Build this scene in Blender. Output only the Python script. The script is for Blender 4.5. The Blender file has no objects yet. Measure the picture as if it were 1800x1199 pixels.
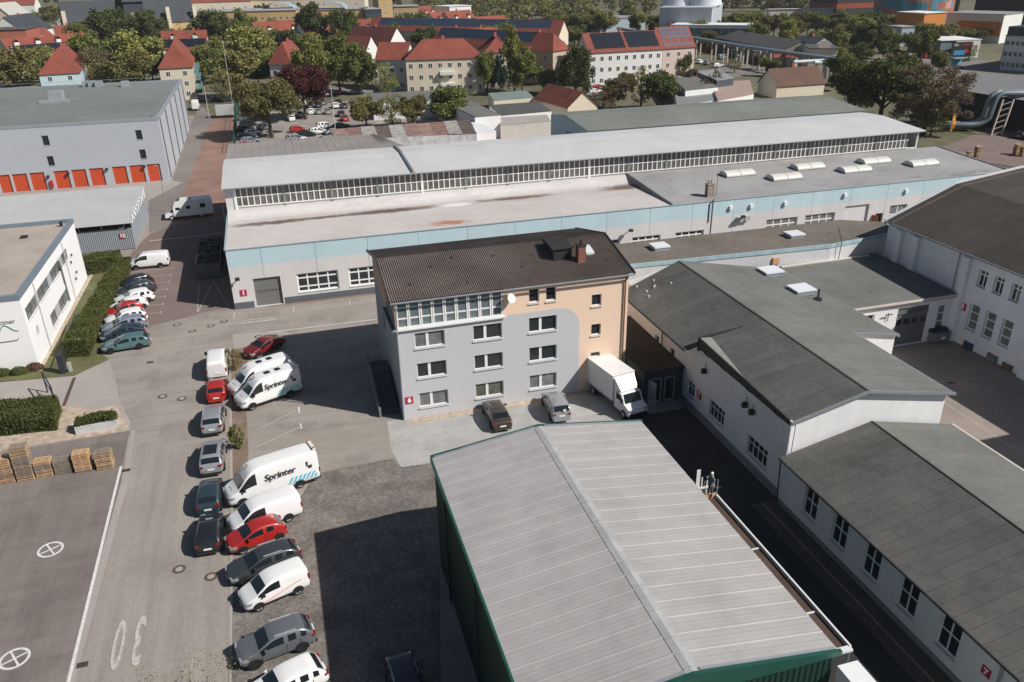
import bpy, bmesh, math, random
from mathutils import Vector, Matrix
R = random.Random(11)
sc = bpy.context.scene
COL = sc.collection
# ------------------------------------------------------------------ camera
H = 36.0; FPX = 1417.65; PIT = 0.437505; ROL = -0.018236; YAW = 0.277735
_fw = Vector((math.sin(YAW)*math.cos(PIT), math.cos(YAW)*math.cos(PIT), -math.sin(PIT)))
_rt0 = Vector((math.cos(YAW), -math.sin(YAW), 0)); _up0 = _rt0.cross(_fw)
_rt = math.cos(ROL)*_rt0 + math.sin(ROL)*_up0
_up = -math.sin(ROL)*_rt0 + math.cos(ROL)*_up0
cam = bpy.data.objects.new('camera', bpy.data.cameras.new('camera')); COL.objects.link(cam)
cam.matrix_world = Matrix(((_rt.x,_up.x,-_fw.x,0),(_rt.y,_up.y,-_fw.y,0),(_rt.z,_up.z,-_fw.z,H),(0,0,0,1)))
cam.data.sensor_width = 36; cam.data.lens = FPX/1800*36; cam.data.clip_end = 9000; cam.data.clip_start = .5
sc.camera = cam
# ------------------------------------------------------------------ sky and sun
SUN_EL = 41.4; SUN_HEAD = 144.0          # elevation; compass direction the shadows run to (degrees from +X)
w = bpy.data.worlds.new('World'); sc.world = w; w.use_nodes = True
nt = w.node_tree; bg = nt.nodes['Background']
sky = nt.nodes.new('ShaderNodeTexSky'); sky.sky_type = 'NISHITA'; sky.sun_disc = False
sky.sun_elevation = math.radians(SUN_EL)
_az = math.radians(SUN_HEAD+180)
sky.sun_rotation = math.radians(90) - _az
nt.links.new(sky.outputs[0], bg.inputs[0]); bg.inputs[1].default_value = 0.05
sl = bpy.data.lights.new('sun', 'SUN'); sl.energy = 5.0; sl.angle = math.radians(.53); sl.color = (1, .955, .90)
so = bpy.data.objects.new('sun', sl); COL.objects.link(so); so.location = (60, -60, 120)
_d = Vector((math.cos(math.radians(SUN_HEAD))*math.cos(math.radians(SUN_EL)), math.sin(math.radians(SUN_HEAD))*math.cos(math.radians(SUN_EL)), -math.sin(math.radians(SUN_EL))))
so.rotation_euler = _d.to_track_quat('-Z', 'Y').to_euler()
sc.view_settings.view_transform = 'Standard'; sc.view_settings.look = 'None'
sc.view_settings.exposure = 0.12; sc.view_settings.gamma = 1

# ------------------------------------------------------------------ measuring helpers: survey of the site from the photograph
def _ray(px, py): return _fw*FPX + _rt*(px-900) - _up*(py-599.5)
def P(px, py, z=0.0):
    d = _ray(px, py); t = (z-H)/d.z; return (d.x*t, d.y*t)
def P3(px, py, z=0.0): return (*P(px, py, z), z)
def RY(px, py, y0):
    d = _ray(px, py); t = y0/d.y; return (d.x*t, H+d.z*t)
def RX(px, py, x0):
    d = _ray(px, py); t = x0/d.x; return (d.y*t, H+d.z*t)

# ------------------------------------------------------------------ materials
MATS = {}
def M(name, col, rough=.8, var=.12, sc1=.4, sc2=6., spec=.3, metal=0., bump=0., pat=None, obj=False, zones=None, stain=None, rnd=0., coat=0., spots=()):
    if name in MATS: return MATS[name]
    m = bpy.data.materials.new(name); MATS[name] = m; m.use_nodes = True
    N = m.node_tree.nodes; L = m.node_tree.links
    b = N['Principled BSDF']; b.inputs['Roughness'].default_value = rough; b.inputs['Metallic'].default_value = metal
    b.inputs['Specular IOR Level'].default_value = spec; b.inputs['Coat Weight'].default_value = coat; b.inputs['Coat Roughness'].default_value = .06
    if obj: pos = N.new('ShaderNodeTexCoord').outputs['Object']
    else: pos = N.new('ShaderNodeNewGeometry').outputs['Position']
    def noise(s, det=4, rgh=.6, vec=None):
        n = N.new('ShaderNodeTexNoise'); n.inputs['Scale'].default_value = s; n.inputs['Detail'].default_value = det; n.inputs['Roughness'].default_value = rgh
        L.new(vec or pos, n.inputs['Vector']); return n.outputs['Fac']
    def math_(op, a, c=None, d=None):
        n = N.new('ShaderNodeMath'); n.operation = op
        for i, v in enumerate((a, c, d)):
            if v is None: continue
            if isinstance(v, (int, float)): n.inputs[i].default_value = v
            else: L.new(v, n.inputs[i])
        return n.outputs[0]
    def rng(v, a, c, lo, hi, clamp=True):
        n = N.new('ShaderNodeMapRange'); n.clamp = clamp; L.new(v, n.inputs[0])
        for i, q in enumerate((a, c, lo, hi)): n.inputs[i+1].default_value = q
        return n.outputs[0]
    def mix(fac, A, B):
        n = N.new('ShaderNodeMix'); n.data_type = 'RGBA'
        if isinstance(fac, (int, float)): n.inputs[0].default_value = fac
        else: L.new(fac, n.inputs[0])
        for i, v in ((6, A), (7, B)):
            if isinstance(v, tuple): n.inputs[i].default_value = (*v[:3], 1)
            else: L.new(v, n.inputs[i])
        return n.outputs[2]
    V = None
    if var > 0:
        a = rng(noise(sc1, 5), .3, .7, 1-var, 1+var); c = rng(noise(sc2, 3), .3, .7, 1-var*.6, 1+var*.6)
        V = math_('MULTIPLY', a, c)
    C = tuple(col)
    sep = N.new('ShaderNodeSeparateXYZ'); L.new(pos, sep.inputs[0]); X, Y, Z = sep.outputs
    if zones:           # list of (z_above, colour)
        for z0, c2 in zones: C = mix(math_('GREATER_THAN', Z, z0), C, c2)
    if pat:
        for q in (pat if isinstance(pat, list) else [pat]):
            k = q[0]
            if k == 'brick':    # brick, width, height, mortar, dark, per-brick variation, rotate
                br = N.new('ShaderNodeTexBrick'); mp = N.new('ShaderNodeMapping'); L.new(pos, mp.inputs[0])
                mp.inputs['Rotation'].default_value = (q[7] if len(q) > 7 else 0, 0, q[6] if len(q) > 6 else 0)
                L.new(mp.outputs[0], br.inputs['Vector']); br.inputs['Scale'].default_value = 1
                br.inputs['Brick Width'].default_value = q[1]; br.inputs['Row Height'].default_value = q[2]; br.inputs['Mortar Size'].default_value = q[3]
                v = q[5]; br.inputs['Color1'].default_value = (1-v,)*3+(1,); br.inputs['Color2'].default_value = (1+v,)*3+(1,)
                br.inputs['Mortar'].default_value = (q[4],)*3+(1,); br.inputs['Mortar Smooth'].default_value = .1
                f = N.new('ShaderNodeSeparateColor'); L.new(br.outputs['Color'], f.inputs[0]); f = f.outputs[0]
            elif k == 'lines':  # lines, axis, spacing, width, value, offset
                ax = {'x': X, 'y': Y, 'z': Z}[q[1]]
                fr = math_('FRACT', math_('DIVIDE', math_('ADD', ax, 1000-q[5]), q[2]))
                f = rng(math_('LESS_THAN', fr, q[3]/q[2]), 0, 1, 1, q[4])
            elif k == 'streak': # vertical streaks
                mp = N.new('ShaderNodeMapping'); L.new(pos, mp.inputs[0]); mp.inputs['Scale'].default_value = (q[1], q[1], q[1]*.06)
                f = rng(noise(1, 4, .6, mp.outputs[0]), .35, .75, 1, q[2])
            elif k == 'track':  # long soft wear marks; scale across, scale along, value, angle
                mp = N.new('ShaderNodeMapping'); L.new(pos, mp.inputs[0]); mp.inputs['Rotation'].default_value = (0,0,q[4]); mp.inputs['Scale'].default_value = (q[1], q[2], 1)
                f = rng(noise(1, 5, .65, mp.outputs[0]), .4, .68, 1/q[3]**.4, q[3])
            elif k == 'blotch':
                f = rng(noise(q[1], 4), q[3], q[3]+.12, 1, q[2])
            V = f if V is None else math_('MULTIPLY', V, f)
    if stain:
        for (axis, c0, wdt, scl, thr, c2) in stain:   # a stain lying in a band
            d = math_('ABSOLUTE', math_('SUBTRACT', {'x': X, 'y': Y, 'z': Z}[axis], c0))
            mp = N.new('ShaderNodeMapping'); L.new(pos, mp.inputs[0]); mp.inputs['Scale'].default_value = scl
            nn = noise(1, 5, .6, mp.outputs[0])
            f = math_('MULTIPLY', rng(d, 0, wdt, 1, 0), rng(nn, thr, thr+.15, 0, 1))
            C = mix(f, C, c2)
    for (cx, cy, rx, ry, c2) in spots:      # irregular puddle stains lying at known places
        dx = math_('DIVIDE', math_('SUBTRACT', X, cx), rx); dy = math_('DIVIDE', math_('SUBTRACT', Y, cy), ry)
        r_ = math_('SQRT', math_('ADD', math_('MULTIPLY', dx, dx), math_('MULTIPLY', dy, dy)))
        r_ = math_('ADD', r_, math_('MULTIPLY', math_('SUBTRACT', noise(.9, 5, .65), .5), 1.5))
        C = mix(rng(r_, .45, 1.1, .85, 0), C, c2)
    if rnd:
        oi = N.new('ShaderNodeObjectInfo').outputs['Random']
        r = rng(oi, 0, 1, 1-rnd, 1+rnd); V = r if V is None else math_('MULTIPLY', V, r)
    if V is not None:
        vm = N.new('ShaderNodeVectorMath'); vm.operation = 'SCALE'
        if isinstance(C, tuple): vm.inputs[0].default_value = C[:3]
        else: L.new(C, vm.inputs[0])
        L.new(V, vm.inputs['Scale']); L.new(vm.outputs[0], b.inputs['Base Color'])
    elif isinstance(C, tuple): b.inputs['Base Color'].default_value = (*C[:3], 1)
    else: L.new(C, b.inputs['Base Color'])
    if bump:
        bn = N.new('ShaderNodeBump'); bn.inputs['Strength'].default_value = bump; bn.inputs['Distance'].default_value = .03
        L.new(noise(sc2*2.5, 4), bn.inputs['Height']); L.new(bn.outputs[0], b.inputs['Normal'])
    return m

def leafmat(name, c1, c2, rnd=.25, tr=.25):
    if name in MATS: return MATS[name]
    m = bpy.data.materials.new(name); MATS[name] = m; m.use_nodes = True
    N = m.node_tree.nodes; L = m.node_tree.links; b = N['Principled BSDF']
    b.inputs['Roughness'].default_value = .7; b.inputs['Specular IOR Level'].default_value = .15
    g = N.new('ShaderNodeNewGeometry'); oi = N.new('ShaderNodeObjectInfo')
    n = N.new('ShaderNodeTexNoise'); n.inputs['Scale'].default_value = .6; n.inputs['Detail'].default_value = 3; L.new(g.outputs['Position'], n.inputs['Vector'])
    a = N.new('ShaderNodeMath'); a.operation = 'ADD'; L.new(n.outputs[0], a.inputs[0])
    ri = N.new('ShaderNodeMapRange'); L.new(g.outputs['Random Per Island'], ri.inputs[0]); ri.inputs[3].default_value = -.3; ri.inputs[4].default_value = .3
    L.new(ri.outputs[0], a.inputs[1])
    mx = N.new('ShaderNodeMix'); mx.data_type = 'RGBA'; L.new(a.outputs[0], mx.inputs[0]); mx.inputs[6].default_value = (*c1, 1); mx.inputs[7].default_value = (*c2, 1)
    r = N.new('ShaderNodeMapRange'); L.new(oi.outputs['Random'], r.inputs[0]); r.inputs[3].default_value = 1-rnd; r.inputs[4].default_value = 1+rnd
    vm = N.new('ShaderNodeVectorMath'); vm.operation = 'SCALE'; L.new(mx.outputs[2], vm.inputs[0]); L.new(r.outputs[0], vm.inputs['Scale'])
    L.new(vm.outputs[0], b.inputs['Base Color'])
    t = N.new('ShaderNodeBsdfTranslucent'); L.new(vm.outputs[0], t.inputs['Color'])
    ms = N.new('ShaderNodeMixShader'); ms.inputs[0].default_value = tr; L.new(b.outputs[0], ms.inputs[1]); L.new(t.outputs[0], ms.inputs[2])
    L.new(ms.outputs[0], N['Material Output'].inputs['Surface'])
    return m

# ------------------------------------------------------------------ object helpers
WORG = {}       # world origin of every thing that is built in site coordinates
def tag(o, label=None, cat=None, group=None, kind=None):
    if label: o['label'] = label
    if cat: o['category'] = cat
    if group: o['group'] = group
    if kind: o['kind'] = kind
    return o
def thing(name, label, cat, loc=(0,0,0), rotz=0, group=None, site=True):
    o = bpy.data.objects.new(name, None); COL.objects.link(o); o.location = loc; o.rotation_euler = (0,0,rotz)
    o.empty_display_size = .3
    tag(o, label, cat, group)
    WORG[o.name] = Vector(loc) if site else Vector((0,0,0))
    return o
class MB:
    def __init__(s): s.v = []; s.f = []; s.m = []
    def poly(s, pts, mi=0):
        n = len(s.v); s.v += [tuple(p) for p in pts]; s.f.append(tuple(range(n, n+len(pts)))); s.m.append(mi); return s
    def prism(s, pts, z0, z1, mi=0, top=None):
        n = len(pts); z1s = z1 if isinstance(z1, (list, tuple)) else [z1]*n; b = len(s.v)
        s.v += [(p[0], p[1], z0) for p in pts] + [(p[0], p[1], z) for p, z in zip(pts, z1s)]
        for i in range(n): j = (i+1) % n; s.f.append((b+i, b+j, b+n+j, b+n+i)); s.m.append(mi)
        s.f.append(tuple(b+n+i for i in range(n))); s.m.append(mi if top is None else top)
        s.f.append(tuple(b+n-1-i for i in range(n))); s.m.append(mi); return s
    def box(s, x0, x1, y0, y1, z0, z1, mi=0):
        return s.prism([(x0,y0),(x1,y0),(x1,y1),(x0,y1)], z0, z1, mi)
    def obox(s, c, u, hu, hv, z0, z1, mi=0):     # oriented box: centre, unit direction, half sizes
        ux, uy = u; vx, vy = -uy, ux
        return s.prism([(c[0]+a*hu*ux+b*hv*vx, c[1]+a*hu*uy+b*hv*vy) for a, b in ((-1,-1),(1,-1),(1,1),(-1,1))], z0, z1, mi)
    def bar(s, a, b, w, h=None, mi=0):           # square bar between two points
        a = Vector(a); b = Vector(b); h = h or w; d = (b-a).normalized()
        up = Vector((0,0,1)) if abs(d.z) < .95 else Vector((0,1,0))
        r = d.cross(up).normalized(); u = r.cross(d)
        q = [r*w/2*i + u*h/2*j for i, j in ((-1,-1),(1,-1),(1,1),(-1,1))]; n = len(s.v)
        s.v += [tuple(a+k) for k in q] + [tuple(b+k) for k in q]
        for f in ((0,1,2,3),(7,6,5,4),(0,4,5,1),(1,5,6,2),(2,6,7,3),(3,7,4,0)): s.f.append(tuple(n+i for i in f)); s.m.append(mi)
        return s
    def tube(s, pts, r, n=8, mi=0, cap=True):
        pts = [Vector(p) for p in pts]; rs = r if isinstance(r, (list, tuple)) else [r]*len(pts); b = len(s.v); prev = None
        for i, p in enumerate(pts):
            d = (pts[min(i+1, len(pts)-1)]-pts[max(i-1, 0)]).normalized()
            if prev is None: a = d.cross(Vector((0,0,1)) if abs(d.z) < .9 else Vector((1,0,0))).normalized()
            else: a = (prev - d*prev.dot(d)).normalized()
            prev = a; c = d.cross(a)
            for k in range(n): t = 2*math.pi*k/n; s.v.append(tuple(p + (a*math.cos(t)+c*math.sin(t))*rs[i]))
        for i in range(len(pts)-1):
            for k in range(n): j = (k+1) % n; s.f.append((b+i*n+k, b+i*n+j, b+(i+1)*n+j, b+(i+1)*n+k)); s.m.append(mi)
        if cap: s.f.append(tuple(b+k for k in range(n))[::-1]); s.m.append(mi); e = b+(len(pts)-1)*n; s.f.append(tuple(e+k for k in range(n))); s.m.append(mi)
        return s
    def cyl(s, c, r, z0, z1, n=16, mi=0): return s.tube([(c[0],c[1],z0),(c[0],c[1],z1)], r, n, mi)
    def wall(s, A, B, z0, z1, holes=(), depth=.16, mi=0):
        """wall from A to B (outside on the right hand), with rectangular openings (u0,u1,za,zb) and their reveals"""
        A = Vector(A); B = Vector(B); Ln = (B-A).length; d = (B-A)/Ln; n = Vector((d.y, -d.x))
        hs = [(max(.01,a), min(Ln-.01,b), c, e) for a, b, c, e in holes]
        us = sorted({0, Ln, *[h[0] for h in hs], *[h[1] for h in hs]}); zs = sorted({z0, z1, *[h[2] for h in hs], *[h[3] for h in hs]})
        zs = [z for z in zs if z0 <= z <= z1]
        pt = lambda u, z, q=0: (A.x+d.x*u-n.x*q, A.y+d.y*u-n.y*q, z)
        for i in range(len(us)-1):
            for j in range(len(zs)-1):
                um = (us[i]+us[i+1])/2; zm = (zs[j]+zs[j+1])/2
                if any(h[0] < um < h[1] and h[2] < zm < h[3] for h in hs): continue
                s.poly([pt(us[i],zs[j]), pt(us[i+1],zs[j]), pt(us[i+1],zs[j+1]), pt(us[i],zs[j+1])], mi)
        for a, b, c, e in hs:
            for q in (((a,c),(b,c)),((b,c),(b,e)),((b,e),(a,e)),((a,e),(a,c))):
                s.poly([pt(*q[0]), pt(*q[1]), pt(*q[1], depth), pt(*q[0], depth)], mi)
        return s
    def build(s, name, mats, parent=None, smooth=False, site=True):
        me = bpy.data.meshes.new(name); o = bpy.data.objects.new(name, None if False else me)
        org = Vector((0,0,0))
        if parent is not None and site:
            p = parent
            while p.parent: p = p.parent
            org = WORG.get(p.name, org)
        if org.length > 0: me.from_pydata([(v[0]-org.x, v[1]-org.y, v[2]-org.z) for v in s.v], [], s.f)
        else: me.from_pydata(s.v, [], s.f)
        if not isinstance(mats, (list, tuple)): mats = [mats]
        for m in mats: me.materials.append(m)
        if len(mats) > 1: me.polygons.foreach_set('material_index', s.m)
        if smooth: me.polygons.foreach_set('use_smooth', [True]*len(s.f))
        me.update(); COL.objects.link(o)
        if parent is not None: o.parent = parent
        return o
def solo(mb, name, mats, label, cat, loc, group=None, smooth=False):
    """a thing that is one mesh; its origin is put at its base"""
    org = Vector(loc) if len(loc) == 3 else Vector((*loc, 0))
    mb.v = [(v[0]-org.x, v[1]-org.y, v[2]-org.z) for v in mb.v]
    o = mb.build(name, mats, smooth=smooth); o.location = org; return tag(o, label, cat, group)
def structure(mb, name, mats, label=None):
    o = mb.build(name, mats); o['kind'] = 'structure'
    if label: o['label'] = label
    return o
def copy_tree(o, parent=None):
    c = o.copy(); COL.objects.link(c)
    if parent is not None: c.parent = parent
    for ch in o.children: copy_tree(ch, c)
    return c
def textmesh(body, size, bold=0.0, shear=0.0, depth=.004):
    cu = bpy.data.curves.new('t', 'FONT'); cu.body = body; cu.size = size; cu.offset = bold; cu.shear = shear; cu.extrude = depth
    cu.align_x = 'CENTER'; cu.align_y = 'CENTER'; cu.resolution_u = 3
    o = bpy.data.objects.new('t', cu); COL.objects.link(o); bpy.context.view_layer.update()
    me = bpy.data.meshes.new_from_object(o.evaluated_get(bpy.context.evaluated_depsgraph_get()))
    bpy.data.objects.remove(o); bpy.data.curves.remove(cu); return me
def text(body, size, pos, right, up, mat, parent, name='lettering', bold=0., shear=0., site=True):
    """letters standing at pos, reading along 'right'"""
    me = textmesh(body, size, bold, shear); me.materials.clear(); me.materials.append(mat)
    r = Vector(right).normalized(); u = Vector(up).normalized(); n = r.cross(u)
    org = Vector((0,0,0))
    if parent is not None and site:
        p = parent
        while p.parent: p = p.parent
        org = WORG.get(p.name, org)
    me.transform(Matrix((( r.x,u.x,n.x,pos[0]-org.x),(r.y,u.y,n.y,pos[1]-org.y),(r.z,u.z,n.z,pos[2]-org.z),(0,0,0,1))))
    o = bpy.data.objects.new(name, me); COL.objects.link(o)
    if parent is not None: o.parent = parent
    return o

WHITE = M('white_frame', (.78,.78,.77), .5, 0); GLASS = M('window_glass', (.026,.031,.035), .08, 0, spec=.6)
GLASS2 = M('curtained_glass', (.16,.17,.17), .2, .3, 1.5, 4, spec=.6)
SILL = M('window_sill', (.45,.46,.47), .5, .05); DARKMETAL = M('dark_metal', (.03,.032,.035), .5, 0)
ZINC = M('zinc', (.34,.36,.38), .45, .1, metal=.3); RUB = M('rubber', (.012,.012,.013), .8, 0)
def window(parent, A, B, hole, cols=2, rows=1, split=None, depth=.13, sill=True, frame=WHITE, glass=GLASS, ft=.07, name='window', mull=None):
    """window unit set back in an opening of the wall A-B. split = height fraction of a transom"""
    A = Vector(A); B = Vector(B); d = (B-A).normalized(); n = Vector((d.y, -d.x)); u0, u1, z0, z1 = hole
    fr = MB(); pt = lambda u, q: (A.x+d.x*u-n.x*q, A.y+d.y*u-n.y*q)
    def bx(a, b, c, e, q0=depth, q1=depth+.06, mb=fr):
        mb.prism([pt(a,q0), pt(b,q0), pt(b,q1), pt(a,q1)], c, e)
    ft2 = ft
    bx(u0,u1,z0,z0+ft2); bx(u0,u1,z1-ft2,z1); bx(u0,u0+ft2,z0+ft2,z1-ft2); bx(u1-ft2,u1,z0+ft2,z1-ft2)
    mw = mull or ft
    for i in range(1, cols): u = u0+(u1-u0)*i/cols; bx(u-mw/2,u+mw/2,z0+ft2,z1-ft2, depth-.01)
    zz = list(split) if split else [j/rows for j in range(1, rows)]
    for t in zz: z = z0+(z1-z0)*t; bx(u0+ft2,u1-ft2,z-mw/2,z+mw/2, depth-.006)
    w = fr.build(name, frame, parent)
    g = MB(); g.poly([(*pt(u0,depth+.04),z0), (*pt(u1,depth+.04),z0), (*pt(u1,depth+.04),z1), (*pt(u0,depth+.04),z1)]); g.build('pane', glass, w)
    if sill:
        s = MB(); s.prism([pt(u0-.04,-.07), pt(u1+.04,-.07), pt(u1+.04,depth), pt(u0-.04,depth)], z0-.05, z0-.002); s.build('sill', SILL, w)
    return w
def plate(parent, txt, pos, right, col=(.45,.02,.07), s=.95, th=.05):
    """red house-number plate"""
    r = Vector(right); n = r.cross(Vector((0,0,1))); c = Vector(pos); b = MB()
    b.prism([(c.x+r.x*a*s/2+n.x*q, c.y+r.y*a*s/2+n.y*q) for a, q in ((-1,0),(1,0),(1,th),(-1,th))], c.z-s/2, c.z+s/2)
    o = b.build('number_plate', M('sign_red', col, .5, 0), parent)
    t = text(txt, s*.95, c+n*(th+.01), r, (0,0,1), M('sign_white', (.8,.8,.8), .5, 0), o, bold=.03); t['label'] = 'white numeral ' + txt
    return o
# ================================================================== GROUND
def ground(name, label, pts, mat, layer, px=True):
    q = [P(*p) for p in pts] if px else pts
    a = sum(q[i][0]*q[(i+1) % len(q)][1]-q[(i+1) % len(q)][0]*q[i][1] for i in range(len(q)))
    if a < 0: q = q[::-1]
    me = MB(); me.poly([(x, y, layer*.004) for x, y in q]); return structure(me, name, mat, label)
g_terrain = M('terrain', (.12,.115,.07), .95, .35, .02, .3)
a_warm = M('asphalt_warm', (.28,.25,.222), .92, .12, .12, 3.5, bump=.15, pat=[('blotch', .25, .84, .52),('track', .08, .9, .86, .1),('blotch', 1.6, .86, .66)])
a_yard = M('asphalt_yard', (.19,.163,.148), .9, .13, .1, 4, bump=.15, pat=[('blotch', .18, .82, .5),('track', .9, .07, .84, -.1),('track', .1, .8, .88, .5),('blotch', 1.2, .85, .66)])
a_red = M('asphalt_reddish', (.185,.14,.125), .92, .14, .15, 4, bump=.15)
a_shaded = M('asphalt_shaded', (.030,.031,.031), .85, .25, .3, 5, bump=.1)  # very dark because the alley's shade is put into the asphalt colour
a_grey = M('asphalt_grey', (.19,.17,.155), .92, .12, .1, 3)
paver = M('road_pavers', (.305,.274,.243), .9, .08, .15, 2.5, pat=[('brick', .24, .12, .012, .72, .05, 1.45), ('blotch', .12, .9, .52),('track', 1.1, .05, .88, .02),('blotch', .9, .86, .64)], bump=.1)
conc = M('drive_concrete', (.33,.30,.275), .9, .09, .2, 5)
conc_l = M('forecourt_slabs', (.36,.355,.34), .9, .13, .35, 5, pat=('brick', 1.0, 1.0, .012, .75, .05))
cobble = M('cobblestone', (.195,.176,.157), .9, .24, .5, 5, pat=[('brick', .2, .18, .02, .68, .25, .2),('blotch',.4,.8,.5)], bump=.4)
gravel = M('pale_gravel', (.42,.34,.27), .95, .3, 1.5, 9, bump=.5)
soil = M('bare_soil', (.19,.14,.105), .95, .3, .5, 6, bump=.4)
redsoil = M('red_ash_ground', (.235,.145,.115), .95, .2, .2, 4, bump=.2)
grassm = M('grass_ground', (.115,.118,.052), .95, .35, .4, 6, bump=.4)
court = M('courtyard_concrete', (.27,.225,.195), .9, .15, .2, 3)
mark = M('road_paint', (.62,.61,.58), .7, .15, 3, 12)
mark_old = M('worn_road_paint', (.42,.40,.37), .8, .25, 4, 14)

t = MB(); t.poly([(-1800,-60,-.03),(2600,-60,-.03),(2600,4200,-.03),(-1800,4200,-.03)]); structure(t, 'terrain', g_terrain, 'green brown land under the town reaching to the horizon')
ground('site_pavement', 'warm grey asphalt of the industrial yard', [(-62,5),(115,5),(115,150),(104,175),(-62,262)], a_warm, 0, False)
ground('paved_road', 'block paved drive running between the parked cars and the open lot', [(98,1250),(214,850),(230,775),(404,800),(401,1250)], paver, 1)
ground('kerb_line', 'pale kerb row along the left of the paved drive', [(103,1250),(214,846),(231,757),(229,757),(238,757),(226,846),(118,1250)], conc, 2)
ground('open_lot', 'dark brownish asphalt lot with painted circles', [(-260,815),(0,797),(228,757),(217,812),(212,850),(100,1250),(-260,1250)], a_yard, 3)
ground('drive', 'pale asphalt drive in front of the white office', [(-120,676),(0,671),(130,661),(192,632),(202,664),(210,706),(229,740),(229,757),(205,714),(165,720),(113,713),(98,722),(-120,736)], conc, 3)
ground('gravel_bed', 'pale gravel around the concrete planter', [(-200,800),(0,767),(98,757),(111,713),(165,720),(205,712),(226,752),(228,757),(0,793),(-200,815)], gravel, 4)
ground('lawn', 'strip of grass beside the white office', [(-120,661),(64,651),(160,484),(152,447),(215,447),(224,472),(180,622),(192,632),(130,661),(0,672),(-120,678)], grassm, 3)
ground('lawn', 'grass strip behind the clipped hedge', [(-120,733),(100,716),(112,720),(97,757),(-120,779)], grassm, 5)
ground('wall_edging', 'pale pebble edging at the foot of the white office', [(-120,656),(66,646),(160,480),(164,483),(73,652),(-120,664)], gravel, 5)
ground('parking_area', 'reddish brown asphalt of the parking bays by the hedge', [(224,470),(232,443),(262,412),(300,395),(398,386),(412,541),(345,554),(268,572),(190,600),(180,622)], a_red, 3)
ground('access_road', 'grey asphalt road beside the storage building', [(303,318),(336,218),(352,184),(374,206),(350,268),(302,395),(262,410),(262,350)], a_grey, 3)
ground('ash_ground', 'red ash ground beside the access road', [(374,206),(413,206),(408,262),(398,388),(302,393),(350,268)], redsoil, 4)
ground('loading_apron', 'pale concrete apron below the orange doors', [(-120,362),(0,344),(300,317),(322,321),(262,352),(200,362),(-120,392)], conc, 4)
ground('forecourt', 'pale slab paving in front of the grey and peach office', [(680,741),(713,736),(1097,668),(1138,735),(1135,752),(965,790),(772,812),(705,823),(687,790)], conc_l, 3)
ground('cobbled_yard', 'rough dark cobbled yard', [(524,880),(556,832),(690,806),(706,822),(772,812),(775,1250),(401,1250),(405,985),(480,960)], cobble, 3)
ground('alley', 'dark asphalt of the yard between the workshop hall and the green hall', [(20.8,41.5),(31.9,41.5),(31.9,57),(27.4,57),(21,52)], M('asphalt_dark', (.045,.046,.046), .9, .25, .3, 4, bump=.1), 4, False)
ground('alley', 'asphalt lane beside the low hall, its shade put into the near black colour', [(20.8,2),(29.7,2),(29.7,41.5),(20.8,41.5)], a_shaded, 5, False)
ground('alley_edge', 'narrow paved strip at the foot of the low white hall', [(29.7,2),(31.8,2),(31.8,41.5),(29.7,41.5)], M('strip_paving', (.10,.085,.073), .9, .2, .5, 4, pat=('brick',.3,.2,.02,.7,.1)), 6, False)
ground('kerb_line', 'pale kerb along the darkened lane', [(30.55,2),(30.67,2),(30.67,41.5),(30.55,41.5)], court, 7, False)
ground('courtyard', 'concrete courtyard behind the white halls', [(45,5),(66,5),(66,62),(45,62)], court, 3, False)
for k, (a, b) in enumerate(((( 45,58),(60,51)),((50,60.5),(62,47)),((45,52),(66,52.5)),((52.5,5),(54,50)))):
    m_ = MB(); a = Vector(a); b = Vector(b); d = (b-a).normalized(); n = Vector((-d.y,d.x))*.12
    m_.poly([(*(a-n),.02),(*(b-n),.02),(*(b+n),.02),(*(a+n),.02)]); structure(m_, 'drain_line', M('drain_line', (.33,.29,.25), .9, .1), 'pale drain line across the courtyard')
ground('pebble_strip', 'brown pebble strip along the foot of the long hall', [(-3.2,91.9),(12,91.9),(12,92.45),(-3.2,92.45)], M('brown_pebbles', (.24,.17,.13), .95, .3, 2, 9, bump=.4), 3, False)
ground('pebble_strip', 'tan pebble strip along the foot of the office', [(8,60.5),(24,60.5),(24,61.35),(8,61.35)], gravel, 5, False)
ground('planting_strip', 'bare earth strip between the two parking rows', [(409,900),(402,640),(412,600),(437,604),(432,700),(437,800),(428,850),(409,985)], soil, 3)
ground('kerb_line', 'pale kerb dividing the paved drive from the earth strip', [(402,612),(406,612),(410,900),(407,1250),(402,1250),(405,900)], conc, 4)
ground('patched_asphalt', 'pale rectangular asphalt patch in the drive', [(409,588),(497,581),(520,590),(470,603),(410,614)], conc, 4)
ground('parking_lot', 'asphalt of the distant full car park', [(412,204),(650,172),(720,190),(700,240),(600,268),(408,268)], a_warm, 5)
ground('street', 'street with parked cars in front of the apartment blocks', [(150,190),(330,176),(640,164),(960,146),(1250,136),(1480,132),(1950,152),(1950,128),(1480,112),(1250,122),(960,136),(640,152),(330,164),(150,176)], a_grey, 4)
ground('street', 'wide crossroads in front of the power station', [(1250,122),(1480,112),(1950,128),(1950,112),(1640,104),(1500,96),(1300,106)], a_grey, 5)
ground('verge', 'grass verge beside the wide street', [(1640,152),(1950,178),(1950,158),(1660,136)], grassm, 6)
ground('verge', 'grass around the silver pipe bend', [(1650,232),(1800,262),(1800,238),(1740,225),(1660,205)], grassm, 6)
ground('footpath', 'pale footpath beyond the dark hall', [(1690,140),(1950,160),(1950,164),(1680,144)], conc, 7)
ground('storage_yard', 'reddish yard behind the long hall', [(1630,270),(1800,296),(1950,310),(1950,262),(1740,225)], a_red, 7)
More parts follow.
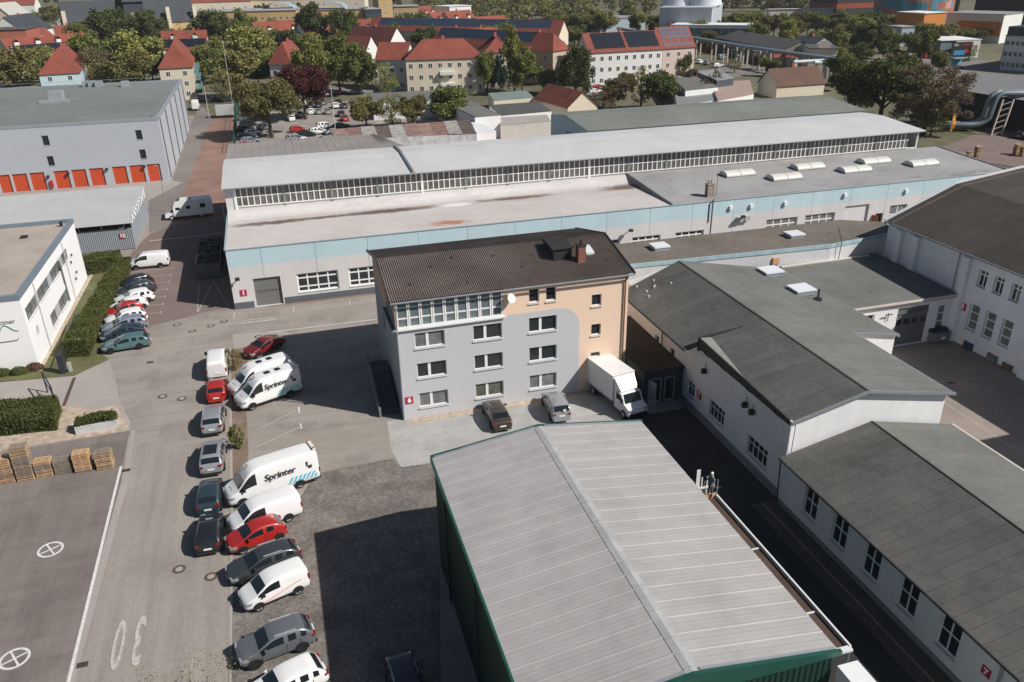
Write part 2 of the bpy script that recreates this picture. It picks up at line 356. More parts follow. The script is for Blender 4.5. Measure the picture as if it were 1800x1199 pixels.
def line(a, b, w, mat=mark, layer=8, px=True, name='road_marking', label='white painted line'):
    a = Vector(P(*a) if px else a); b = Vector(P(*b) if px else b); d = (b-a).normalized(); n = Vector((-d.y,d.x))*w/2; z = layer*.004
    m = MB(); m.poly([(*(a-n),z),(*(b-n),z),(*(b+n),z),(*(a+n),z)]); return structure(m, name, mat, label)
line((213,820),(108,1250), .2, label='long white line along the edge of the open lot')
for y in (110.2,107.5,104.9,102.2,99.6,97,94.4):
    line((-20,y),(-15.4,y), .1, px=False, mat=mark_old, label='faint bay line by the hedge'); line((-15.4,y-.35),(-15.4,y+.35), .12, px=False, mat=mark_old, label='end bar of a bay line')
for a, b in (((452,756),(525,720)),((449,787),(529,750)),((478,712),(494,705))):
    line(a, b, .1, mat=mark_old, label='faint line of an empty bay')
for a, b in (((525,716),(526,726)),((528,745),(530,754))): line(a, b, .14, label='end bar of an empty bay line')
for a, b in (((346,553),(372,500)),((346,553),(409,541)),((403,541),(373,492)),((350,500),(347,552)),((398,386),(400,392))): line(a, b, .1, mat=mark_old, label='painted line of the container bay')
line((262,424),(392,410), .35, mat=mark_old, label='pale band across the drive in the shade of the hall')
line((470,585),(662,562), .35, mat=mark_old, label='long white line in front of the long hall')
for q in ((412,549,411,560),(516,540,516,549),(614,527,615,537)): line(q[:2], q[2:], .14, mat=mark_old, label='short white tick in front of the long hall')
line((424,569),(485,562), .3, mat=mark_old, label='worn white bar in front of the long hall'); line((424,565),(480,558), .2, mat=mark_old, label='worn white bar behind the other one')
for (cx, cy), wh in (((-18.6,51.5),'upper'),((-18.5,41.4),'lower')):
    m = MB(); r0, r1, z = .68, .84, .034; n = 40
    for i in range(n):
        a, b = 2*math.pi*i/n, 2*math.pi*(i+1)/n
        m.poly([(cx+r0*math.cos(a),cy+r0*math.sin(a),z),(cx+r1*math.cos(a),cy+r1*math.sin(a),z),(cx+r1*math.cos(b),cy+r1*math.sin(b),z),(cx+r0*math.cos(b),cy+r0*math.sin(b),z)])
    for a0 in (.5, 2.07):
        d = Vector((math.cos(a0), math.sin(a0))); nn = Vector((-d.y,d.x))*.06; c = Vector((cx,cy)); z2 = z+.002*(a0 > 1)
        m.poly([(*(c-d*.7-nn),z2),(*(c+d*.7-nn),z2),(*(c+d*.7+nn),z2),(*(c-d*.7+nn),z2)])
    structure(m, 'circle_marking', mark, 'white painted circle with a cross in it, the %s of the two' % wh)
for ch, cx in (('3', -11.75), ('0', -12.85)):
    me = textmesh(ch, 1.0, .02); me.transform(Matrix.Diagonal((1.35, 5.6, 1, 1))); me.transform(Matrix.Rotation(math.pi, 4, 'Z')); me.transform(Matrix.Translation((cx, 41.0, .036)))
    me.materials.clear(); me.materials.append(mark_old); o = bpy.data.objects.new('speed_marking', me); COL.objects.link(o); o['kind'] = 'structure'; o['label'] = 'worn white numeral %s of the painted speed limit' % ch
# manholes
mh = [((315,1001),'left of two near the black car'),((371,1014),'right of two near the black car'),((286,697),'left of two in mid drive'),((320,701),'right of two in mid drive'),((371,573),'by the corner of the long hall'),((394,565),'nearest the door of the long hall'),((311,571),'by the parking bays'),((338,582),'worn, alone in the upper drive'),((454,592),'in the pale asphalt patch')]
for (px, py), s in mh:
    x, y = P(px, py); m = MB(); m.cyl((x,y), .42, .0, .026, 24, 0); m.cyl((x,y), .24, .02, .031, 20, 1)
    solo(m, 'manhole_cover', [M('rusty_iron', (.10,.065,.05), .8, .2, 4, 20), M('cover_concrete', (.34,.30,.27), .9, .1)], 'round manhole cover, ' + s, 'manhole cover', (x,y,0), 'manhole covers in the drive')
for px, py, s in ((264,637,'upper drive'),(222,827,'end of the white line'),(145,1169,'bottom of the lot')):
    x, y = P(px, py); m = MB(); m.box(x-.3,x+.3,y-.2,y+.2,.0,.03)
    for k in range(5): m.box(x-.26+k*.11,x-.21+k*.11,y-.17,y+.17,.03,.036)
    solo(m, 'drain_grate', M('drain_iron', (.06,.045,.04), .8, .2, 4, 20), 'dark square drain grate at the ' + s, 'drain grate', (x,y,0), 'drain grates in the drive')
line((131,664),(112,714), .3, mat=M('drain_rust', (.10,.06,.045), .8, .2), layer=7, name='drain_channel', label='rust brown drain channel across the drive')
# ================================================================== CAMPUS BUILDINGS
plaster = M('white_plaster', (.74,.74,.74), .85, .05, .3, 3, pat=('streak', 1.2, .93))
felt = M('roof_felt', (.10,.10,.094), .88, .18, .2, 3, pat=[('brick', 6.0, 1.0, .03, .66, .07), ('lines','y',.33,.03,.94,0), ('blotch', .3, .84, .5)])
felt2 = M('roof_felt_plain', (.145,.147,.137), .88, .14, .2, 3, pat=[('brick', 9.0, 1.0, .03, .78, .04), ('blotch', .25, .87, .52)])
brownfelt = M('brown_roof_felt', (.066,.058,.05), .9, .2, .1, 1.5, pat=('brick', 8.0, 1.0, .03, .75, .08))
flatbrown = M('annex_roof', (.15,.13,.108), .9, .2, .2, 2)
whitetrim = M('white_metal_trim', (.66,.67,.68), .5, .05)
gutter = M('zinc_gutter', (.22,.24,.26), .5, .1)
darkgut = M('dark_gutter', (.035,.035,.035), .5, .1)
plinthm = M('plinth', (.11,.12,.135), .85, .1)

# ---- green metal hall in front
B = thing('green_hall', 'large dark green metal hall with a pale corrugated gable roof', 'hall', (13.7,31.8,0))
GX0,GX1,GY0,GY1,GE,GR,GM = 6.8,20.7,21.5,42.0,8.3,9.25,13.65
green = M('green_cladding', (.008,.038,.029), .55, .1, .3, 4, spec=.4)
def corr_wall(mb, A, Bp, z0, z1f, pitch=.3, dep=.04):
    A = Vector(A); Bp = Vector(Bp); L_ = (Bp-A).length; d = (Bp-A)/L_; n = Vector((d.y,-d.x)); k = int(L_/pitch); pr = []
    for i in range(k+1):
        u = L_*i/k
        for du, q in ((0,0),(.35,0),(.5,dep),(.85,dep)):
            uu = min(u+du*pitch, L_); pr.append((uu,q))
    for (u0,q0),(u1,q1) in zip(pr, pr[1:]):
        if u1-u0 < 1e-4: continue
        p0 = A+d*u0+n*q0; p1 = A+d*u1+n*q1
        mb.poly([(*p0,z0),(*p1,z0),(*p1,z1f(u1)),(*p0,z1f(u0))])
rz = lambda x: GE+(GR-GE)*(1-abs(x-GM)/(GM-GX0 if x < GM else GX1-GM))
m = MB(); corr_wall(m,(GX0,GY1),(GX0,GY0),0,lambda u:GE-.05); corr_wall(m,(GX0,GY0),(GX1,GY0),0,lambda u:rz(GX0+u)-.05)
corr_wall(m,(GX1,GY0),(GX1,GY1),0,lambda u:GE-.05); corr_wall(m,(GX1,GY1),(GX0,GY1),0,lambda u:rz(GX1-u)-.05); m.build('wall', green, B)
roofm = M('pale_metal_roof', (.365,.353,.343), .5, .07, .25, 1.2, metal=0, pat=[('lines','y',1.02,.05,.91,0.1),('lines','y',.255,.03,.98,0.1),('track',.25,.8,.95,0),('blotch',.4,.93,.52)])
def ribroof(mb, xa, xb, za, zb, y0, y1, pitch=.255):
    n = int((y1-y0)/pitch); pr = []
    for i in range(n):
        y = y0+(y1-y0)*i/n
        h = .018 if i % 4 == 0 else .003
        pr += [(y,0),(y+pitch*.55,0),(y+pitch*.65,h),(y+pitch*.9,h)]
    pr.append((y1,0))
    for (a,q0),(b,q1) in zip(pr,pr[1:]): mb.poly([(xa,a,za+q0),(xb,a,zb+q0),(xb,b,zb+q1),(xa,b,za+q1)])
m = MB(); ribroof(m,GX0-.12,GM,GE+.05,GR+.07,GY0-.1,GY1+.1); ribroof(m,GM,GX1+.12,GR+.07,GE+.05,GY0-.1,GY1+.1)
m.build('roof', roofm, B)
rl = MB(); rl.prism([(GM-.32,GY0-.1),(GM,GY0-.1),(GM,GY1),(GM-.32,GY1)],GR-.3,[GR+.05,GR+.115,GR+.115,GR+.05]); rl.prism([(GM,GY0-.1),(GM+.32,GY0-.1),(GM+.32,GY1),(GM,GY1)],GR-.3,[GR+.115,GR+.05,GR+.05,GR+.115]); rl.build('ridge_capping', M('ridge_light', (.37,.372,.372), .4, .12, 1, 6, pat=('lines','y',1.7,.05,.8,0)), B)
tr = MB()
for y, s in ((GY0-.14,-1),(GY1+.12,1)):
    for xa, xb in ((GX0-.2,GM),(GM,GX1+.2)):
        tr.prism([(xa,y-.09),(xb,y-.09),(xb,y+.09),(xa,y+.09)],GE-.12,[rz(max(GX0,xa))+.13,rz(min(xb,GX1))+.13,rz(min(xb,GX1))+.13,rz(max(GX0,xa))+.13])
tr.prism([(GX0-.24,GY0),(GX0-.125,GY0),(GX0-.125,GY1),(GX0-.24,GY1)],GE-.2,GE+.06)
tr.build('verge_trim', M('green_trim', (.014,.075,.055), .4, .1, spec=.5), B)
for y in (GY0-.02, GY1-.08):
    tz = MB()
    for xa, xb in ((GX0,GM-.33),(GM+.33,GX1)): tz.prism([(xa,y),(xb,y),(xb,y+.14),(xa,y+.14)],GE-.1,[rz(xa)+.15,rz(xb)+.15,rz(xb)+.15,rz(xa)+.15])
    tz.build('verge_flashing', ZINC, B)
dpp = MB()
for yy in (24.5, 31.0, 38.2): dpp = MB(); dpp.tube([(GX0-.17,yy,GE-.1),(GX0-.17,yy,.05)], .06); dpp.build('downpipe', green, B)
w_ = MB(); w_.prism([(20.85,15),(21.9,15),(21.9,21.35),(20.85,21.35)],0,7.5); solo(w_,'white_annex',plaster,'small white block at the front corner of the green hall','annex',(21.4,20.6,0))
# ---- scaffold along the green hall, with a worker
S = thing('scaffold', 'scaffold with brown plywood decks along the eave of the green hall', 'scaffold', (21.6,28,0))
wood_d = M('plywood_deck', (.085,.055,.043), .8, .2, .6, 8)
for i in range(5):
    m = MB(); y0 = 22.6+i*2.45; m.box(20.98,22.42,y0,y0+2.42,6.82,6.88); m.build('deck', wood_d, S)
m = MB()
for y in (22.5,25.0,27.5,30.0,32.4,34.9):
    for x in (20.94,22.5): m.tube([(x,y,0),(x,y,7.0 if (y<34 or x<21) else 8.1)], .03, 6)
    m.bar((20.94,y,6.78),(22.5,y,6.78),.05)
m.build('frame', ZINC, S)
m = MB(); m.bar((22.5,22.5,6.98),(22.5,34.9,6.98),.1,.16); m.bar((20.95,22.45,6.96),(22.5,22.45,6.96),.3,.12)
for y in (25,30): m.bar((20.98,y,6.9),(22.4,y,6.9),.1,.03)
m.bar((21.75,30.5,6.93),(21.75,34.4,6.93),.2,.03); m.build('toe_board', whitetrim, S)
m = MB(); m.box(21.5,22.55,34.9,35.05,6.6,7.1); m.build('end_board', M('raw_timber',(.55,.34,.2),.8,.1), S)
for i in range(6):
    m = MB(); x = 20.75+i*.36; yy = 35.6; m.box(x,x+(.24 if i in (0,2) else .07),yy,yy+.05,6.1,7.9 if i != 2 else 8.5); m.build('upright', whitetrim, S)
m = MB(); m.bar((20.7,35.55,7.2),(22.7,35.55,7.2),.06,.12); m.build('guard_rail', whitetrim, S)
# ---- office with peach and grey facade (number 6)
OX0,OX1,OY0,OY1,OE,ORZ,OB = 7.5,28.35,61.4,75.4,11.15,12.75,10.9; ORY = 68.0
B = thing('office_building', 'four storey office with grey and peach facade and dark corrugated roof', 'building', (17.9,68.4,0))
fm = M('office_facade_paint', (.71,.47,.34), .85, .03, .3, 3)
_n = fm.node_tree.nodes; _l = fm.node_tree.links       # the painted grey field with its rounded corner
_g = _n.new('ShaderNodeNewGeometry'); _s = _n.new('ShaderNodeSeparateXYZ'); _l.new(_g.outputs['Position'], _s.inputs[0])
def _m(op,a,b=None):
    n=_n.new('ShaderNodeMath'); n.operation=op
    for i,v in enumerate((a,b)):
        if v is None: continue
        if isinstance(v,(int,float)): n.inputs[i].default_value=v
        else: _l.new(v,n.inputs[i])
    return n.outputs[0]
_rr=1.9; _dx=_m('MAXIMUM',_m('SUBTRACT',_s.outputs[0],23.78-_rr),0); _dz=_m('MAXIMUM',_m('SUBTRACT',_s.outputs[2],8.64-_rr),0)
_f=_m('LESS_THAN',_m('SQRT',_m('ADD',_m('MULTIPLY',_dx,_dx),_m('MULTIPLY',_dz,_dz))),_rr)
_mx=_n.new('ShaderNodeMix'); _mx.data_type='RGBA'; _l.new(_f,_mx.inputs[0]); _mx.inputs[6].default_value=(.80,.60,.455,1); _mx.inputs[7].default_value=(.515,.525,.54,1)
_l.new(_mx.outputs[2], _n['Principled BSDF'].inputs['Base Color'])
wins=[]
for cx,cz in ((10.29,7.35),(15.34,7.3),(20.35,7.34),(10.31,4.5),(15.36,4.49),(20.36,4.48),(10.31,1.62),(15.36,1.66),(20.37,1.7)): wins.append((cx-1.28,cx+1.28,cz-.66,cz+.72,'d'))
for cx,cz in ((25.35,8.95),(25.37,6.1),(25.39,3.3)): wins.append((cx-.46,cx+.46,cz-.52,cz+.55,'s'))
for cx,cz in ((19.55,10.0),(21.1,9.98)): wins.append((cx-.46,cx+.46,cz-.5,cz+.72,'s'))
gl=(7.62,16.75,8.64,11.1)
m=MB(); m.wall((OX0,OY0),(OX1,OY0),0,OE,[(a-OX0,b-OX0,c,d) for a,b,c,d,k in wins]+[(gl[0]-OX0,gl[1]-OX0,gl[2],gl[3])],depth=.2)
m.wall((OX1,OY0),(OX1,OY1),0,OB); m.poly([(OX1,OY0,OB),(OX1,OY1,OB),(OX1,ORY,ORZ-.1)]); m.wall((OX1,OY1),(OX0,OY1),0,OB)
m.build('facade', fm, B)
m=MB(); wh=[(2.2,3.2,3.2,5.3),(.35,4.6,9.0,10.9)]
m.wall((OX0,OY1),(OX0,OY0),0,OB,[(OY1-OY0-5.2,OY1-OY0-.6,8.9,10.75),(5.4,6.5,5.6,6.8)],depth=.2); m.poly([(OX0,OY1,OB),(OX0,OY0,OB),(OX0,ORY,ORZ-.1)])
m.build('side_wall', M('office_side_shaded_paint', (.30,.31,.33), .85, .08, zones=[(8.55,(.50,.34,.25))]), B)  # facade paint repeated darker; the side's shade is put into the colour
sw=window(B,(OX0,OY1),(OX0,OY0),(OY1-OY0-5.2,OY1-OY0-.6,8.9,10.75),cols=5,split=(.35,),sill=False); window(B,(OX0,OY1),(OX0,OY0),(5.4,6.5,5.6,6.8),cols=1)
rd=random.Random(3)
for i,(a,b,c,d,k) in enumerate(wins):
    gm = {0:GLASS2,6:GLASS2,8:GLASS2,7:M('blind_glass',(.10,.10,.08),.25,.3,1,3,pat=('lines','x',.12,.05,1.6,0))}.get(i,GLASS)
    window(B,(OX0,OY0),(OX1,OY0),(a-OX0,b-OX0,c,d),cols=1,glass=gm,depth=.15,ft=.06)
    if k=='d':
        o=MB(); x=a+(b-a)*.42; o.box(x-.12,x+.12,OY0+.13,OY0+.21,c+.06,d-.06); o.build('mullion',WHITE,B)
    q=MB(); q.box(a-.08,b+.08,OY0-.1,OY0+.12,c-.13,c-.055); q.build('window_ledge',M('window_ledge',(.6,.6,.6),.6,.03),B)
# glazed gallery, attic left
G=MB(); n=9; wd=(gl[1]-gl[0])/n
for i in range(n+1):
    x=gl[0]+wd*i
    for s in ((-.14,-.02),(.02,.14)):
        if (i==0 and s[0]<0) or (i==n and s[0]>0): continue
        G.box(x+s[0],x+s[1],OY0+.0,OY0+.12,gl[2]+.1,gl[3])
G.box(gl[0],gl[1],OY0+.03,OY0+.1,gl[2]+.82,gl[2]+.95); G.box(gl[0],gl[1],OY0-.02,OY0+.12,gl[2],gl[2]+.16)
gw=G.build('gallery_window', WHITE, B)
g=MB(); g.poly([(gl[0],OY0+.06,gl[2]),(gl[1],OY0+.06,gl[2]),(gl[1],OY0+.06,gl[3]),(gl[0],OY0+.06,gl[3])])
gg=bpy.data.materials.new('clear_glass'); gg.use_nodes=True; b_=gg.node_tree.nodes['Principled BSDF']; b_.inputs['Base Color'].default_value=(.27,.34,.37,1); b_.inputs['Roughness'].default_value=.03; b_.inputs['Alpha'].default_value=.5; b_.inputs['Specular IOR Level'].default_value=.7
g.build('pane', gg, gw)
I=MB(); I.box(gl[0],gl[1],OY0+.15,OY0+3.2,gl[2]-.1,gl[2]); I.build('gallery_floor',M('gallery_floor',(.35,.35,.3),.7,.1),B)
I=MB(); I.box(gl[0],gl[1],OY0+3.2,OY0+3.3,gl[2],OE+.5)
I.build('gallery_back_wall',M('gallery_back_wall',(.28,.31,.31),.7,.1),B)
for x in (11.3,13.8): 
    I=MB(); I.box(x,x+.9,OY0+3.1,OY0+3.19,gl[2],gl[2]+2); I.build('gallery_door',DARKMETAL,B)
s=MB(); s.box(OX0-.22,gl[1]+.2,OY0-.22,OY0-.003,8.5,8.62); s.build('gallery_sill',whitetrim,B)
s=MB(); s.box(OX0-.35,OX0-.02,OY0-.25,OY0+5.4,8.42,8.6); s.build('gallery_sill',M('blue_grey_trim',(.08,.13,.16),.5,.1),B)
s=MB(); s.box(OX0-.2,gl[1]+.05,OY0-.2,OY0-.003,11.06,11.3); s.build('lintel',M('blue_grey_trim',(.08,.13,.16),.5,.1),B)
# corrugated roof as real waves
rust=M('corrugated_roof', (.16,.13,.113), .85, .28, .25, 5, bump=.2, pat=('blotch',.5,.7,.55), stain=[('y',61.5,40,(.5,.25,1),.62,(.21,.085,.04))])
m=MB(); X0,X1=OX0-.35,OX1+.3; nw=118; sub=6
def wave(x): return .05*math.sin(2*math.pi*nw*(x-X0)/(X1-X0))
xs=[X0+(X1-X0)*i/(nw*sub) for i in range(nw*sub+1)]
for (ya,za,yb,zb) in ((OY0-.42,OE+.12,ORY,ORZ),(ORY,ORZ,OY1+.4,OB+.1)):
    for p,q in zip(xs,xs[1:]): m.poly([(p,ya,za+wave(p)),(q,ya,za+wave(q)),(q,yb,zb+wave(q)),(p,yb,zb+wave(p))])
rf=m.build('roof', rust, B, smooth=False)
m=MB()
for x in (X0-.05,X1+.05):
    for (ya,za,yb,zb) in ((OY0-.45,OE+.1,ORY,ORZ),(ORY,ORZ,OY1+.42,OB+.08)): m.bar((x,ya,za),(x,yb,zb),.12,.26)
m.build('verge_board', DARKMETAL, B)
m=MB(); m.tube([(X0,OY0-.5,OE+.0),(X1,OY0-.5,OE+.0)],.085,8); m.build('gutter',gutter,B)
for x,c in ((OX0+.06,ZINC),(OX1-.35,M('brown_pipe',(.16,.09,.06),.6,.1))):
    m=MB(); m.tube([(x,OY0-.48,OE),(x,OY0-.12,OE-.5 if x>10 else 8.3),(x,OY0-.12,.1)],.07,8); m.build('downpipe',c,B)
m=MB(); rise=(ORZ-OE)/(ORY-OY0)
dz=lambda y:OE+.15+rise*(y-OY0)
m.prism([(22.3,64.3),(24.0,64.3),(24.0,66.9),(22.3,66.9)],dz(64),[13.0,13.0,13.25,13.25]); m.prism([(22.15,64.15),(24.15,64.15),(24.15,67.0),(22.15,67.0)],13.03,[13.12,13.12,13.36,13.36]); m.build('dormer',M('dark_dormer',(.03,.028,.027),.8,.2,1,6,pat=('lines','x',.16,.03,.6,0)),B)
m=MB(); m.box(24.35,25.05,63.5,64.2,dz(63.3)-.2,13.3); ch=m.build('chimney',M('chimney_brick',(.25,.11,.08),.9,.12,1,8,pat=('brick',.24,.075,.012,.7,.12,0,1.5708)),B)
m=MB(); m.box(24.3,25.1,63.45,64.25,13.302,13.4); m.cyl((24.7,63.85),.1,13.4,13.85,8); m.build('chimney_cap',DARKMETAL,ch)
m=MB(); m.prism([(25.6,64.7),(26.35,64.7),(26.35,66),(25.6,66)],dz(64),[dz(64.7)+.14,dz(64.7)+.14,dz(66)+.14,dz(66)+.14]); m.build('skylight',M('skylight_pane',(.6,.65,.66),.2,.0,spec=.6),B)
for x,y in ((9.2,63.2),(11.5,65.6),(14,62.6),(17.3,66.2),(19.2,63.9),(20.6,65.5),(27,63.6),(13.6,66.6)):
    m=MB(); m.box(x-.07,x+.07,y-.1,y+.1,dz(y),dz(y)+.09); m.build('roof_vent',DARKMETAL,rf)
d=MB(); c=Vector((17.35,OY0-.45,10.35)); ax=Vector((.45,-.8,.45)).normalized(); u=ax.cross(Vector((0,0,1))).normalized(); v=u.cross(ax); rr=[(.0,.0),(.2,.02),(.42,.09)]
for (r0,h0),(r1,h1) in zip(rr,rr[1:]):
    for i in range(20):
        a,b=2*math.pi*i/20,2*math.pi*(i+1)/20
        f=lambda r,h,t:tuple(c+ax*h+u*r*math.cos(t)+v*r*math.sin(t))
        d.poly([f(r0,h0,a),f(r1,h1,a),f(r1,h1,b),f(r0,h0,b)])
d.bar(tuple(c-ax*.02),(17.4,OY0-.02,10.2),.04)
solo(d,'satellite_dish',WHITE,'round white satellite dish on the peach wall under the eave','satellite dish',(17.4,OY0-.1,10.2))
plate(B,'6',(8.15,OY0-.01,1.86),(1,0,0),s=.66)
# outside stair on the shaded side
T=thing('outside_staircase','dark outside stair along the shaded side wall of the office','staircase',(6.7,66.5,0))
stc=M('dark_concrete',(.10,.11,.115),.9,.15)
for i in range(12):
    m=MB(); y=62.6+i*.42; m.box(5.75,7.35,y,y+.44,.0 if i==0 else .17*i-.12,.17*(i+1)); m.build('step',stc,T)
m=MB(); m.box(5.75,7.35,67.64,69.6,0,2.05); m.build('landing',stc,T)
m=MB(); m.prism([(5.55,62.4),(5.74,62.4),(5.74,69.6),(5.55,69.6)],0,[.9,.9,2.9,2.9]); m.build('parapet',M('stair_parapet',(.17,.185,.19),.85,.1),T)
# ---- long hall (number 1)
B=thing('long_hall','long pale factory hall with a blue band, glazed clerestory and white roofs','hall',(48,107,0))
LX0,LX1,LY0,LYC,LY1,LE=-7.1,102.8,92.5,107.2,122.0,7.2
blue=(.46,.60,.65)
hw=M('hall_wall_paint',(.50,.49,.48),.85,.06,.2,3,zones=[(5.14,blue)],pat=('streak',.6,.92)); 
_=hw
hw1=M('hall_wall_bays',(.60,.59,.585),.85,.05,.2,3,zones=[(5.14,blue)],pat=[('lines','x',6.08,.07,.55,-.5),('streak',.6,.93)])
hws=[]; 
def lw(x0,x1,z0,z1,**k): hws.append((x0,x1,z0,z1,k))
lw(.26,5.05,1.17,3.5,cols=4,split=(.28,.74)); lw(6.28,11.0,1.17,3.5,cols=4,split=(.28,.74)); lw(12.5,17.1,1.17,3.5,cols=4,split=(.28,.74)); lw(18.6,23.2,1.17,3.5,cols=4,split=(.28,.74))
lw(36.6,41.2,1.17,3.45,cols=4,split=(.28,.74)); lw(42.88,46.95,1.17,3.45,cols=4,split=(.28,.74)); lw(49.1,53.3,1.17,3.45,cols=4,split=(.28,.74))
lw(62.7,67.6,2.1,3.85,cols=4,split=(.5,)); lw(68.8,73.6,2.1,3.9,cols=4,split=(.5,)); lw(82.7,85.6,1.8,3.95,cols=2,split=(.35,)); lw(87.2,90.4,1.8,3.95,cols=2,split=(.35,)); lw(93,96.2,1.8,3.95,cols=2,split=(.35,))
m=MB(); m.wall((LX0,LY0),(LX1,LY0),0,LE,[(a-LX0,b-LX0,c,d) for a,b,c,d,k in hws]+[(-4.66-LX0,-1.6-LX0,0.02,3.5),(75.1-LX0,79.1-LX0,.02,4.55),(80.4-LX0,81.7-LX0,.02,3.0)],depth=.35)
m.wall((LX0,LY1),(LX0,LY0),0,LE)
m.wall((LX1,LY0),(LX1,LY1),0,LE); m.wall((LX1,LY1),(LX0,LY1),0,LE+1); m.build('wall',hw1,B)
for a,b,c,d,k in hws: window(B,(LX0,LY0),(LX1,LY0),(a-LX0,b-LX0,c,d),depth=.2,ft=.16,glass=GLASS if a<60 else GLASS2,**k)
m=MB()
for a,b in ((LX0-.03,-4.9),(-1.4,60)): m.box(a,b,LY0-.05,LY0-.005,0,.8)
m.build('plinth',plinthm,B)
for (x0,x1,z1,mt,nm) in ((-4.66,-1.6,3.5,M('roller_door',(.17,.17,.165),.5,.05,pat=('lines','z',.5,.03,.7,0)),'door'),(75.1,79.1,4.55,M('white_door',(.62,.62,.62),.5,.05,pat=('lines','z',.6,.04,.8,0)),'door')):
    m=MB(); m.box(x0,x1,LY0+.25,LY0+.3,.02,z1); dd=m.build(nm,mt,B)
    if x0<0:
        m=MB()
        for i in range(8): m.box(x0+.3+i*.34,x0+.45+i*.34,LY0+.24,LY0+.249,1.7,1.9)
        m.build('door_window',GLASS,dd)
    else:
        m=MB(); m.box(x0+.3,x1-.3,LY0+.23,LY0+.249,.9,2.0); m.build('door_window',GLASS,dd)
m=MB(); m.box(80.4,81.7,LY0+.3,LY0+.33,.02,3.0); m.build('doorway',DARKMETAL,B)
m=MB(); m.obox((80.05,LY0-.35),(.55,-.83),.42,.03,.02,2.9); m.build('door',M('orange_brown_door',(.36,.15,.06),.6,.1),B)
lr=M('white_stained_roof',(.50,.465,.445),.8,.09,.12,1.2,pat=[('streak',.3,.95),('lines','y',3.1,.02,.95,0)],stain=[('y',103,5,(.05,.2,1),.6,(.38,.30,.26)),('y',105.9,1.3,(.10,.5,1),.35,(.57,.56,.555)),('y',102.7,1.0,(.11,.7,1),.46,(.24,.17,.13))],spots=[(-1.8,102.3,6,1.0,(.09,.055,.04)),(4.5,102.5,4.5,.6,(.13,.08,.055)),(12.8,102.7,7.5,1.15,(.09,.055,.04)),(19.3,94.7,2.8,1.0,(.42,.15,.045)),(30,103.2,6.5,.9,(.13,.08,.06)),(47.0,103.6,4.4,1.4,(.11,.07,.05)),(22,102.6,3,.8,(.72,.71,.71))])
SX=48.4
m=MB(); m.poly([(LX0,LY0,LE),(SX,LY0,LE),(SX,LYC-2.6,LE-.05),(LX0,LYC-2.6,LE-.05)]); m.poly([(LX0,LYC-2.6,LE-.05),(SX,LYC-2.6,LE-.05),(SX,LYC,LE+.75),(LX0,LYC,LE+.75)]); m.build('roof',lr,B)
gr=M('grey_membrane_roof',(.30,.295,.295),.8,.12,.12,1.5,pat=('blotch',.2,.88,.5),stain=[('y',93.4,1.2,(.12,.5,1),.5,(.13,.08,.05))])
m=MB(); BK=8.05
m.poly([(SX,LY0,LE+.06),(LX1,LY0,LE+.06),(LX1,LYC,BK),(SX,LYC,BK)]); m.poly([(SX,LYC,LE-.05),(SX,LY0,LE-.05),(SX,LY0,LE+.06),(SX,LYC,BK)]); m.build('roof',gr,B)['label']='raised grey roof section'
m=MB()
m.bar((LX0,LY0-.02,LE+.03),(LX1,LY0-.02,LE+.03),.1,.1); m.bar((LX0-.02,LY0,LE+.06),(LX0-.02,LYC,LE+.3),.2,.16); m.build('roof_edge',M('roof_edge',(.30,.36,.38),.6,.1),B)
for xq in (SX+.05,LX1): m=MB(); m.bar((xq,LY0,LE+.12),(xq,LYC,BK+.06),.18,.16); m.build('roof_edge',gutter,B)
# clerestory
CZ0,CZ1,CB=7.9,10.95,10.95
fr=MB(); m=MB(); nb=18; L_=(LX1-4.0)-LX0; CX1=98.8
bays=[(LX0+1.2+i*6.05, LX0+1.2+(i+1)*6.05) for i in range(17)]
GLC=M('clerestory_glass',(.12,.115,.105),.25,.35,.35,2,spec=.5)
for i,(a,b) in enumerate(bays):
    b=min(b,CX1-.3); zb=8.3
    f=MB(); k=8 if b-a>5 else 6
    for j in range(1,k): x=a+(b-a)*j/k; f.box(x-.065,x+.065,LYC-.06,LYC+.03,zb,CZ1-.25)
    f.box(a,b,LYC-.045,LYC+.02,(zb+CZ1-.25)/2-.05,(zb+CZ1-.25)/2+.05); f.box(a,b,LYC-.1,LYC+.02,zb-.07,zb+.05); f.box(a,b,LYC-.05,LYC+.02,CZ1-.3,CZ1-.18)
    wn=f.build('window',WHITE,B)
    g=MB(); g.poly([(a,LYC+.01,zb),(b,LYC+.01,zb),(b,LYC+.01,CZ1-.2),(a,LYC+.01,CZ1-.2)]); g.build('pane',GLC,wn)
    c=MB(); w2=.16
    c.box(a-w2,a+w2,LYC-.09,LYC+.04,LE+.3 if a<SX else 8.0,CZ1-.2); c.build('column',WHITE if i in (0,4,8) else M('grey_post',(.22,.23,.23),.7,.15),B)
m=MB(); m.wall((LX0,LYC+.03),(CX1,LYC+.03),LE-.1,CZ0+.34); m.wall((LX0,LYC+.02),(LX0+1.05,LYC+.02),LE,CZ1); m.wall((SX,LYC+.015),(CX1,LYC+.015),7.9,8.29); m.wall((CX1-.3,LYC+.01),(CX1,LYC+.01),8,CZ1)
for x in (LX0,CX1):
    m.poly([(x,LYC,LE),(x,LYC,CZ1-.1),(x,LYC+9.8,CZ1+.58),(x,LY1,CZ1+.3),(x,LY1,LE)])
m.build('clerestory_wall',M('clerestory_wall_paint',(.62,.62,.61),.8,.06,pat=('streak',.8,.9)),B)
prof=[(LYC-.75,CZ1-.02),(LYC+9.8,CZ1+.72),(LY1+.3,CZ1+.42)]
wr=M('white_corrugated_roof',(.50,.50,.505),.75,.05,.2,1.5,pat=[('lines','y',1.15,.03,.93,0),('streak',.5,.96),('blotch',.15,.94,.5)])
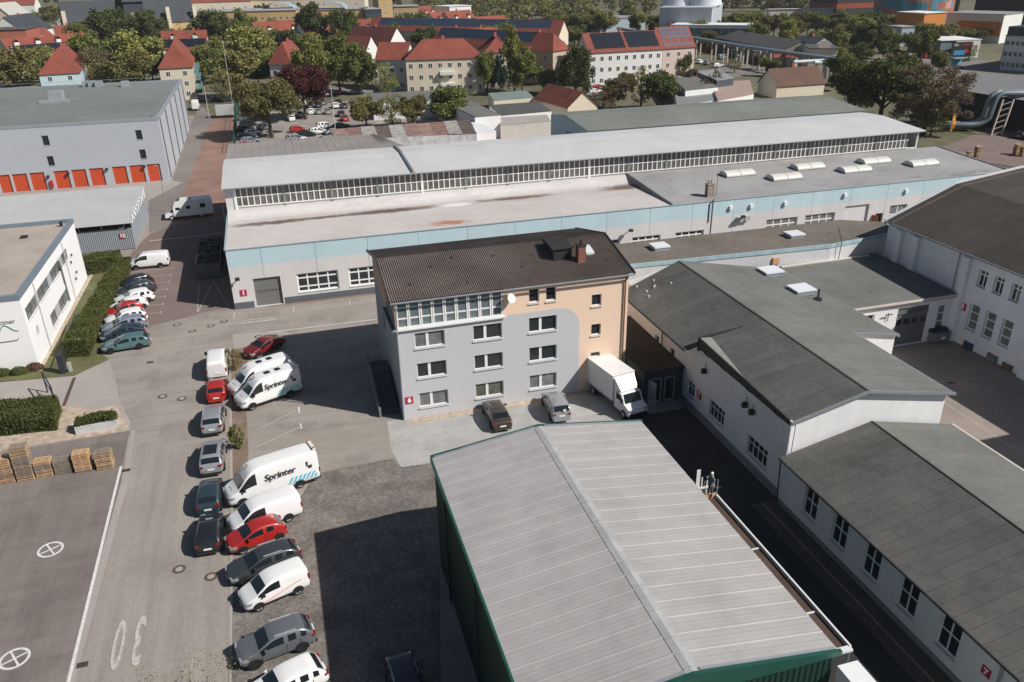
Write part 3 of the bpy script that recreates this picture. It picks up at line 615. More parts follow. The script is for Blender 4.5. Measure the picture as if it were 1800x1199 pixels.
for x0,x1 in ((LX0-.25,17.0),(17.25,CX1+.6)):
    m=MB()
    for (ya,za),(yb,zb) in zip(prof,prof[1:]): m.poly([(x0,ya,za),(x1,ya,za),(x1,yb,zb),(x0,yb,zb)]); m.poly([(x0,ya,za-.12),(x1,ya,za-.12),(x1,yb,zb-.12),(x0,yb,zb-.12)])
    for x in (x0,x1):
        for (ya,za),(yb,zb) in zip(prof,prof[1:]): m.poly([(x,ya,za),(x,yb,zb),(x,yb,zb-.12),(x,ya,za-.12)])
    m.poly([(x0,prof[0][0],prof[0][1]),(x1,prof[0][0],prof[0][1]),(x1,prof[0][0],prof[0][1]-.12),(x0,prof[0][0],prof[0][1]-.12)])
    m.build('clerestory_roof',wr,B)
m=MB(); m.tube([(17.12,y,z+.12) for y,z in prof],.22,8); m.build('expansion_joint_cap',ZINC,B)
m=MB(); m.tube([(LX0,LYC-.8,CZ1-.12),(CX1,LYC-.8,CZ1-.12)],.09,6); m.build('gutter',gutter,B)
for (px,py) in ((1296,307),(1378,311),(1419,295),(1501,298),(1535,285),(1619,287)):
    x,y=P(px,py,7.8); z=LE+.06+(BK-LE-.06)*(y-LY0)/(LYC-LY0)
    D=MB(); n=10
    for s in (0,1):
        xa,xb=x-2.3+s*2.35,x-2.3+s*2.35+2.25
        pr=[(y+1.15*math.cos(math.pi*i/n)*1,z+.1+.62*math.sin(math.pi*i/n)) for i in range(n+1)]
        for (ya,za),(yb,zb) in zip(pr,pr[1:]): D.poly([(xa,ya,za),(xb,ya,za),(xb,yb,zb),(xa,yb,zb)])
        for xx in (xa,xb): D.poly([(xx,a,b) for a,b in pr])
    k=D.build('barrel_skylight',M('opal_dome',(.60,.60,.56),.35,.06,1,6),B)
    m=MB(); m.box(x-2.4,x+2.4,y-1.22,y+1.22,z-.1,z+.13); m.build('kerb',M('membrane_kerb',(.26,.26,.26),.8,.1),k)
for q in ((1379.75,357.5),(1485,342.5),(1592.5,335.75),(1284,365),(1320,362)):
    x,z=RY(*q,LY0); m=MB(); m.box(x-.22,x+.22,LY0-.3,LY0-.003,z-.25,z+.25); m.build('floodlight',WHITE,B)
plate(B,'1',(-5.9,LY0-.01,1.95),(1,0,0),s=.75)
for q in ((1107,405),(1303,381),(421,490)):
    x,z=RY(*q,LY0); m=MB(); m.bar((x,LY0,z),(x-.2,LY0-.7,z+.3),.08); m.box(x-.45,x+.05,LY0-1.0,LY0-.6,z+.1,z+.4); m.build('lamp_arm',DARKMETAL,B)
x,z=RY(1305,381,LY0)
a=MB(); a.box(x-.9,x-.1,LY0-.5,LY0-.02,z-.55,z+.05); a.box(x+.1,x+.95,LY0-.5,LY0-.02,z-.45,z+.15)
a.v=a.v; solo(a,'air_conditioner',M('aircon_grey',(.42,.42,.40),.6,.1),'pair of boxy air conditioner units on the long hall wall','air conditioner',(x,LY0-.3,z-.5))
c=MB(); cx,cy=P(1250,348,7.3); c.box(cx-.45,cx+.45,cy+.2,cy+1.0,7.1,9.0); c.box(cx-.52,cx+.52,cy+.13,cy+1.07,9.0,9.1)
for k in (-.2,.2): c.cyl((cx+k,cy+.6),.09,9.1,9.6,8)
ck=c.build('chimney',M('old_chimney',(.30,.25,.21),.9,.2,1,6),B)
m=MB(); m.tube([(cx+.7,cy,6.8),(cx+.7,cy,10.4)],.03,6); m.tube([(cx-.9,LY0-.06,4.4),(cx-.9,LY0-.06,6.9),(cx-.3,LY0-.06,7.5)],.06,6); m.tube([(cx-.4,LY0-.06,2.5),(cx-.4,LY0-.06,7.3)],.04,6); m.build('mast',DARKMETAL,B)
# ladder at the left gable
m=MB()
for yy in (96.2,96.9): m.tube([(LX0-.6,yy+12,0),(LX0-.6,yy+12,8.3),(LX0+.2,yy+12,8.3)],.04,6)
for i in range(24): m.bar((LX0-.6,108.2,.4+i*.33),(LX0-.6,108.9,.4+i*.33),.03)
m.build('ladder',M('turquoise_steel',(.12,.36,.36),.5,.1),B)
# corrugated lean-to roof behind the clerestory
B2=thing('rear_lean_to','low lean-to with ribbed grey roof behind the clerestory','shed',(5,127,0))
m=MB(); m.prism([(-7,122.4),(18.5,122.4),(15.5,135.2),(-7,135.2)],0,[11.2,11.2,10.9,10.9]); m.build('wall',plaster,B2)
m=MB()
for i in range(66):
    x=-7.2+i*.41; ya,yb,za,zb=122.3,135.5,11.34,11.05
    if x>18.3: break
    for x0_,x1_,h0,h1 in ((x,x+.34,0,0),(x+.34,x+.375,0,.03),(x+.375,x+.41,.03,0)): m.poly([(x0_,ya,za+h0),(x1_,ya,za+h1),(x1_-max(0,(x-15)*.9),yb,zb+h1),(x0_-max(0,(x-15)*.9),yb,zb+h0)])
m.build('roof',M('ribbed_grey_roof',(.27,.25,.235),.7,.1,.3,3,pat=('lines','x',1.23,.09,.75,0),stain=[('x',1,9,(2.5,.05,1),.6,(.24,.10,.06))]),B2)
# ---- flat brown annex
B=thing('flat_annex','low flat-roofed annex with brown felt roof and pale blue edge','annex',(54,82,0))
AZ=7.2
ar=[(29.4,72.8),(33.8,73.0),(57.3,71.9),(62.5,72.6),(66.8,73.5),(68.6,77.1),(64.4,79.6),(35.6,79.9),(29.4,80.0)]
m=MB()
for a,b in zip(ar,ar[1:]+ar[:1]): m.wall(a,b,0,AZ)
m.build('wall',M('annex_brick_white',(.60,.60,.61),.9,.1,.4,5,pat=('brick',.25,.08,.012,.85,.05,0,1.5708)),B)
m=MB(); m.prism(ar,AZ,AZ+.12); m.build('roof',flatbrown,B)
m=MB()
for a,b in zip(ar[:5],ar[1:6]): m.bar((*a,AZ+.0),(*b,AZ+.0),.16,.42)
m.build('roof_edge',M('pale_blue_edge',(.33,.46,.49),.7,.15,1,5),B)
def rooflight(par,x,y,z,l=1.7,w_=1.5,site=True):
    k=MB(); k.box(x-l/2,x+l/2,y-w_/2,y+w_/2,z-.1,z+.3); kk=k.build('rooflight_kerb',M('bluish_kerb',(.25,.30,.34),.6,.1),par)
    d=MB(); d.prism([(x-l/2-.08,y-w_/2-.08),(x+l/2+.08,y-w_/2-.08),(x+l/2+.08,y+w_/2+.08),(x-l/2-.08,y+w_/2+.08)],z+.3,z+.46); d.build('rooflight_dome',M('rooflight_dome',(.72,.74,.76),.3,.03,spec=.5),kk)
rooflight(B,*P(1159,434,7.5),AZ+.12); rooflight(B,*P(1396,413,7.5),AZ+.12)
x_,z_=RY(1365,460,72.0); m=MB(); m.box(x_-.4,x_+.4,72.05,72.3,z_-.35,z_+.4); m.build('boarded_window',M('orange_board',(.55,.30,.16),.8,.1),B)
m=MB(); m.tube([(58.5,71.8,5.5),(58.5,71.7,AZ+.3),(58.5,72.6,AZ+1.8)],.04,6); m.build('vent_pipe',DARKMETAL,B)
# ---- workshop hall 7 (upper, larger gable)
B=thing('workshop_hall','white workshop hall with a wide grey felt gable roof','hall',(38,58,0))
WE,WR_=6.6,8.05; wx0,wx1,wxm=32.3,45.4,38.0; wy0,wy1=41.6,70.4
wwin=[(44.0,46.9,1.0,2.5),(50.6,53.0,1.0,2.4)]
wl=[(43.9,46.6,.95,2.55),(50.2,52.6,.95,2.5),(55.3,56.6,.95,2.4),(59.4,60.2,3.1,3.9),(62.6,63.4,3.0,3.8)]
m=MB(); m.wall((wx0,wy1),(wx0,wy0),0,WE,[(wy1-b,wy1-a,c,d) for a,b,c,d in wl],depth=.2)
m.wall((wx0,wy0),(wx1,wy0),0,WE); m.poly([(wx0,wy0,WE),(wx1,wy0,WE),(wxm,wy0,WR_)]); m.wall((wx1,wy0),(wx1,wy1),0,WE); m.wall((wx1,wy1),(wx0,wy1),0,WE)
m.poly([(wx0,wy1,WE),(wx1,wy1,WE),(wxm,wy1,WR_)]); m.build('wall',plaster,B)
for a,b,c,d in wl: window(B,(wx0,wy1),(wx0,wy0),(wy1-b,wy1-a,c,d),cols=4 if b-a>2 else (2 if b-a>1 else 1),split=(.62,) if b-a>1 else None)
ls=(WR_-WE)/(wxm-wx0)
m=MB(); f0=.0
m.prism([(30.9,55.0),(wxm,55.0),(wxm,wy1),(30.9,wy1)],6.2,[WE-.32,WR_,WR_,WE-.32]) if 0 else None
m.poly([(30.8,54.6,WE-.36),(wxm,54.6,WR_+.1),(wxm,wy1+.1,WR_+.1),(30.8,wy1-1.6,WE-.36)])
SL=M('dark_fascia',(.03,.034,.032),.7,.1)
m.poly([(wx0-.3,wy0-.35,WE+.12),(wxm,wy0-.35,WR_+.1),(wxm,54.6,WR_+.1),(wx0+.75,54.6,WE+.62),(wx0-.3,47.5,WE+.40)])
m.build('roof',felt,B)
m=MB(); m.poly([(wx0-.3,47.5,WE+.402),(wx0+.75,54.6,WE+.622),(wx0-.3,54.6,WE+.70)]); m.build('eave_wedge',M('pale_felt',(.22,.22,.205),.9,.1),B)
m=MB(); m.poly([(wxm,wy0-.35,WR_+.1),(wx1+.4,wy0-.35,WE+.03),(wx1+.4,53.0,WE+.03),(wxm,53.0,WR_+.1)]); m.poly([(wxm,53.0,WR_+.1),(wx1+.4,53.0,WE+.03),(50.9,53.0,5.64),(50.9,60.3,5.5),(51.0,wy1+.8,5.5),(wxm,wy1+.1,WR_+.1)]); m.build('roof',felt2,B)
m=MB(); m.prism([(wx0-.42,wy0-.35),(wx0-.3,wy0-.35),(wx0-.3,54.7),(wx0-.42,54.7)],WE-.22,[WE+.16,WE+.16,WE+.74,WE+.74]); m.build('fascia_board',SL,B)
m=MB(); m.prism([(wx0-.42,54.6),(wxm-2,54.6),(wxm-2,54.75),(wx0-.42,54.75)],WE-.5,[WE+.74,WR_-.28,WR_-.28,WE+.74]); m.build('upstand',SL,B)
m=MB(); m.bar((wxm,wy0-.3,WR_+.12),(wxm,wy1,WR_+.12),.16,.04); m.build('ridge_seam',M('ridge_seam',(.07,.07,.068),.9,.1),B)
m=MB(); m.bar((wx0-.35,wy0-.38,WE+.0),(wxm,wy0-.38,WR_+.05),.1,.22); m.bar((wxm,wy0-.38,WR_+.05),(wx1+.45,wy0-.38,WE+.0),.1,.22); m.bar((wx1+.42,wy0-.3,WE-.04),(wx1+.42,53.0,WE-.04),.12,.16); m.bar((wx1+.4,52.97,WE-.08),(50.9,52.97,5.56),.1,.18); m.build('verge_trim',gutter,B)
m=MB(); m.tube([(30.75,54.9,WE-.42),(30.75,wy1-1.7,WE-.42)],.09,8); m.tube([(32.0,61.5,6.3),(32.15,61.5,.3)],.06,8); m.build('gutter',darkgut,B)
m=MB(); m.tube([(31.95,wy0-.3,WE+.2),(32.0,wy0-.25,.1)],.09,8); m.tube([(32.45,wy0-.2,WE-.1),(32.45,wy0-.15,4.0)],.05,8); m.build('downpipe',whitetrim,B)
for y in (43.2,47.0,50.8,53.4):
    m=MB(); m.prism([(wx0-.5,y-.06),(wx0,y-.06),(wx0,y+.06),(wx0-.5,y+.06)],WE-.1,WE-.0); m.bar((wx0-.5,y,WE-.1),(wx0,y,WE-.6),.1); m.build('eave_bracket',M('brown_bracket',(.07,.045,.035),.8,.1),B)
for y,z in ((47.3,4.8),(46.3,4.7),(53.7,4.6)):
    m=MB(); m.box(wx0-.4,wx0-.02,y-.16,y+.16,z-.2,z+.2); m.bar((wx0-.1,y,z),(wx0-.1,y,z+.7),.04); m.build('wall_lamp',M('brown_bracket',(.07,.045,.035),.8,.1),B)
plate(B,'7',(wx0-.01,54.4,1.9),(0,-1,0),s=.7)
m=MB(); m.box(wx0-.06,wx0-.003,wy0,60,0,.4); m.build('plinth',M('grey_plinth',(.22,.23,.23),.9,.1),B)
rz_=lambda x:8.2-(x-38)*.197
for q in ((1354,479),(1408,511)):
    x,y=P(*q,6.3); y=min(y,69.2); rooflight(B,x,y,rz_(x)-.05,2.0,1.8)
x,y=P(1437,530,5.9); m=MB(); m.cyl((x,y),.09,rz_(x)-.2,rz_(x)+1.0,8); m.cyl((x,y),.4,rz_(x)-.3,rz_(x)+.06,10); m.build('vent_pipe',DARKMETAL,B)
for i in range(7):
    x=R.uniform(32.2,35.5); y=R.uniform(64,69.5); z=WE+(x-wx0)*ls; m=MB(); m.cyl((x,y),.09,z,z+.2,8); m.build('bird_dropping_vent' if 0 else 'small_vent',M('pale_vent',(.6,.6,.58),.6,.1),B)
# ---- gate building 4 (garage) behind
B=thing('garage_wing','flat-roofed wing with a big grey folding gate','building',(57,66,0))
m=MB(); gy=60.4
m.wall((46,gy),(64.2,gy),0,4.75,[(53.1-46,54.6-46,2.7,4.0),(57.3-46,61.2-46,.05,4.25),(62.3-46,63.3-46,1.2,3.9)],depth=.3); m.wall((51.0,wy1+.8),(51,gy),0,5.45); m.build('wall',plaster,B)
m=MB(); m.prism([(51.02,gy-.3),(64.0,gy-.3),(64.0,72.4),(51.02,71.9)],4.76,[5.1,5.1,5.45,5.45]); m.build('roof',felt2,B)
m=MB(); m.bar((50.9,gy-.35,5.0),(64.0,gy-.35,5.0),.12,.22); m.build('roof_edge',M('cream_edge',(.55,.5,.45),.8,.1),B); m=MB(); m.bar((51.2,71.75,5.5),(62.6,71.9,5.5),.3,.12); m.build('roof_edge',M('cream_edge',(.55,.5,.45)),B)
window(B,(46,gy),(64.2,gy),(7.1,8.6,2.7,4.0),cols=1,depth=.2)
window(B,(46,gy),(64.2,gy),(16.3,17.3,1.2,3.9),cols=1,split=(.33,.67),depth=.2,glass=GLASS2)
for k in range(4):
    m=MB(); x=57.3+k*.975; m.box(x+.02,x+.955,gy+.2,gy+.26,.05,4.25); gd=m.build('gate_leaf',M('gate_grey',(.13,.14,.145),.6,.1),B)
    m=MB(); m.box(x+.15,x+.8,gy+.18,gy+.199,2.3,2.9); m.build('gate_window',GLASS,gd)
m=MB(); m.bar((57.25,gy+.1,3.6),(61.25,gy+.1,3.6),.06,.12); m.build('gate_rail',M('gate_grey',(.13,.14,.145),.6,.1),B)
plate(B,'4',(56.2,gy-.01,1.9),(1,0,0),s=.6)
text('KEINE EINFAHRT',.16,(56.1,gy-.03,3.5),(1,0,0),(0,0,1),DARKMETAL,B) if 0 else None
m=MB(); m.bar((56.1,gy-.12,3.1),(56.1,gy-.12,4.0),.05); m.bar((55.7,gy-.3,3.9),(56.4,gy-.3,3.9),.12,.06); m.build('door_lamp',DARKMETAL,B)
B=thing('porch','small white block in front of the gate wing beside the courtyard','porch',(49,57,0))
m=MB(); m.prism([(45.42,53.2),(50.7,53.2),(50.7,60.3),(45.42,60.3)],0,[6.45,5.42,5.42,6.45]); m.build('wall',plaster,B)
m=MB(); m.box(50.9,51.05,53,60.2,5.3,5.5); m.build('gutter',gutter,B)
# ---- low hall 7 in front
B=thing('low_hall','long low white hall with tall windows and grey felt gable roof','hall',(38.8,25,0))
l0,l1,lm,LE2,LR2,ly0,ly1=31.7,46.0,38.8,3.9,5.45,17.6,41.3
cy=[37.7,34.6,31.5,28.35,25.2]; lwin=[(c-.72,c+.72,1.2,3.42) for c in cy]
m=MB(); m.wall((l0,ly1),(l0,ly0),0,LE2,[(ly1-b,ly1-a,c,d) for a,b,c,d in lwin],depth=.2); m.wall((l0,ly0),(l1,ly0),0,LE2); m.poly([(l0,ly0,LE2),(l1,ly0,LE2),(lm,ly0,LR2)]); m.wall((l1,ly0),(l1,ly1),0,LE2); m.build('wall',plaster,B)
for a,b,c,d in lwin: window(B,(l0,ly1),(l0,ly0),(ly1-b,ly1-a,c,d),cols=2,split=(.55,),ft=.08)
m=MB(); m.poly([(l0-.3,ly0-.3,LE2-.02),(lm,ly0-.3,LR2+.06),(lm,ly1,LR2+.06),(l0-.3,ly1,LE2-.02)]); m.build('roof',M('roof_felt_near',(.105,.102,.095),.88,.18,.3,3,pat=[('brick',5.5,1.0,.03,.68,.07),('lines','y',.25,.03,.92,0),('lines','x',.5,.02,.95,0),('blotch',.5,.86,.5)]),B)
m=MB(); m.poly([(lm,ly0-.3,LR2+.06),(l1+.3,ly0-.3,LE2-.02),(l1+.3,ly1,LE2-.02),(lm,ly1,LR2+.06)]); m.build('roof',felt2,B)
m=MB(); m.bar((lm,ly0-.3,LR2+.08),(lm,ly1,LR2+.08),.12,.03); m.bar((l0-.32,ly0-.3,LE2-.08),(l0-.32,ly1,LE2-.08),.14,.12); m.tube([(l0-.3,ly1-.2,LE2-.1),(l0-.12,ly1-.2,.1)],.05,8); m.build('gutter',darkgut,B)
m=MB(); m.bar((l1+.32,ly0-.3,LE2-.06),(l1+.32,ly1,LE2-.06),.2,.1); m.bar((l0-.3,ly0-.35,LE2),(lm,ly0-.35,LR2),.1,.16); m.build('verge_trim',M('cream_edge',(.55,.5,.45),.8,.1),B)
m=MB(); m.box(l0-.05,l0-.003,ly0,ly1,0,.45); m.build('plinth',M('grey_plinth',(.22,.23,.23),.9,.1),B)
rl_=random.Random(4)
m=MB()
for i in range(30):
    y=17.9+(i*7%23)+rl_.choice((0,.5)); f=((i*37)%100)/100*.92+.04; x=l0+(lm-l0)*f; z=LE2+(LR2-LE2)*f+.012+.04*f
    m.poly([(x-.02,y,z),(x+.03,y,z+.006),(x+.03,y+.95,z+.006),(x-.02,y+.95,z)])
tag(m.build('felt_lap',M('felt_lap',(.035,.034,.032),.9,.1),B),'short dark lap joints of the roof felt',kind='stuff')
plate(B,'7',(l0-.01,22.6,2.35),(0,-1,0),s=.55)
m=MB(); m.tube([(l0-.2,21.75,LE2-.1),(l0-.12,21.75,.1)],.08,8); m.build('downpipe',ZINC,B)
# ---- big hall 3 on the right
B=thing('big_hall','tall white factory hall with wall piers and a dark brown felt roof','hall',(80,60,0))
bx,by1,BE=64.4,71.7,9.45; by0=37.0
bw=[(y-.55,y+.55,6.5,8.2) for y in (58.1,56.15,54.2)]+[(y-.62,y+.62,1.9,4.6) for y in (58.1,56.1,54.1)]
m=MB(); m.wall((bx,by1),(bx,by0),0,BE,[(by1-b,by1-a,c,d) for a,b,c,d in bw],depth=.3); m.wall((bx,by0),(110,by0),0,BE); m.poly([(bx,by1,0),(bx,by1,BE),(72.56,by1,12.75),(81.6,by1,13.8),(98,by1,12.5),(110,by1,9),(110,by1,0)]); m.build('wall',M('shade_white_plaster',(.72,.74,.76),.85,.06,.3,3,pat=('streak',1,.93)),B)
for i,(a,b,c,d) in enumerate(bw): window(B,(bx,by1),(bx,by0),(by1-b,by1-a,c,d),cols=2 if i<3 else 1,split=(.72,) if i<3 else (.34,.67),depth=.25,ft=.1,glass=GLASS if i<3 else GLASS2)
for y in (69.6,67.1,60.1,51.0,42.5):
    m=MB(); m.box(bx-.45,bx-.003,y-.45,y+.45,0,BE-.55); m.prism([(bx-.45,y-.47),(bx-.003,y-.47),(bx-.003,y+.47),(bx-.45,y+.47)],BE-.548,[BE-.5,BE-.15,BE-.15,BE-.5]); m.build('wall_pier',M('shade_white_plaster',(.72,.74,.76)),B)
BP=[(bx-.55,BE-.02),(72.56,12.85),(81.6,13.95),(98,12.6),(110,9.2)]
m=MB()
for (xa,za),(xb,zb) in zip(BP,BP[1:]): m.poly([(xa,by0-.3,za),(xb,by0-.3,zb),(xb,by1+.3,zb),(xa,by1+.3,za)])
m.build('roof',brownfelt,B)
m=MB()
for (xa,za),(xb,zb) in zip(BP,BP[1:]): m.bar((xa,by1+.2,za+.06),(xb,by1+.2,zb+.06),.3,.2)
m.build('verge_trim',whitetrim,B)
m=MB()
for (xa,za),(xb,zb) in zip(BP,BP[1:]): m.bar((xa,by1-.9,za+.04),(xb,by1-.9,zb+.04),.18,.1)
m.build('roof_seam',M('brown_seam',(.13,.11,.09),.9,.1),B)
m=MB(); m.tube([(bx-.6,by0,BE-.1),(bx-.6,by1,BE-.1)],.09,6); m.tube([(bx-.15,61.2,BE-.2),(bx-.15,61.2,5.2)],.05,6); m.build('gutter',gutter,B)
plate(B,'3',(bx-.01,59.5,3.9),(0,-1,0),s=.75)
B=thing('shadow_block','unseen tall white block beyond the courtyard, added to cast its shadow there','building',(76,28,0))  # out of view; added and sized for the shadow on the courtyard
m=MB(); m.prism([(66.5,4),(88,4),(88,32.5),(66.5,32.5)],0,16.0); m.build('wall',plaster,B); 
m=MB(); m.prism([(66.3,3.8),(88.2,3.8),(88.2,32.7),(66.3,32.7)],16.02,16.2); m.build('roof',felt2,B)
# ---- glass link between office and workshop
B=thing('glazed_link','low dark entrance link with glazed doors between the office and the workshop hall','entrance',(29.8,60,0))
m=MB(); m.prism([(28.4,57.4),(32.2,57.4),(32.2,69),(28.4,69)],0,3.15); m.build('wall',M('dark_teal_wall',(.05,.065,.07),.6,.15),B)
m=MB(); m.prism([(28.25,57.2),(32.25,57.2),(32.25,69.2),(28.25,69.2)],3.155,3.35); m.build('roof',M('dark_roof',(.045,.04,.035),.9,.2),B)
for x in (30.9,29.6):
    f=MB(); y=57.33; f.box(x-.5,x-.42,y-.05,y+.02,.15,2.5); f.box(x+.42,x+.5,y-.05,y+.02,.15,2.5); f.box(x-.42,x+.42,y-.05,y+.02,2.42,2.5); f.box(x-.42,x+.42,y-.05,y+.02,.15,.25)
    d_=f.build('door',M('grey_frame',(.4,.42,.42),.5,.05),B); g=MB(); g.poly([(x-.42,y-.01,.2),(x+.42,y-.01,.2),(x+.42,y-.01,2.45),(x-.42,y-.01,2.45)]); g.build('pane',GLASS,d_)
f=MB(); f.obox((29.05,56.95),(.35,-.94),.45,.03,.15,2.45); f.build('open_door_leaf',M('grey_frame',(.4,.42,.42)),B)
st=MB(); st.prism([(28.2,55.6),(31.6,55.6),(32.1,57.2),(28.2,57.2)],0,.15); solo(st,'entrance_step',M('grey_step',(.2,.2,.195),.9,.1),'broad grey concrete step before the glazed doors','step',(30,56.4,0))
# ---- white office on the left
B=thing('white_office','white rendered office with a gravel flat roof and strip windows','building',(-35,97,0))
wx=-25.8; wy0_,wy1_=82.9,110.2; WZ=7.75
ww=[(83.7,103.9,4.7,6.1),(90.8,99.9,1.0,2.5)]
m=MB(); m.wall((wx,wy0_),(wx,wy1_),0,WZ,[(a-wy0_,b-wy0_,c,d) for a,b,c,d in ww],depth=.2); m.wall((-52,wy0_),(wx,wy0_),0,WZ); m.wall((wx,wy1_),(-52,wy1_),0,WZ); m.wall((-52,wy1_),(-52,wy0_),0,WZ)
m.build('wall',M('bright_render',(.80,.80,.80),.85,.02,.2,3),B)
AF=M('anthracite_frame',(.07,.075,.08),.5,0); PG=M('panel_light_grey',(.42,.43,.44),.6,.03)
for (c,d),segs in (((4.7,6.1),((83.7,87.9,2),(88.9,93.6,2),(95.0,99.5,2),(101.0,103.9,1))),((1.0,2.5),((90.8,93.4,1),(95.4,99.9,2)))):
    for a,b,k in segs: window(B,(wx,wy0_),(wx,wy1_),(a-wy0_,b-wy0_,c,d),cols=k,frame=AF,glass=GLASS2,depth=.12)
    for (a,b,k),(a2,b2,k2) in zip(segs,segs[1:]):
        m=MB(); m.box(wx-.12,wx-.06,b,a2,c,d); m.build('cladding_panel',PG,B)
m=MB(); m.prism([(-51.7,wy0_+.3),(wx-.3,wy0_+.3),(wx-.3,wy1_-.3),(-51.7,wy1_-.3)],WZ-.4,WZ-.32); m.build('roof',M('roof_gravel',(.36,.31,.27),.95,.15,.3,8,bump=.3),B)
m=MB(); zz=(WZ-.4,WZ+.12)
m.box(-52.05,wx+.05,wy0_-.05,wy0_+.38,*zz); m.box(wx-.38,wx+.05,wy0_+.381,wy1_-.381,*zz); m.box(-52.05,wx+.05,wy1_-.38,wy1_+.05,*zz); m.build('parapet',M('parapet_grey',(.17,.21,.25),.5,.05),B)
m=MB()
for y in (87.9,102.0): m.tube([(wx+.1,y,.1),(wx+.1,y,7.3)],.055,8)
m.build('downpipe',M('light_grey_pipe',(.5,.5,.5),.5,.05),B)
m=MB()
for y,z0,z1 in ((99.2,.9,5.2),(99.0,3.2,5.9)): m.box(wx+.02,wx+.14,y,y+.18,z0,z1)
m.build('wall_conduit',M('pipe_dark_grey',(.12,.12,.12),.5,.05),B)
for y,z in ((103.6,4.1),(104.6,4.7),(103.9,1.9),(104.9,2.4)):
    m=MB(); m.cyl((wx+.2,y),.09,z,z+.3,8); m.build('wall_lamp',DARKMETAL,B)
dk=M('sign_letters_dark',(.10,.10,.11),.6,0)
text('ctner',.66,(-27.4,wy0_-.03,5.25),(1,0,0),(0,0,1),dk,B)['label']='dark letters ctner, end of a longer name'
lg=MB(); pts=[(-28.9,4.1),(-28.4,4.15),(-27.85,4.95),(-27.55,4.85),(-27.0,4.3),(-26.65,4.2)]
for (xa,za),(xb,zb) in zip(pts,pts[1:]): lg.bar((xa,wy0_-.03,za),(xb,wy0_-.03,zb),.03,.07)
lg.build('zigzag_logo',M('logo_green',(.03,.22,.14),.6,0),B)
lg=MB(); lg.bar((-29,wy0_-.03,3.2),(-26.95,wy0_-.03,3.25),.03,.07); lg.bar((-26.97,wy0_-.03,3.25),(-26.8,wy0_-.03,3.5),.03,.05); lg.build('logo_underline',dk,B)
lg=MB()
for a in range(5): lg.bar((wx+.03,84.9+a*.22,2.6+.3*(a%2)),(wx+.03,85.4+a*.12,3.6-.2*(a%3)),.03,.05)
lg.build('wall_sign',M('sign_grey_lines',(.35,.35,.35),.6,0),B)
m=MB(); m.box(-27,-26.7,108.4,108.7,WZ-.3,WZ+.3); m.box(-30.5,-29.8,104.5,105.1,WZ-.3,WZ-.05); m.build('roof_vent',DARKMETAL,B)
# ---- shed 12
B=thing('corrugated_shed','grey corrugated shed with open eave strip and number 12','shed',(-34,128,0))
sh=M('grey_blue_corrugated',(.25,.27,.29),.6,.06,.3,4)
s0,s1=(-20.6,125.2),(-20.0,136.6); q0=(-46,121.5)
sA=Vector((-46,119.9)); 
m=MB(); corr_wall(m,(-50,120.2),(-21,120.2),.3,lambda u:3.3,.25,.05); corr_wall(m,(-21,120.2),(-21,136.5),.3,lambda u:3.8,.25,.03); corr_wall(m,(-21,136.5),(-50,136.5),.3,lambda u:4.2,.5,.03); m.build('wall',sh,B)
m=MB(); m.box(-49.9,-21.05,120.25,136.4,0,.3); m.build('plinth',conc,B)
m=MB(); m.box(-49.5,-21.3,120.6,120.7,3.3,4.1); m.build('eave_gap',DARKMETAL,B)
for x in [-22-i*2.9 for i in range(10)]: 
    m=MB(); m.box(x-.05,x+.05,120.4,120.5,3.3,4.15); m.build('post',WHITE,B)
m=MB(); n=118
for i in range(n):
    x=-50.6+i*.253; h=.05
    m.poly([(x,119.5,4.12),(x+.16,119.5,4.12),(x+.16,137.4,5.2),(x,137.4,5.2)]); m.poly([(x+.16,119.5,4.12),(x+.2,119.5,4.14),(x+.2,137.4,5.22),(x+.16,137.4,5.2)]); m.poly([(x+.2,119.5,4.14),(x+.253,119.5,4.12),(x+.253,137.4,5.2),(x+.2,137.4,5.22)])
m.build('roof',M('pale_sheet_roof',(.42,.42,.42),.6,.06,.2,3,stain=[('y',129.5,1,(.25,1.2,1),.62,(.3,.14,.1))]),B)
m=MB()
for i in range(9): m.bar((-20.9,121+i*1.8,3.7),(-20.9,122.2+i*1.8,4.6+i*.06),.1)
m.build('gable_lattice',WHITE,B)
plate(B,'12',(-22.4,120.1,2.3),(1,0,0),s=.72)
# ---- storage building with orange doors
B=thing('storage_building','large pale grey storage building with a row of orange roller doors','building',(-50,190,0))
kx0,kx1,ky0,ky1,KZ=-95,-20.1,163.1,222,11.5
kd=[]
x=-22.0
for i in range(12):
    px0=[(0,64),(81,187),(207,312),(380,485),(507,610),(633,735),(798,898),(920,1022),(1044,1137)]
for a,b in [(-20,64),(81,187),(207,312),(380,485),(507,610),(633,735),(798,898),(920,1022),(1044,1137)]:
    kd.append((RY(a/4,280+110/4,ky0)[0],RY(b/4,280+110/4,ky0)[0]))
kd=[(-83,-79.4),(-78,-74.4)]+kd if 0 else kd
ko=[(a-kx0,b-kx0,.05,3.3) for a,b in kd]; kw=[]
for px,py in ((80,247),(89,283),(244,237),(251,271)):
    x,z=RY(px,py,ky0); kw.append((x-.55-kx0,x+.55-kx0,z-.9,z+.85))
m=MB(); m.wall((kx0,ky0),(kx1,ky0),0,KZ,ko+kw,depth=.3); m.wall((kx1,ky0),(kx1,ky1),0,KZ); m.wall((kx1,ky1),(kx0,ky1),0,KZ); m.wall((kx0,ky1),(kx0,ky0),0,KZ)
m.build('wall',M('pale_grey_panels',(.40,.425,.46),.6,.03,.1,2,pat=('lines','x',1.0,.02,.96,0)),B)
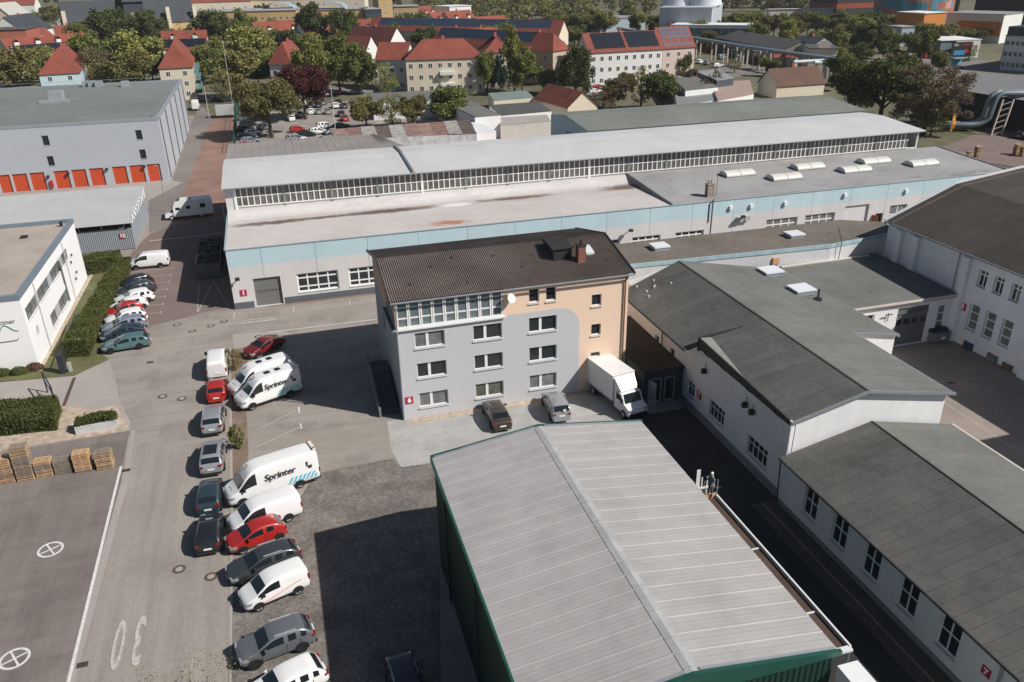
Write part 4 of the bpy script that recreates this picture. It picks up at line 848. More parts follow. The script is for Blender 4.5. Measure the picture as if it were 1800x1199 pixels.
m=MB(); m.prism([(kx0+.5,ky0+.5),(kx1-.5,ky0+.5),(kx1-.5,ky1-.5),(kx0+.5,ky1-.5)],KZ-.3,KZ-.15); m.build('roof',M('grey_green_roof',(.17,.185,.175),.9,.12,.06,1),B)
m=MB(); z=(KZ-.35,KZ+.1)
m.box(kx0-.05,kx1+.05,ky0-.05,ky0+.5,*z); m.box(kx1-.5,kx1+.05,ky0+.501,ky1-.501,*z); m.box(kx0,kx1+.05,ky1-.5,ky1+.05,*z); m.build('parapet',M('grey_parapet',(.26,.29,.32),.6,.05),B)
for a,b in kd:
    m=MB(); m.box(a,b,ky0+.2,ky0+.25,.05,3.3); m.build('roller_door',M('orange_door',(.50,.075,.028),.5,.05,pat=('lines','z',.4,.03,.85,0)),B)
for a,b,c,d in kw:
    window(B,(kx0,ky0),(kx1,ky0),(a,b,c,d),cols=1,rows=1,frame=M('grey_blue_frame',(.2,.22,.25),.5,0),depth=.15)
for y in (165.5,176,187,198,209,219):
    m=MB(); m.tube([(kx1+.12,y,0),(kx1+.12,y,KZ-.3)],.1,6); m.build('downpipe',M('pipe_dark_grey',(.12,.12,.12)),B)
m=MB(); m.box(-34.5+.0,-31.9,188,190.6,KZ-.1,KZ+1.6) if 0 else None
x,y=P(101,177,KZ); m.box(x-1.3,x+1.3,y-1.3,y+1.6,KZ-.14,KZ+1.9); m.box(x-3,x+2.6,y-2.6,y-1.4,KZ-.14,KZ+.4); m.build('roof_unit',M('unit_grey',(.28,.30,.32),.6,.1),B)
m=MB()
for px in (152,162,174,220): x,y=P(px,148,KZ+.4); m.box(x-.8,x+.8,y-.8,y+.8,KZ-.14,KZ+1.1)
m.build('roof_unit',M('unit_grey',(.28,.30,.32)),B)
m=MB()
for i in range(28): y=ky0+1+i*2; m.bar((kx1-.9,y,KZ-.14),(kx1-.9,y,KZ+.55),.05)
m.bar((kx1-.9,ky0+1,KZ+.5),(kx1-.9,ky1-1,KZ+.5),.06); m.bar((kx0,ky1-.9,KZ+.9),(kx1-1,ky1-.9,KZ+.9),.06); m.build('roof_railing',ZINC,B)
x,z=RY(90,318,ky0); m=MB(); m.box(x-.25,x+.25,ky0-.35,ky0-.02,.5,1.7); m.build('hose_box',M('fire_red',(.45,.02,.015),.5,0),B)
for q in ((85,310),(120,304),(188,297),(254,292)):
    x,z=RY(*q,ky0); m=MB(); m.box(x-.2,x+.2,ky0-.4,ky0-.01,z-.2,z+.2); m.build('wall_lamp',DARKMETAL,B)
me=text('garage',2.2,(kx1+.06,196,8.2),(0,1,0),(0,0,1),M('faded_red',(.5,.2,.18),.6,0),B) if 0 else None
# ================================================================== VEHICLES
def paint(name, col, metal=.0, rough=.32, coat=.7):
    return M('paint_'+name, col, rough, .03, .8, 5, metal=metal, obj=True, spec=.5, coat=coat)
CARGLASS = M('car_glass', (.012,.016,.019), .06, 0, spec=.7, coat=.3); TYRE = M('tyre', (.015,.015,.016), .85, 0)
RIM = M('alloy_rim', (.45,.46,.47), .4, 0); RIMD = M('dark_rim', (.05,.05,.055), .4, 0, metal=.3); STEEL = M('steel_cover', (.38,.39,.40), .4, 0)
LAMP = M('lamp_lens', (.26,.28,.30), .12, 0, spec=.7); TAIL = M('tail_lens', (.22,.012,.012), .2, 0, spec=.6); ORANGE = M('amber_lens', (.45,.19,.08), .3, 0)
PLATE = M('licence_plate', (.72,.72,.70), .5, 0); BLACKP = M('black_plastic', (.018,.018,.02), .6, 0)
# stations: distance from nose, width factor, sill z, belt z, top z, segment code of the stretch BEHIND the station
# codes: h paint all round, w windscreen, g glazed sides with painted roof, p pillar, r rear screen with painted sides, s rear screen + glazed sides
def K(L, W, Ht, st, wb, r=.33, tum=.80, fw=.85): return dict(L=L, W=W, H=Ht, st=st, wb=wb, r=r, tum=tum, fo=fw)
KIND = {
 'hatch': K(4.0,1.74,1.50,[(0,.70,.36,.58,.60,'h'),(.1,.86,.24,.72,.74,'h'),(.45,.97,.2,.84,.87,'h'),(.98,1,.2,.93,.98,'w'),(1.72,1,.2,.96,1.40,'g'),(2.05,1,.2,.97,1.49,'g'),(2.42,1,.2,.98,1.50,'p'),(2.52,1,.2,.98,1.50,'g'),(3.15,1,.2,1.02,1.46,'p'),(3.45,.99,.2,1.05,1.41,'r'),(3.84,.96,.24,1.0,1.06,'h'),(3.96,.9,.3,.78,.82,'h'),(4.0,.84,.4,.6,.62,'h')],2.5,.31),
 'suv': K(4.4,1.84,1.64,[(0,.72,.42,.66,.68,'h'),(.1,.88,.28,.84,.86,'h'),(.5,.98,.25,.96,.99,'h'),(1.15,1,.25,1.02,1.07,'w'),(1.85,1,.25,1.05,1.54,'g'),(2.2,1,.25,1.06,1.62,'g'),(2.62,1,.25,1.07,1.64,'p'),(2.72,1,.25,1.07,1.64,'g'),(3.35,1,.25,1.1,1.62,'p'),(3.5,1,.25,1.12,1.60,'g'),(3.85,.99,.25,1.14,1.54,'r'),(4.22,.95,.28,1.08,1.14,'h'),(4.36,.9,.36,.82,.86,'h'),(4.4,.85,.45,.64,.66,'h')],2.65,.36),
 'wagon': K(4.75,1.82,1.48,[(0,.70,.36,.56,.58,'h'),(.12,.87,.22,.7,.73,'h'),(.5,.97,.2,.82,.86,'h'),(1.25,1,.2,.92,.96,'w'),(2.05,1,.2,.95,1.38,'g'),(2.4,1,.2,.96,1.46,'g'),(2.8,1,.2,.97,1.48,'p'),(2.9,1,.2,.97,1.48,'g'),(3.55,1,.2,.99,1.46,'p'),(3.65,1,.2,1.0,1.45,'g'),(4.22,.98,.2,1.02,1.38,'r'),(4.58,.95,.24,.98,1.03,'h'),(4.7,.9,.32,.75,.8,'h'),(4.75,.84,.4,.6,.62,'h')],2.78,.33),
 'sedan': K(4.55,1.80,1.43,[(0,.70,.36,.56,.58,'h'),(.12,.87,.22,.7,.73,'h'),(.5,.97,.2,.82,.85,'h'),(1.25,1,.2,.9,.94,'w'),(2.0,1,.2,.93,1.34,'g'),(2.35,1,.2,.94,1.42,'g'),(2.72,1,.2,.95,1.43,'p'),(2.82,1,.2,.95,1.42,'g'),(3.4,1,.2,.98,1.34,'r'),(4.02,.98,.2,.98,1.04,'h'),(4.4,.94,.24,.95,.99,'h'),(4.5,.9,.32,.75,.8,'h'),(4.55,.84,.4,.6,.62,'h')],2.68,.32),
 'mpv': K(4.4,1.80,1.66,[(0,.72,.36,.6,.62,'h'),(.1,.88,.24,.78,.8,'h'),(.45,.97,.22,.92,.95,'h'),(.95,1,.22,1.0,1.05,'w'),(1.7,1,.22,1.03,1.56,'g'),(2.05,1,.22,1.04,1.64,'g'),(2.42,1,.22,1.04,1.66,'p'),(2.52,1,.22,1.04,1.66,'g'),(3.35,1,.22,1.06,1.64,'p'),(3.45,1,.22,1.06,1.63,'g'),(4.05,.99,.22,1.08,1.60,'r'),(4.3,.96,.25,1.0,1.08,'h'),(4.37,.92,.3,.7,.74,'h'),(4.4,.88,.4,.55,.57,'h')],2.68,.32,.84),
 'smallvan': K(4.2,1.78,1.76,[(0,.70,.36,.6,.62,'h'),(.1,.87,.24,.78,.8,'h'),(.4,.97,.22,.92,.95,'h'),(.85,1,.22,1.02,1.07,'w'),(1.55,1,.22,1.06,1.62,'g'),(1.9,1,.22,1.07,1.72,'g'),(2.25,1,.22,1.07,1.76,'h'),(3.0,1,.22,1.1,1.77,'h'),(4.0,.99,.22,1.1,1.74,'h'),(4.15,.97,.25,1.08,1.62,'h'),(4.2,.95,.3,1.0,1.5,'h')],2.5,.32,.88),
 'van': K(5.0,1.92,1.98,[(0,.72,.36,.66,.68,'h'),(.1,.88,.26,.88,.92,'h'),(.4,.97,.24,1.04,1.08,'h'),(.8,1,.24,1.16,1.2,'w'),(1.5,1,.24,1.2,1.84,'g'),(1.85,1,.24,1.2,1.94,'g'),(2.3,1,.24,1.2,1.98,'h'),(3.5,1,.24,1.22,1.99,'h'),(4.75,1,.24,1.22,1.96,'h'),(4.95,.98,.26,1.2,1.86,'h'),(5.0,.97,.3,1.1,1.75,'h')],3.05,.34,.88),
 'bigvan': K(5.95,2.0,2.68,[(0,.72,.4,.72,.74,'h'),(.1,.88,.3,.98,1.02,'h'),(.42,.97,.28,1.14,1.18,'h'),(.85,1,.28,1.3,1.35,'w'),(1.42,1,.28,1.34,2.08,'g'),(1.75,1,.28,1.34,2.42,'g'),(2.15,1,.28,1.34,2.62,'h'),(2.9,1,.28,1.36,2.68,'h'),(5.6,1,.28,1.36,2.68,'h'),(5.88,.98,.3,1.34,2.6,'h'),(5.95,.97,.34,1.3,2.45,'h')],3.65,.36,.90,1.0),
 'longvan': K(7.0,2.0,2.76,[(0,.72,.4,.72,.74,'h'),(.1,.88,.3,.98,1.02,'h'),(.42,.97,.28,1.14,1.18,'h'),(.85,1,.28,1.3,1.35,'w'),(1.42,1,.28,1.34,2.08,'g'),(1.75,1,.28,1.34,2.46,'g'),(2.15,1,.28,1.34,2.70,'h'),(2.9,1,.28,1.36,2.76,'h'),(6.6,1,.28,1.36,2.76,'h'),(6.9,.98,.3,1.34,2.66,'h'),(7.0,.97,.34,1.3,2.5,'h')],4.32,.36,.90,1.0),
}
_cache = {}
def car_meshes(kind):
    """one smooth shell, split into painted body and the glass parts"""
    if kind in _cache: return _cache[kind]
    k = KIND[kind]; L, W, tum = k['L'], k['W'], k['tum']; hw = W/2
    bm = bmesh.new(); rings = []; van = kind in ('bigvan','longvan','van','smallvan')
    for s, wf, zl, zb, zt, c in k['st']:
        x = L/2-s; w2 = hw*wf; g = max(0, min(1, (zt-zb-.06)/.3)); tp = 1-(1-tum)*g*min(1,(zt-zb)/(k['H']-1.0)) if not van else 1-(1-tum)*g
        pts = [(0,zl),(w2*.86,zl),(w2*.985,zl+.12),(w2,(zl+zb)/2+.05),(w2*.965,zb),(w2*tp*.96,zt-.05*g-.01),(w2*tp*.86,zt-.012*g),(w2*tp*.5,zt+.012),(0,zt+.02)]
        rings.append([bm.verts.new((x,y,z)) for y,z in pts] + [bm.verts.new((x,-y,z)) for y,z in pts[-2:0:-1]])
    n = len(rings[0])
    for i in range(len(rings)-1):
        c = k['st'][i][5]
        for j in range(n):
            f = bm.faces.new((rings[i][j], rings[i][(j+1)%n], rings[i+1][(j+1)%n], rings[i+1][j])); f.smooth = True
            jj = j if j < n//2 else n-1-j
            mi = 0
            if jj == 4 and c in 'wgs': mi = 2 if j < n//2 else 3
            if jj in (6,7) and c == 'w': mi = 1
            if jj in (6,7) and c in 'rs': mi = 4
            f.material_index = mi
    for r, fl in ((rings[0],False),(rings[-1],True)):
        f = bm.faces.new(r if fl else r[::-1]); f.smooth = True
    bmesh.ops.recalc_face_normals(bm, faces=bm.faces)
    me = bpy.data.meshes.new('shell'); bm.to_mesh(me); bm.free()
    for i in range(5): me.materials.append(WHITE)
    o = bpy.data.objects.new('shell', me); COL.objects.link(o); md = o.modifiers.new('s','SUBSURF'); md.levels = 1; md.render_levels = 1
    bpy.context.view_layer.update()
    ev = bpy.data.meshes.new_from_object(o.evaluated_get(bpy.context.evaluated_depsgraph_get())); bpy.data.objects.remove(o)
    res = {}
    for mi, nm in enumerate(('body','windscreen','side_window','side_window','rear_window')):
        vs = {}; V = []; Fc = []
        for p in ev.polygons:
            if p.material_index != mi: continue
            q = []
            for v in p.vertices:
                if v not in vs: vs[v] = len(V); V.append(tuple(ev.vertices[v].co))
                q.append(vs[v])
            Fc.append(q)
        if Fc:
            m2 = bpy.data.meshes.new(nm); m2.from_pydata(V, [], Fc); m2.polygons.foreach_set('use_smooth', [True]*len(Fc)); m2.materials.append(CARGLASS)
            res[(mi, nm)] = m2
    _cache[kind] = res; return res
def _wheel(r, w, style):
    key = ('wheel', round(r,2), style)
    if key in _cache: return _cache[key]
    t = MB(); n = 20; pr = [(r*.70,w/2),(r*.93,w/2),(r,w*.36),(r,-w*.36),(r*.93,-w/2),(r*.70,-w/2)]
    for i in range(n):
        a, b = 2*math.pi*i/n, 2*math.pi*(i+1)/n
        for (r0,y0),(r1,y1) in zip(pr, pr[1:]): t.poly([(r0*math.cos(a),y0,r0*math.sin(a)),(r1*math.cos(a),y1,r1*math.sin(a)),(r1*math.cos(b),y1,r1*math.sin(b)),(r0*math.cos(b),y0,r0*math.sin(b))])
    for s in (1,-1): t.poly([(r*.70*math.cos(2*math.pi*i/n),s*(w/2-.05),r*.70*math.sin(2*math.pi*i/n)) for i in range(n)])
    tm = bpy.data.meshes.new('tyre'); tm.from_pydata(t.v, [], t.f); tm.materials.append(TYRE); tm.polygons.foreach_set('use_smooth',[True]*len(t.f))
    q = MB(); rr = r*.70
    for s in (1,-1):
        y = s*(w/2-.025)
        for i in range(n):
            a, b = 2*math.pi*i/n, 2*math.pi*(i+1)/n
            q.poly([(rr*math.cos(a),y,rr*math.sin(a)),(rr*.86*math.cos(a),y,rr*.86*math.sin(a)),(rr*.86*math.cos(b),y,rr*.86*math.sin(b)),(rr*math.cos(b),y,rr*math.sin(b))])
        if style == 'steel': q.poly([(rr*.8*math.cos(2*math.pi*i/n),y,rr*.8*math.sin(2*math.pi*i/n)) for i in range(n)])
        else:
            for i in range(5):
                a = 2*math.pi*i/5+.3; d = Vector((math.cos(a),math.sin(a))); e = Vector((-d.y,d.x))
                q.poly([(p.x,y,p.y) for p in (-e*rr*.17, d*rr*.9-e*rr*.11, d*rr*.9+e*rr*.11, e*rr*.17)])
    rm = bpy.data.meshes.new('rim'); rm.from_pydata(q.v, [], q.f); rm.materials.append({'dark':RIMD,'steel':STEEL}.get(style, RIM))
    _cache[key] = (tm, rm); return tm, rm
def lk(name, me, parent, loc=None, mat=None):
    o = bpy.data.objects.new(name, me); COL.objects.link(o); o.parent = parent
    if loc: o.location = loc
    if mat: o.material_slots[0].link = 'OBJECT'; o.material_slots[0].material = mat
    return o
def make_vehicle(name, kind, mat, label, cat, x, y, head, group=None, rim='alloy', roof=None, glassroof=False, lod=0):
    """head: compass direction of travel in degrees"""
    k = KIND[kind]; t = thing(name, label, cat, (x,y,.034), math.radians(head), group, site=False); L, W = k['L'], k['W']
    ms = car_meshes(kind)
    for (mi, nm), me in ms.items(): lk(nm, me, t, mat=mat if mi == 0 else None)
    if lod: return t
    fx = L/2-k['fo']; bx_ = fx-k['wb']; r = k['r']; tm, rm = _wheel(r, .22, rim)
    for wx_ in (fx, bx_):
        for s in (1,-1):
            wh = lk('wheel', tm, t, (wx_, s*(W/2-.085), r)); lk('rim', rm, wh)
        for s in (1,-1):
            a = MB(); pts = [(wx_+(r+.055)*math.cos(math.pi*i/12), s*(W/2+.004), r+(r+.055)*math.sin(math.pi*i/12)) for i in range(13)]
            a.poly(pts+[(wx_-(r+.05), s*(W/2+.004), .22),(wx_+(r+.05), s*(W/2+.004), .22)])
            a.build('wheel_arch', BLACKP, t, site=False)
    st = k['st']; zt = st[1][3]; z2 = st[2][3]
    for s in (1,-1):
        m = MB(); x0 = L/2
        m.prism([(x0-.02,s*W*.26),(x0-.30,s*W*.29),(x0-.52,s*W*.475),(x0-.30,s*(W*.475)),(x0-.08,s*W*.43)], zt-.17, zt+.02); m.build('headlight', LAMP, t, site=False)
        m = MB(); tall = kind in ('smallvan','van','bigvan','longvan'); zt2 = st[-3][3]
        if tall: m.box(-L/2-.012,-L/2+.09, min(s*W*.43,s*W*.488), max(s*W*.43,s*W*.488), .9, 1.28)
        else: m.prism([(-L/2+.01,s*W*.30),(-L/2+.01,s*W*.42),(-L/2+.12,s*W*.465),(-L/2+.26,s*W*.482),(-L/2+.3,s*W*.36)], zt2-.2, zt2-.06)
        m.build('tail_light', TAIL, t, site=False)
        cs = [q for q in st if q[5]=='w'][0]; mx = L/2-cs[0]-.35
        m = MB(); m.prism([(mx-.04,s*W*.49),(mx-.10,s*W*.60),(mx+.05,s*W*.60),(mx+.08,s*W*.49)], cs[3]+.0, cs[3]+(.32 if tall and kind!='smallvan' else .14)); m.build('wing_mirror', BLACKP if tall else mat, t, site=False)
        if not tall:
            m = MB(); h = MB()
            for hx in (L/2-2.35 if L<4.3 else L/2-2.55, -L/2+1.15): h.box(hx-.1,hx+.1,min(s*W*.49,s*(W*.5+.012)),max(s*W*.49,s*(W*.5+.012)),st[5][3]-.16,st[5][3]-.12)
            h.build('door_handles', mat, t, site=False)
    m = MB(); m.box(L/2-.06,L/2+.012,-.5,.5,.36,.5); m.box(L/2-.03,L/2+.016,-.36,.36,.56,.66); m.build('grille', BLACKP, t, site=False)
    m = MB(); m.box(L/2-.02,L/2+.026,-.26,.26,.42,.53); m.build('front_plate', PLATE, t, site=False)
    zr = .62 if kind in ('hatch','sedan','wagon') else (.72 if kind in ('suv','mpv') else .8)
    m = MB(); m.box(-L/2-.03,-L/2+.06,-.26,.26,zr-.06,zr+.06); m.build('rear_plate', PLATE, t, site=False)
    m = MB(); m.box(-L/2-.035,-L/2+.1,-W*.4,W*.4,.26,.42); m.build('rear_bumper', BLACKP if kind in ('suv','van','smallvan','bigvan','longvan') else mat, t, site=False)
    if kind in ('van','smallvan','bigvan','longvan') and kind != 'x':
        pass
    if kind in ('hatch','suv','wagon','sedan','mpv'):
        m = MB()
        for s in (1,-1):
            for q in (st[3][0]+.12, st[6][0]+.05, st[8][0]+.12):
                m.box(L/2-q-.008,L/2-q+.008,min(s*W*.48,s*(W*.5+.003)),max(s*W*.48,s*(W*.5+.003)),.34,st[5][3]-.03)
        m.build('door_gaps', BLACKP, t, site=False)
    if glassroof:
        rs = [q for q in st if q[5] in 'gp']; xa = L/2-rs[0][0]-.3; xb = L/2-rs[-1][0]-.0
        m = MB(); zq = k['H']+.012
        m.prism([(xa,-W*.27),(xa,W*.27),(xb,W*.27),(xb,-W*.27)], zq-.05, zq+.016); m.build('glass_roof', CARGLASS, t, site=False)
    if roof == 'rails':
        rs = [q for q in st if q[5] in 'gp']
        for s in (1,-1):
            m = MB(); m.bar((L/2-rs[1][0]+.1,s*W*.36,k['H']+.03),(L/2-rs[-1][0]+.15,s*W*.36,k['H']+.0),.035,.035); m.build('roof_rail', RIM, t, site=False)
    return t
W_=paint('white',(.74,.74,.73),coat=.4); SIL=paint('silver',(.33,.345,.36),.35); GRY=paint('grey',(.17,.18,.195),.35); DGR=paint('dark_grey',(.055,.06,.065),.3)
BLK=paint('black',(.014,.015,.017)); RED=paint('red',(.36,.02,.016)); DRED=paint('dark_red',(.16,.015,.015)); TEAL=paint('teal',(.10,.19,.20),.3); NAVY=paint('navy',(.02,.035,.055)); PETR=paint('petrol',(.022,.04,.052)); BRN=paint('brown',(.05,.04,.034),.2); SBL=paint('silver_blue',(.26,.31,.36),.35); WBL=paint('pale_blue',(.40,.48,.55),.2)
def span(front, rear, kind, near=1, wz=0):
    """place from the front and rear ground points of the side that faces the camera; near = +1 if that is the left side"""
    a = Vector(P(*front)); b = Vector(P(*rear)); d = (a-b).normalized(); nl = Vector((-d.y, d.x)); c = (a+b)/2 - nl*near*KIND[kind]['W']/2
    return c.x, c.y, math.degrees(math.atan2(d.y, d.x))
# --- right-hand row along the planting strip, seen from behind (heading away)
def col(px, py, kind, mat, name, label, cat, head=90, **k):
    x, y = P(px, py); return make_vehicle(name, kind, mat, label, cat, x, y+KIND[kind]['L']/2, head, **k)
col(383,670,'van',W_,'parked_van','white panel van, at the far end of the row beside the earth strip','van',91,group='vehicles parked along the earth strip',rim='steel')
col(382,711,'hatch',RED,'parked_car','small red hatchback seen from behind, right behind the white panel van','car',90,group='vehicles parked along the earth strip')
col(376,769,'suv',SIL,'parked_car','silver car with black roof rails, third in the row beside the earth strip','car',88.5,group='vehicles parked along the earth strip',roof='rails')
col(375,840,'suv',SIL,'parked_car','silver car with a long glass roof, fourth in the row beside the earth strip','car',88.5,group='vehicles parked along the earth strip',glassroof=True)
col(370,909,'hatch',PETR,'parked_car','petrol blue hatchback with red tail lights, second from the near end of its row','car',88,group='vehicles parked along the earth strip')
col(370,979,'hatch',BLK,'parked_car','black hatchback seen from behind, nearest of its row','car',88,group='vehicles parked along the earth strip')
# --- slanted row on the cobbles
x,y,h = span((402,985),(513,944),'hatch'); make_vehicle('parked_car','hatch',RED,'bright red three-door hatchback slanted between a white van and a dark wagon','car',x,y,h,group='vehicles parked at a slant')
x,y,h = span((406,1040),(537,990),'wagon'); make_vehicle('parked_car','wagon',DGR,'dark grey estate car slanted beside the red hatchback','car',x,y,h,group='vehicles parked at a slant',roof='rails')
x,y,h = span((433,1086),(549,1036),'smallvan'); cv = make_vehicle('parked_van','smallvan',W_,'small white delivery van with a thin red stripe on its side','van',x,y,h,group='vehicles parked at a slant')
m=MB(); m.bar((.95,.905,.5),(-1.55,.893,1.12),.012,.035); m.build('red_stripe',M('stripe_red',(.6,.06,.05),.5,0),cv,site=False); m=MB(); m.box(-.9,.9,.88,.905,.33,.42); m.build('side_moulding',BLACKP,cv,site=False)
x,y,h = span((425,1188),(560,1137),'suv'); make_vehicle('parked_car','suv',GRY,'large grey SUV with dark wheels, next to an empty slanted bay','car',x,y,h,group='vehicles parked at a slant',rim='dark',roof='rails')
x,y,h = span((470,1262),(560,1218),'suv'); make_vehicle('parked_car','suv',W_,'white car cut off by the lower edge, nearest of the slanted row','car',x,y,h,group='vehicles parked at a slant')
x,y,h = span((407,955),(540,907),'van'); make_vehicle('parked_van','van',W_,'plain white panel van slanted beside the red hatchback','van',x,y,h,group='vehicles parked at a slant',rim='steel')
x,y,h = span((405,900),(566,846),'longvan'); lv = make_vehicle('service_van','longvan',W_,'long white service van with a light bar at its rear end, beside a plain van','van',x,y,h,group='vehicles parked at a slant',rim='steel')
x,y,h = span((424,729),(537,690),'bigvan'); sv = make_vehicle('service_van','bigvan',W_,'high white service van with blue diagonal stripes, half in the shadow of the office','van',x,y,h,group='service vans by the office shadow',rim='steel')
h0=h; n_=Vector((-math.sin(math.radians(h)),math.cos(math.radians(h))))
sv2 = make_vehicle('service_van','bigvan',W_,'high white service van standing behind the striped one beside a red car','van',x-n_.x*2.75+.4,y-n_.y*2.75,h+1,group='service vans by the office shadow',rim='steel')
x,y,h = span((437,640),(508,607),'sedan'); make_vehicle('parked_car','sedan',DRED,'dark red saloon behind the two high service vans','car',x+.1,y+.2,h)
cyan=M('livery_cyan',(.10,.46,.62),.5,0); dkl=M('livery_black',(.04,.04,.045),.5,0); gy=M('livery_grey',(.3,.3,.3),.5,0)
def livery(t, L, H_, big=1.0):
    yy = 1.0+.012
    k = -1.0
    up = (0,-.06,1); s = text('Sprinter',.62*big,(k*.35-.1,yy-.012,1.78),(-1,0,0),up,dkl,t,name='van_lettering',bold=.014,shear=.15,site=False); s['label']='dark slanted lettering Sprinter'
    text('STADT- UND CITYLOGISTIK',.16,(-.6,yy-.03,2.22),(-1,0,0),up,gy,t,name='van_small_lettering',site=False) if 0 else None
    m = MB(); 
    for i in range(7):
        x0 = -L/2+.35+i*.34; m.poly([(x0,yy,.62),(x0+.17,yy,.62),(x0-.17+.0,yy-.0,1.12+.02),(x0-.34,yy-.0,1.12+.02)] if x0-.34>-L/2+.1 else [(x0,yy,.62),(x0+.17,yy,.62),(x0+.0,yy,.9),(x0-.1,yy,.9)])
    m.build('diagonal_stripes',cyan,t,site=False)
    m = MB(); n=12; pts=[(.9-i*.18-.2,yy-.002,1.36+.12*math.sin(i/n*1.6)+.015*i) for i in range(n)]
    for a,b in zip(pts,pts[1:]): m.bar(a,b,.012,.02)
    m.build('swoosh',gy,t,site=False)
    m = MB(); m.tube([(0,.0,0),(0,0,0.001)],.01,4); 
    m = MB(); m.box(-L/2+.9,-L/2+.98,.9,yy-.002,1.7,1.92); m.cyl((-L/2+.94,.955),.07,1.93,2.06,8); m.box(-L/2+.6,-L/2+.86,.93,yy-.004,1.5,1.72); m.build('printed_figure',dkl,t,site=False)
    m = MB(); m.box(L/2-1.95,L/2-1.85,-.05,.05,H_-.1,H_+.04); m.cyl((L/2-1.9,0),.07,H_-.1,H_+.09,8); m.build('beacon',ORANGE,t,site=False)
    m = MB(); m.box(-L/2+.02,L/2-1.2,.98,1.012,.36,.46); m.build('side_moulding',BLACKP,t,site=False)
    s = text('Sprinter',.22,(L/2-.55,0,1.24),(0,1,0),(-.95,0,.25),dkl,t,name='bonnet_lettering',bold=.01,shear=.15,site=False)
    m = MB()
    for q in (0,1): m.bar((L/2-1.66,-.35+q*.1,2.52),(L/2-1.66,.35-q*.1,2.52+q*.05),.02,.02)
    m.build('cab_lettering',gy,t,site=False)
livery(lv,7.0,2.76,1.15); livery(sv,5.95,2.68,1.1); livery(sv2,5.95,2.68,1.1)
m=MB(); m.box(-3.45,-3.2,-.7,.7,2.74,2.86); b1=m.build('light_bar',M('light_bar_white',(.65,.65,.6),.5,0),lv,site=False)
for s in (1,-1): m=MB(); m.box(-3.43,-3.22,s*.6-.07,s*.6+.07,2.862,2.93); m.build('beacon',ORANGE,b1,site=False)
for t_ in (sv,sv2):
    for q in (-.2,1.4-.6): 
        m=MB(); m.box(q-1.2,q-.7,-.25,.25,2.70,2.74); m.build('roof_hatch',CARGLASS,t_,site=False)
m=MB(); m.box(-2.9,-2.6,-.8,.8,2.68,2.86); m.build('light_bar',M('light_bar_white',(.65,.65,.6)),sv,site=False)
# --- in front of the office
def two(front, rear, kind, name, mat, label, cat, **k):
    a=Vector(P(*front)); b=Vector(P(*rear)); d=(a-b).normalized(); c=b+d*KIND[kind]['L']/2
    return make_vehicle(name,kind,mat,label,cat,c.x,c.y,math.degrees(math.atan2(d.y,d.x)),**k)
two((862,716),(885,761),'sedan','parked_car',BRN,'dark brown car parked nose to the office wall','car')
tv=two((965,700),(988,745),'mpv','parked_car',SIL,'silver people carrier with decals on its rear window','car',roof='rails')
m=MB(); m.box(-2.19,-2.16,-.35,-.1,1.15,1.35); m.build('window_decal',WHITE,tv,site=False)
t=thing('box_truck','white box truck with a tall cargo box, beside the office corner','truck',(26.2,0,0),0,site=False)
a=Vector((25.55,62.6)); b=Vector((26.95,55.0)); hd=math.atan2(b.y-a.y,b.x-a.x); c=(a+b)/2; t.location=(c.x+.0,c.y,.03); t.rotation_euler=(0,0,hd)
m=MB(); m.box(-3.7,1.35,-1.12,1.12,.95,3.35); bxx=m.build('cargo_box',M('box_panel',(.70,.70,.69),.5,.03,obj=True),t,site=False)
m=MB(); m.box(-3.74,1.39,-1.15,1.15,3.352,3.4); m.build('roof_panel',W_,bxx,site=False)
m=MB()
for s in (1,-1): m.box(-3.72,1.37,min(s*1.121,s*1.15),max(s*1.121,s*1.15),.9,1.02)
m.build('box_rail',ZINC,bxx,site=False)
m=MB(); m.box(-3.6,3.0,-.45,.45,.55,.93); m.build('chassis',BLACKP,t,site=False)
pr=[(1.42,.45),(3.75,.45),(3.8,.75),(3.66,1.08),(3.0,1.32),(2.55,2.1),(1.42,2.2)]
def sidepr(pr,hw,hw2=None):
    m=MB(); n=len(pr)
    for s in (1,-1): m.poly([(x,s*hw,z) for x,z in pr])
    for (xa,za),(xb,zb) in zip(pr,pr[1:]+pr[:1]): m.poly([(xa,-hw,za),(xb,-hw,zb),(xb,hw,zb),(xa,hw,za)])
    return m
cab=sidepr(pr,.98).build('cab',W_,t,site=False)
m=MB(); m.poly([(2.985,-.86,1.36),(2.985,.86,1.36),(2.58,.82,2.06),(2.58,-.82,2.06)]); m.v=[(x+.02,y,z+.02) for x,y,z in m.v]; m.build('windscreen',CARGLASS,cab,site=False)
for s in (1,-1):
    m=MB(); m.poly([(2.9,s*.985,1.42),(2.3,s*.985,2.02),(1.75,s*.985,2.02),(1.75,s*.985,1.42)]); m.build('side_window',CARGLASS,cab,site=False)
    m=MB(); m.box(3.5,3.79,min(s*.6,s*.93),max(s*.6,s*.93),.85,1.06); m.build('headlight',LAMP,cab,site=False)
    m=MB(); m.box(2.75,2.87,min(s*1.0,s*1.24),max(s*1.0,s*1.24),1.45,1.8); m.build('wing_mirror',BLACKP,cab,site=False)
m=MB(); m.prism([(1.42,-1.0),(2.3,-.85),(2.3,.85),(1.42,1.0)],2.21,[3.25,2.3,2.3,3.25]); m.build('wind_deflector',W_,t,site=False)
m=MB(); m.box(3.7,3.83,-.9,.9,.4,.7); m.build('bumper',BLACKP,cab,site=False)
tm,rm=_wheel(.38,.24,'steel')
for wx_ in (2.95,-1.9):
    for s in (1,-1): wh=lk('wheel',tm,t,(wx_,s*.95,.38)); lk('rim',rm,wh)
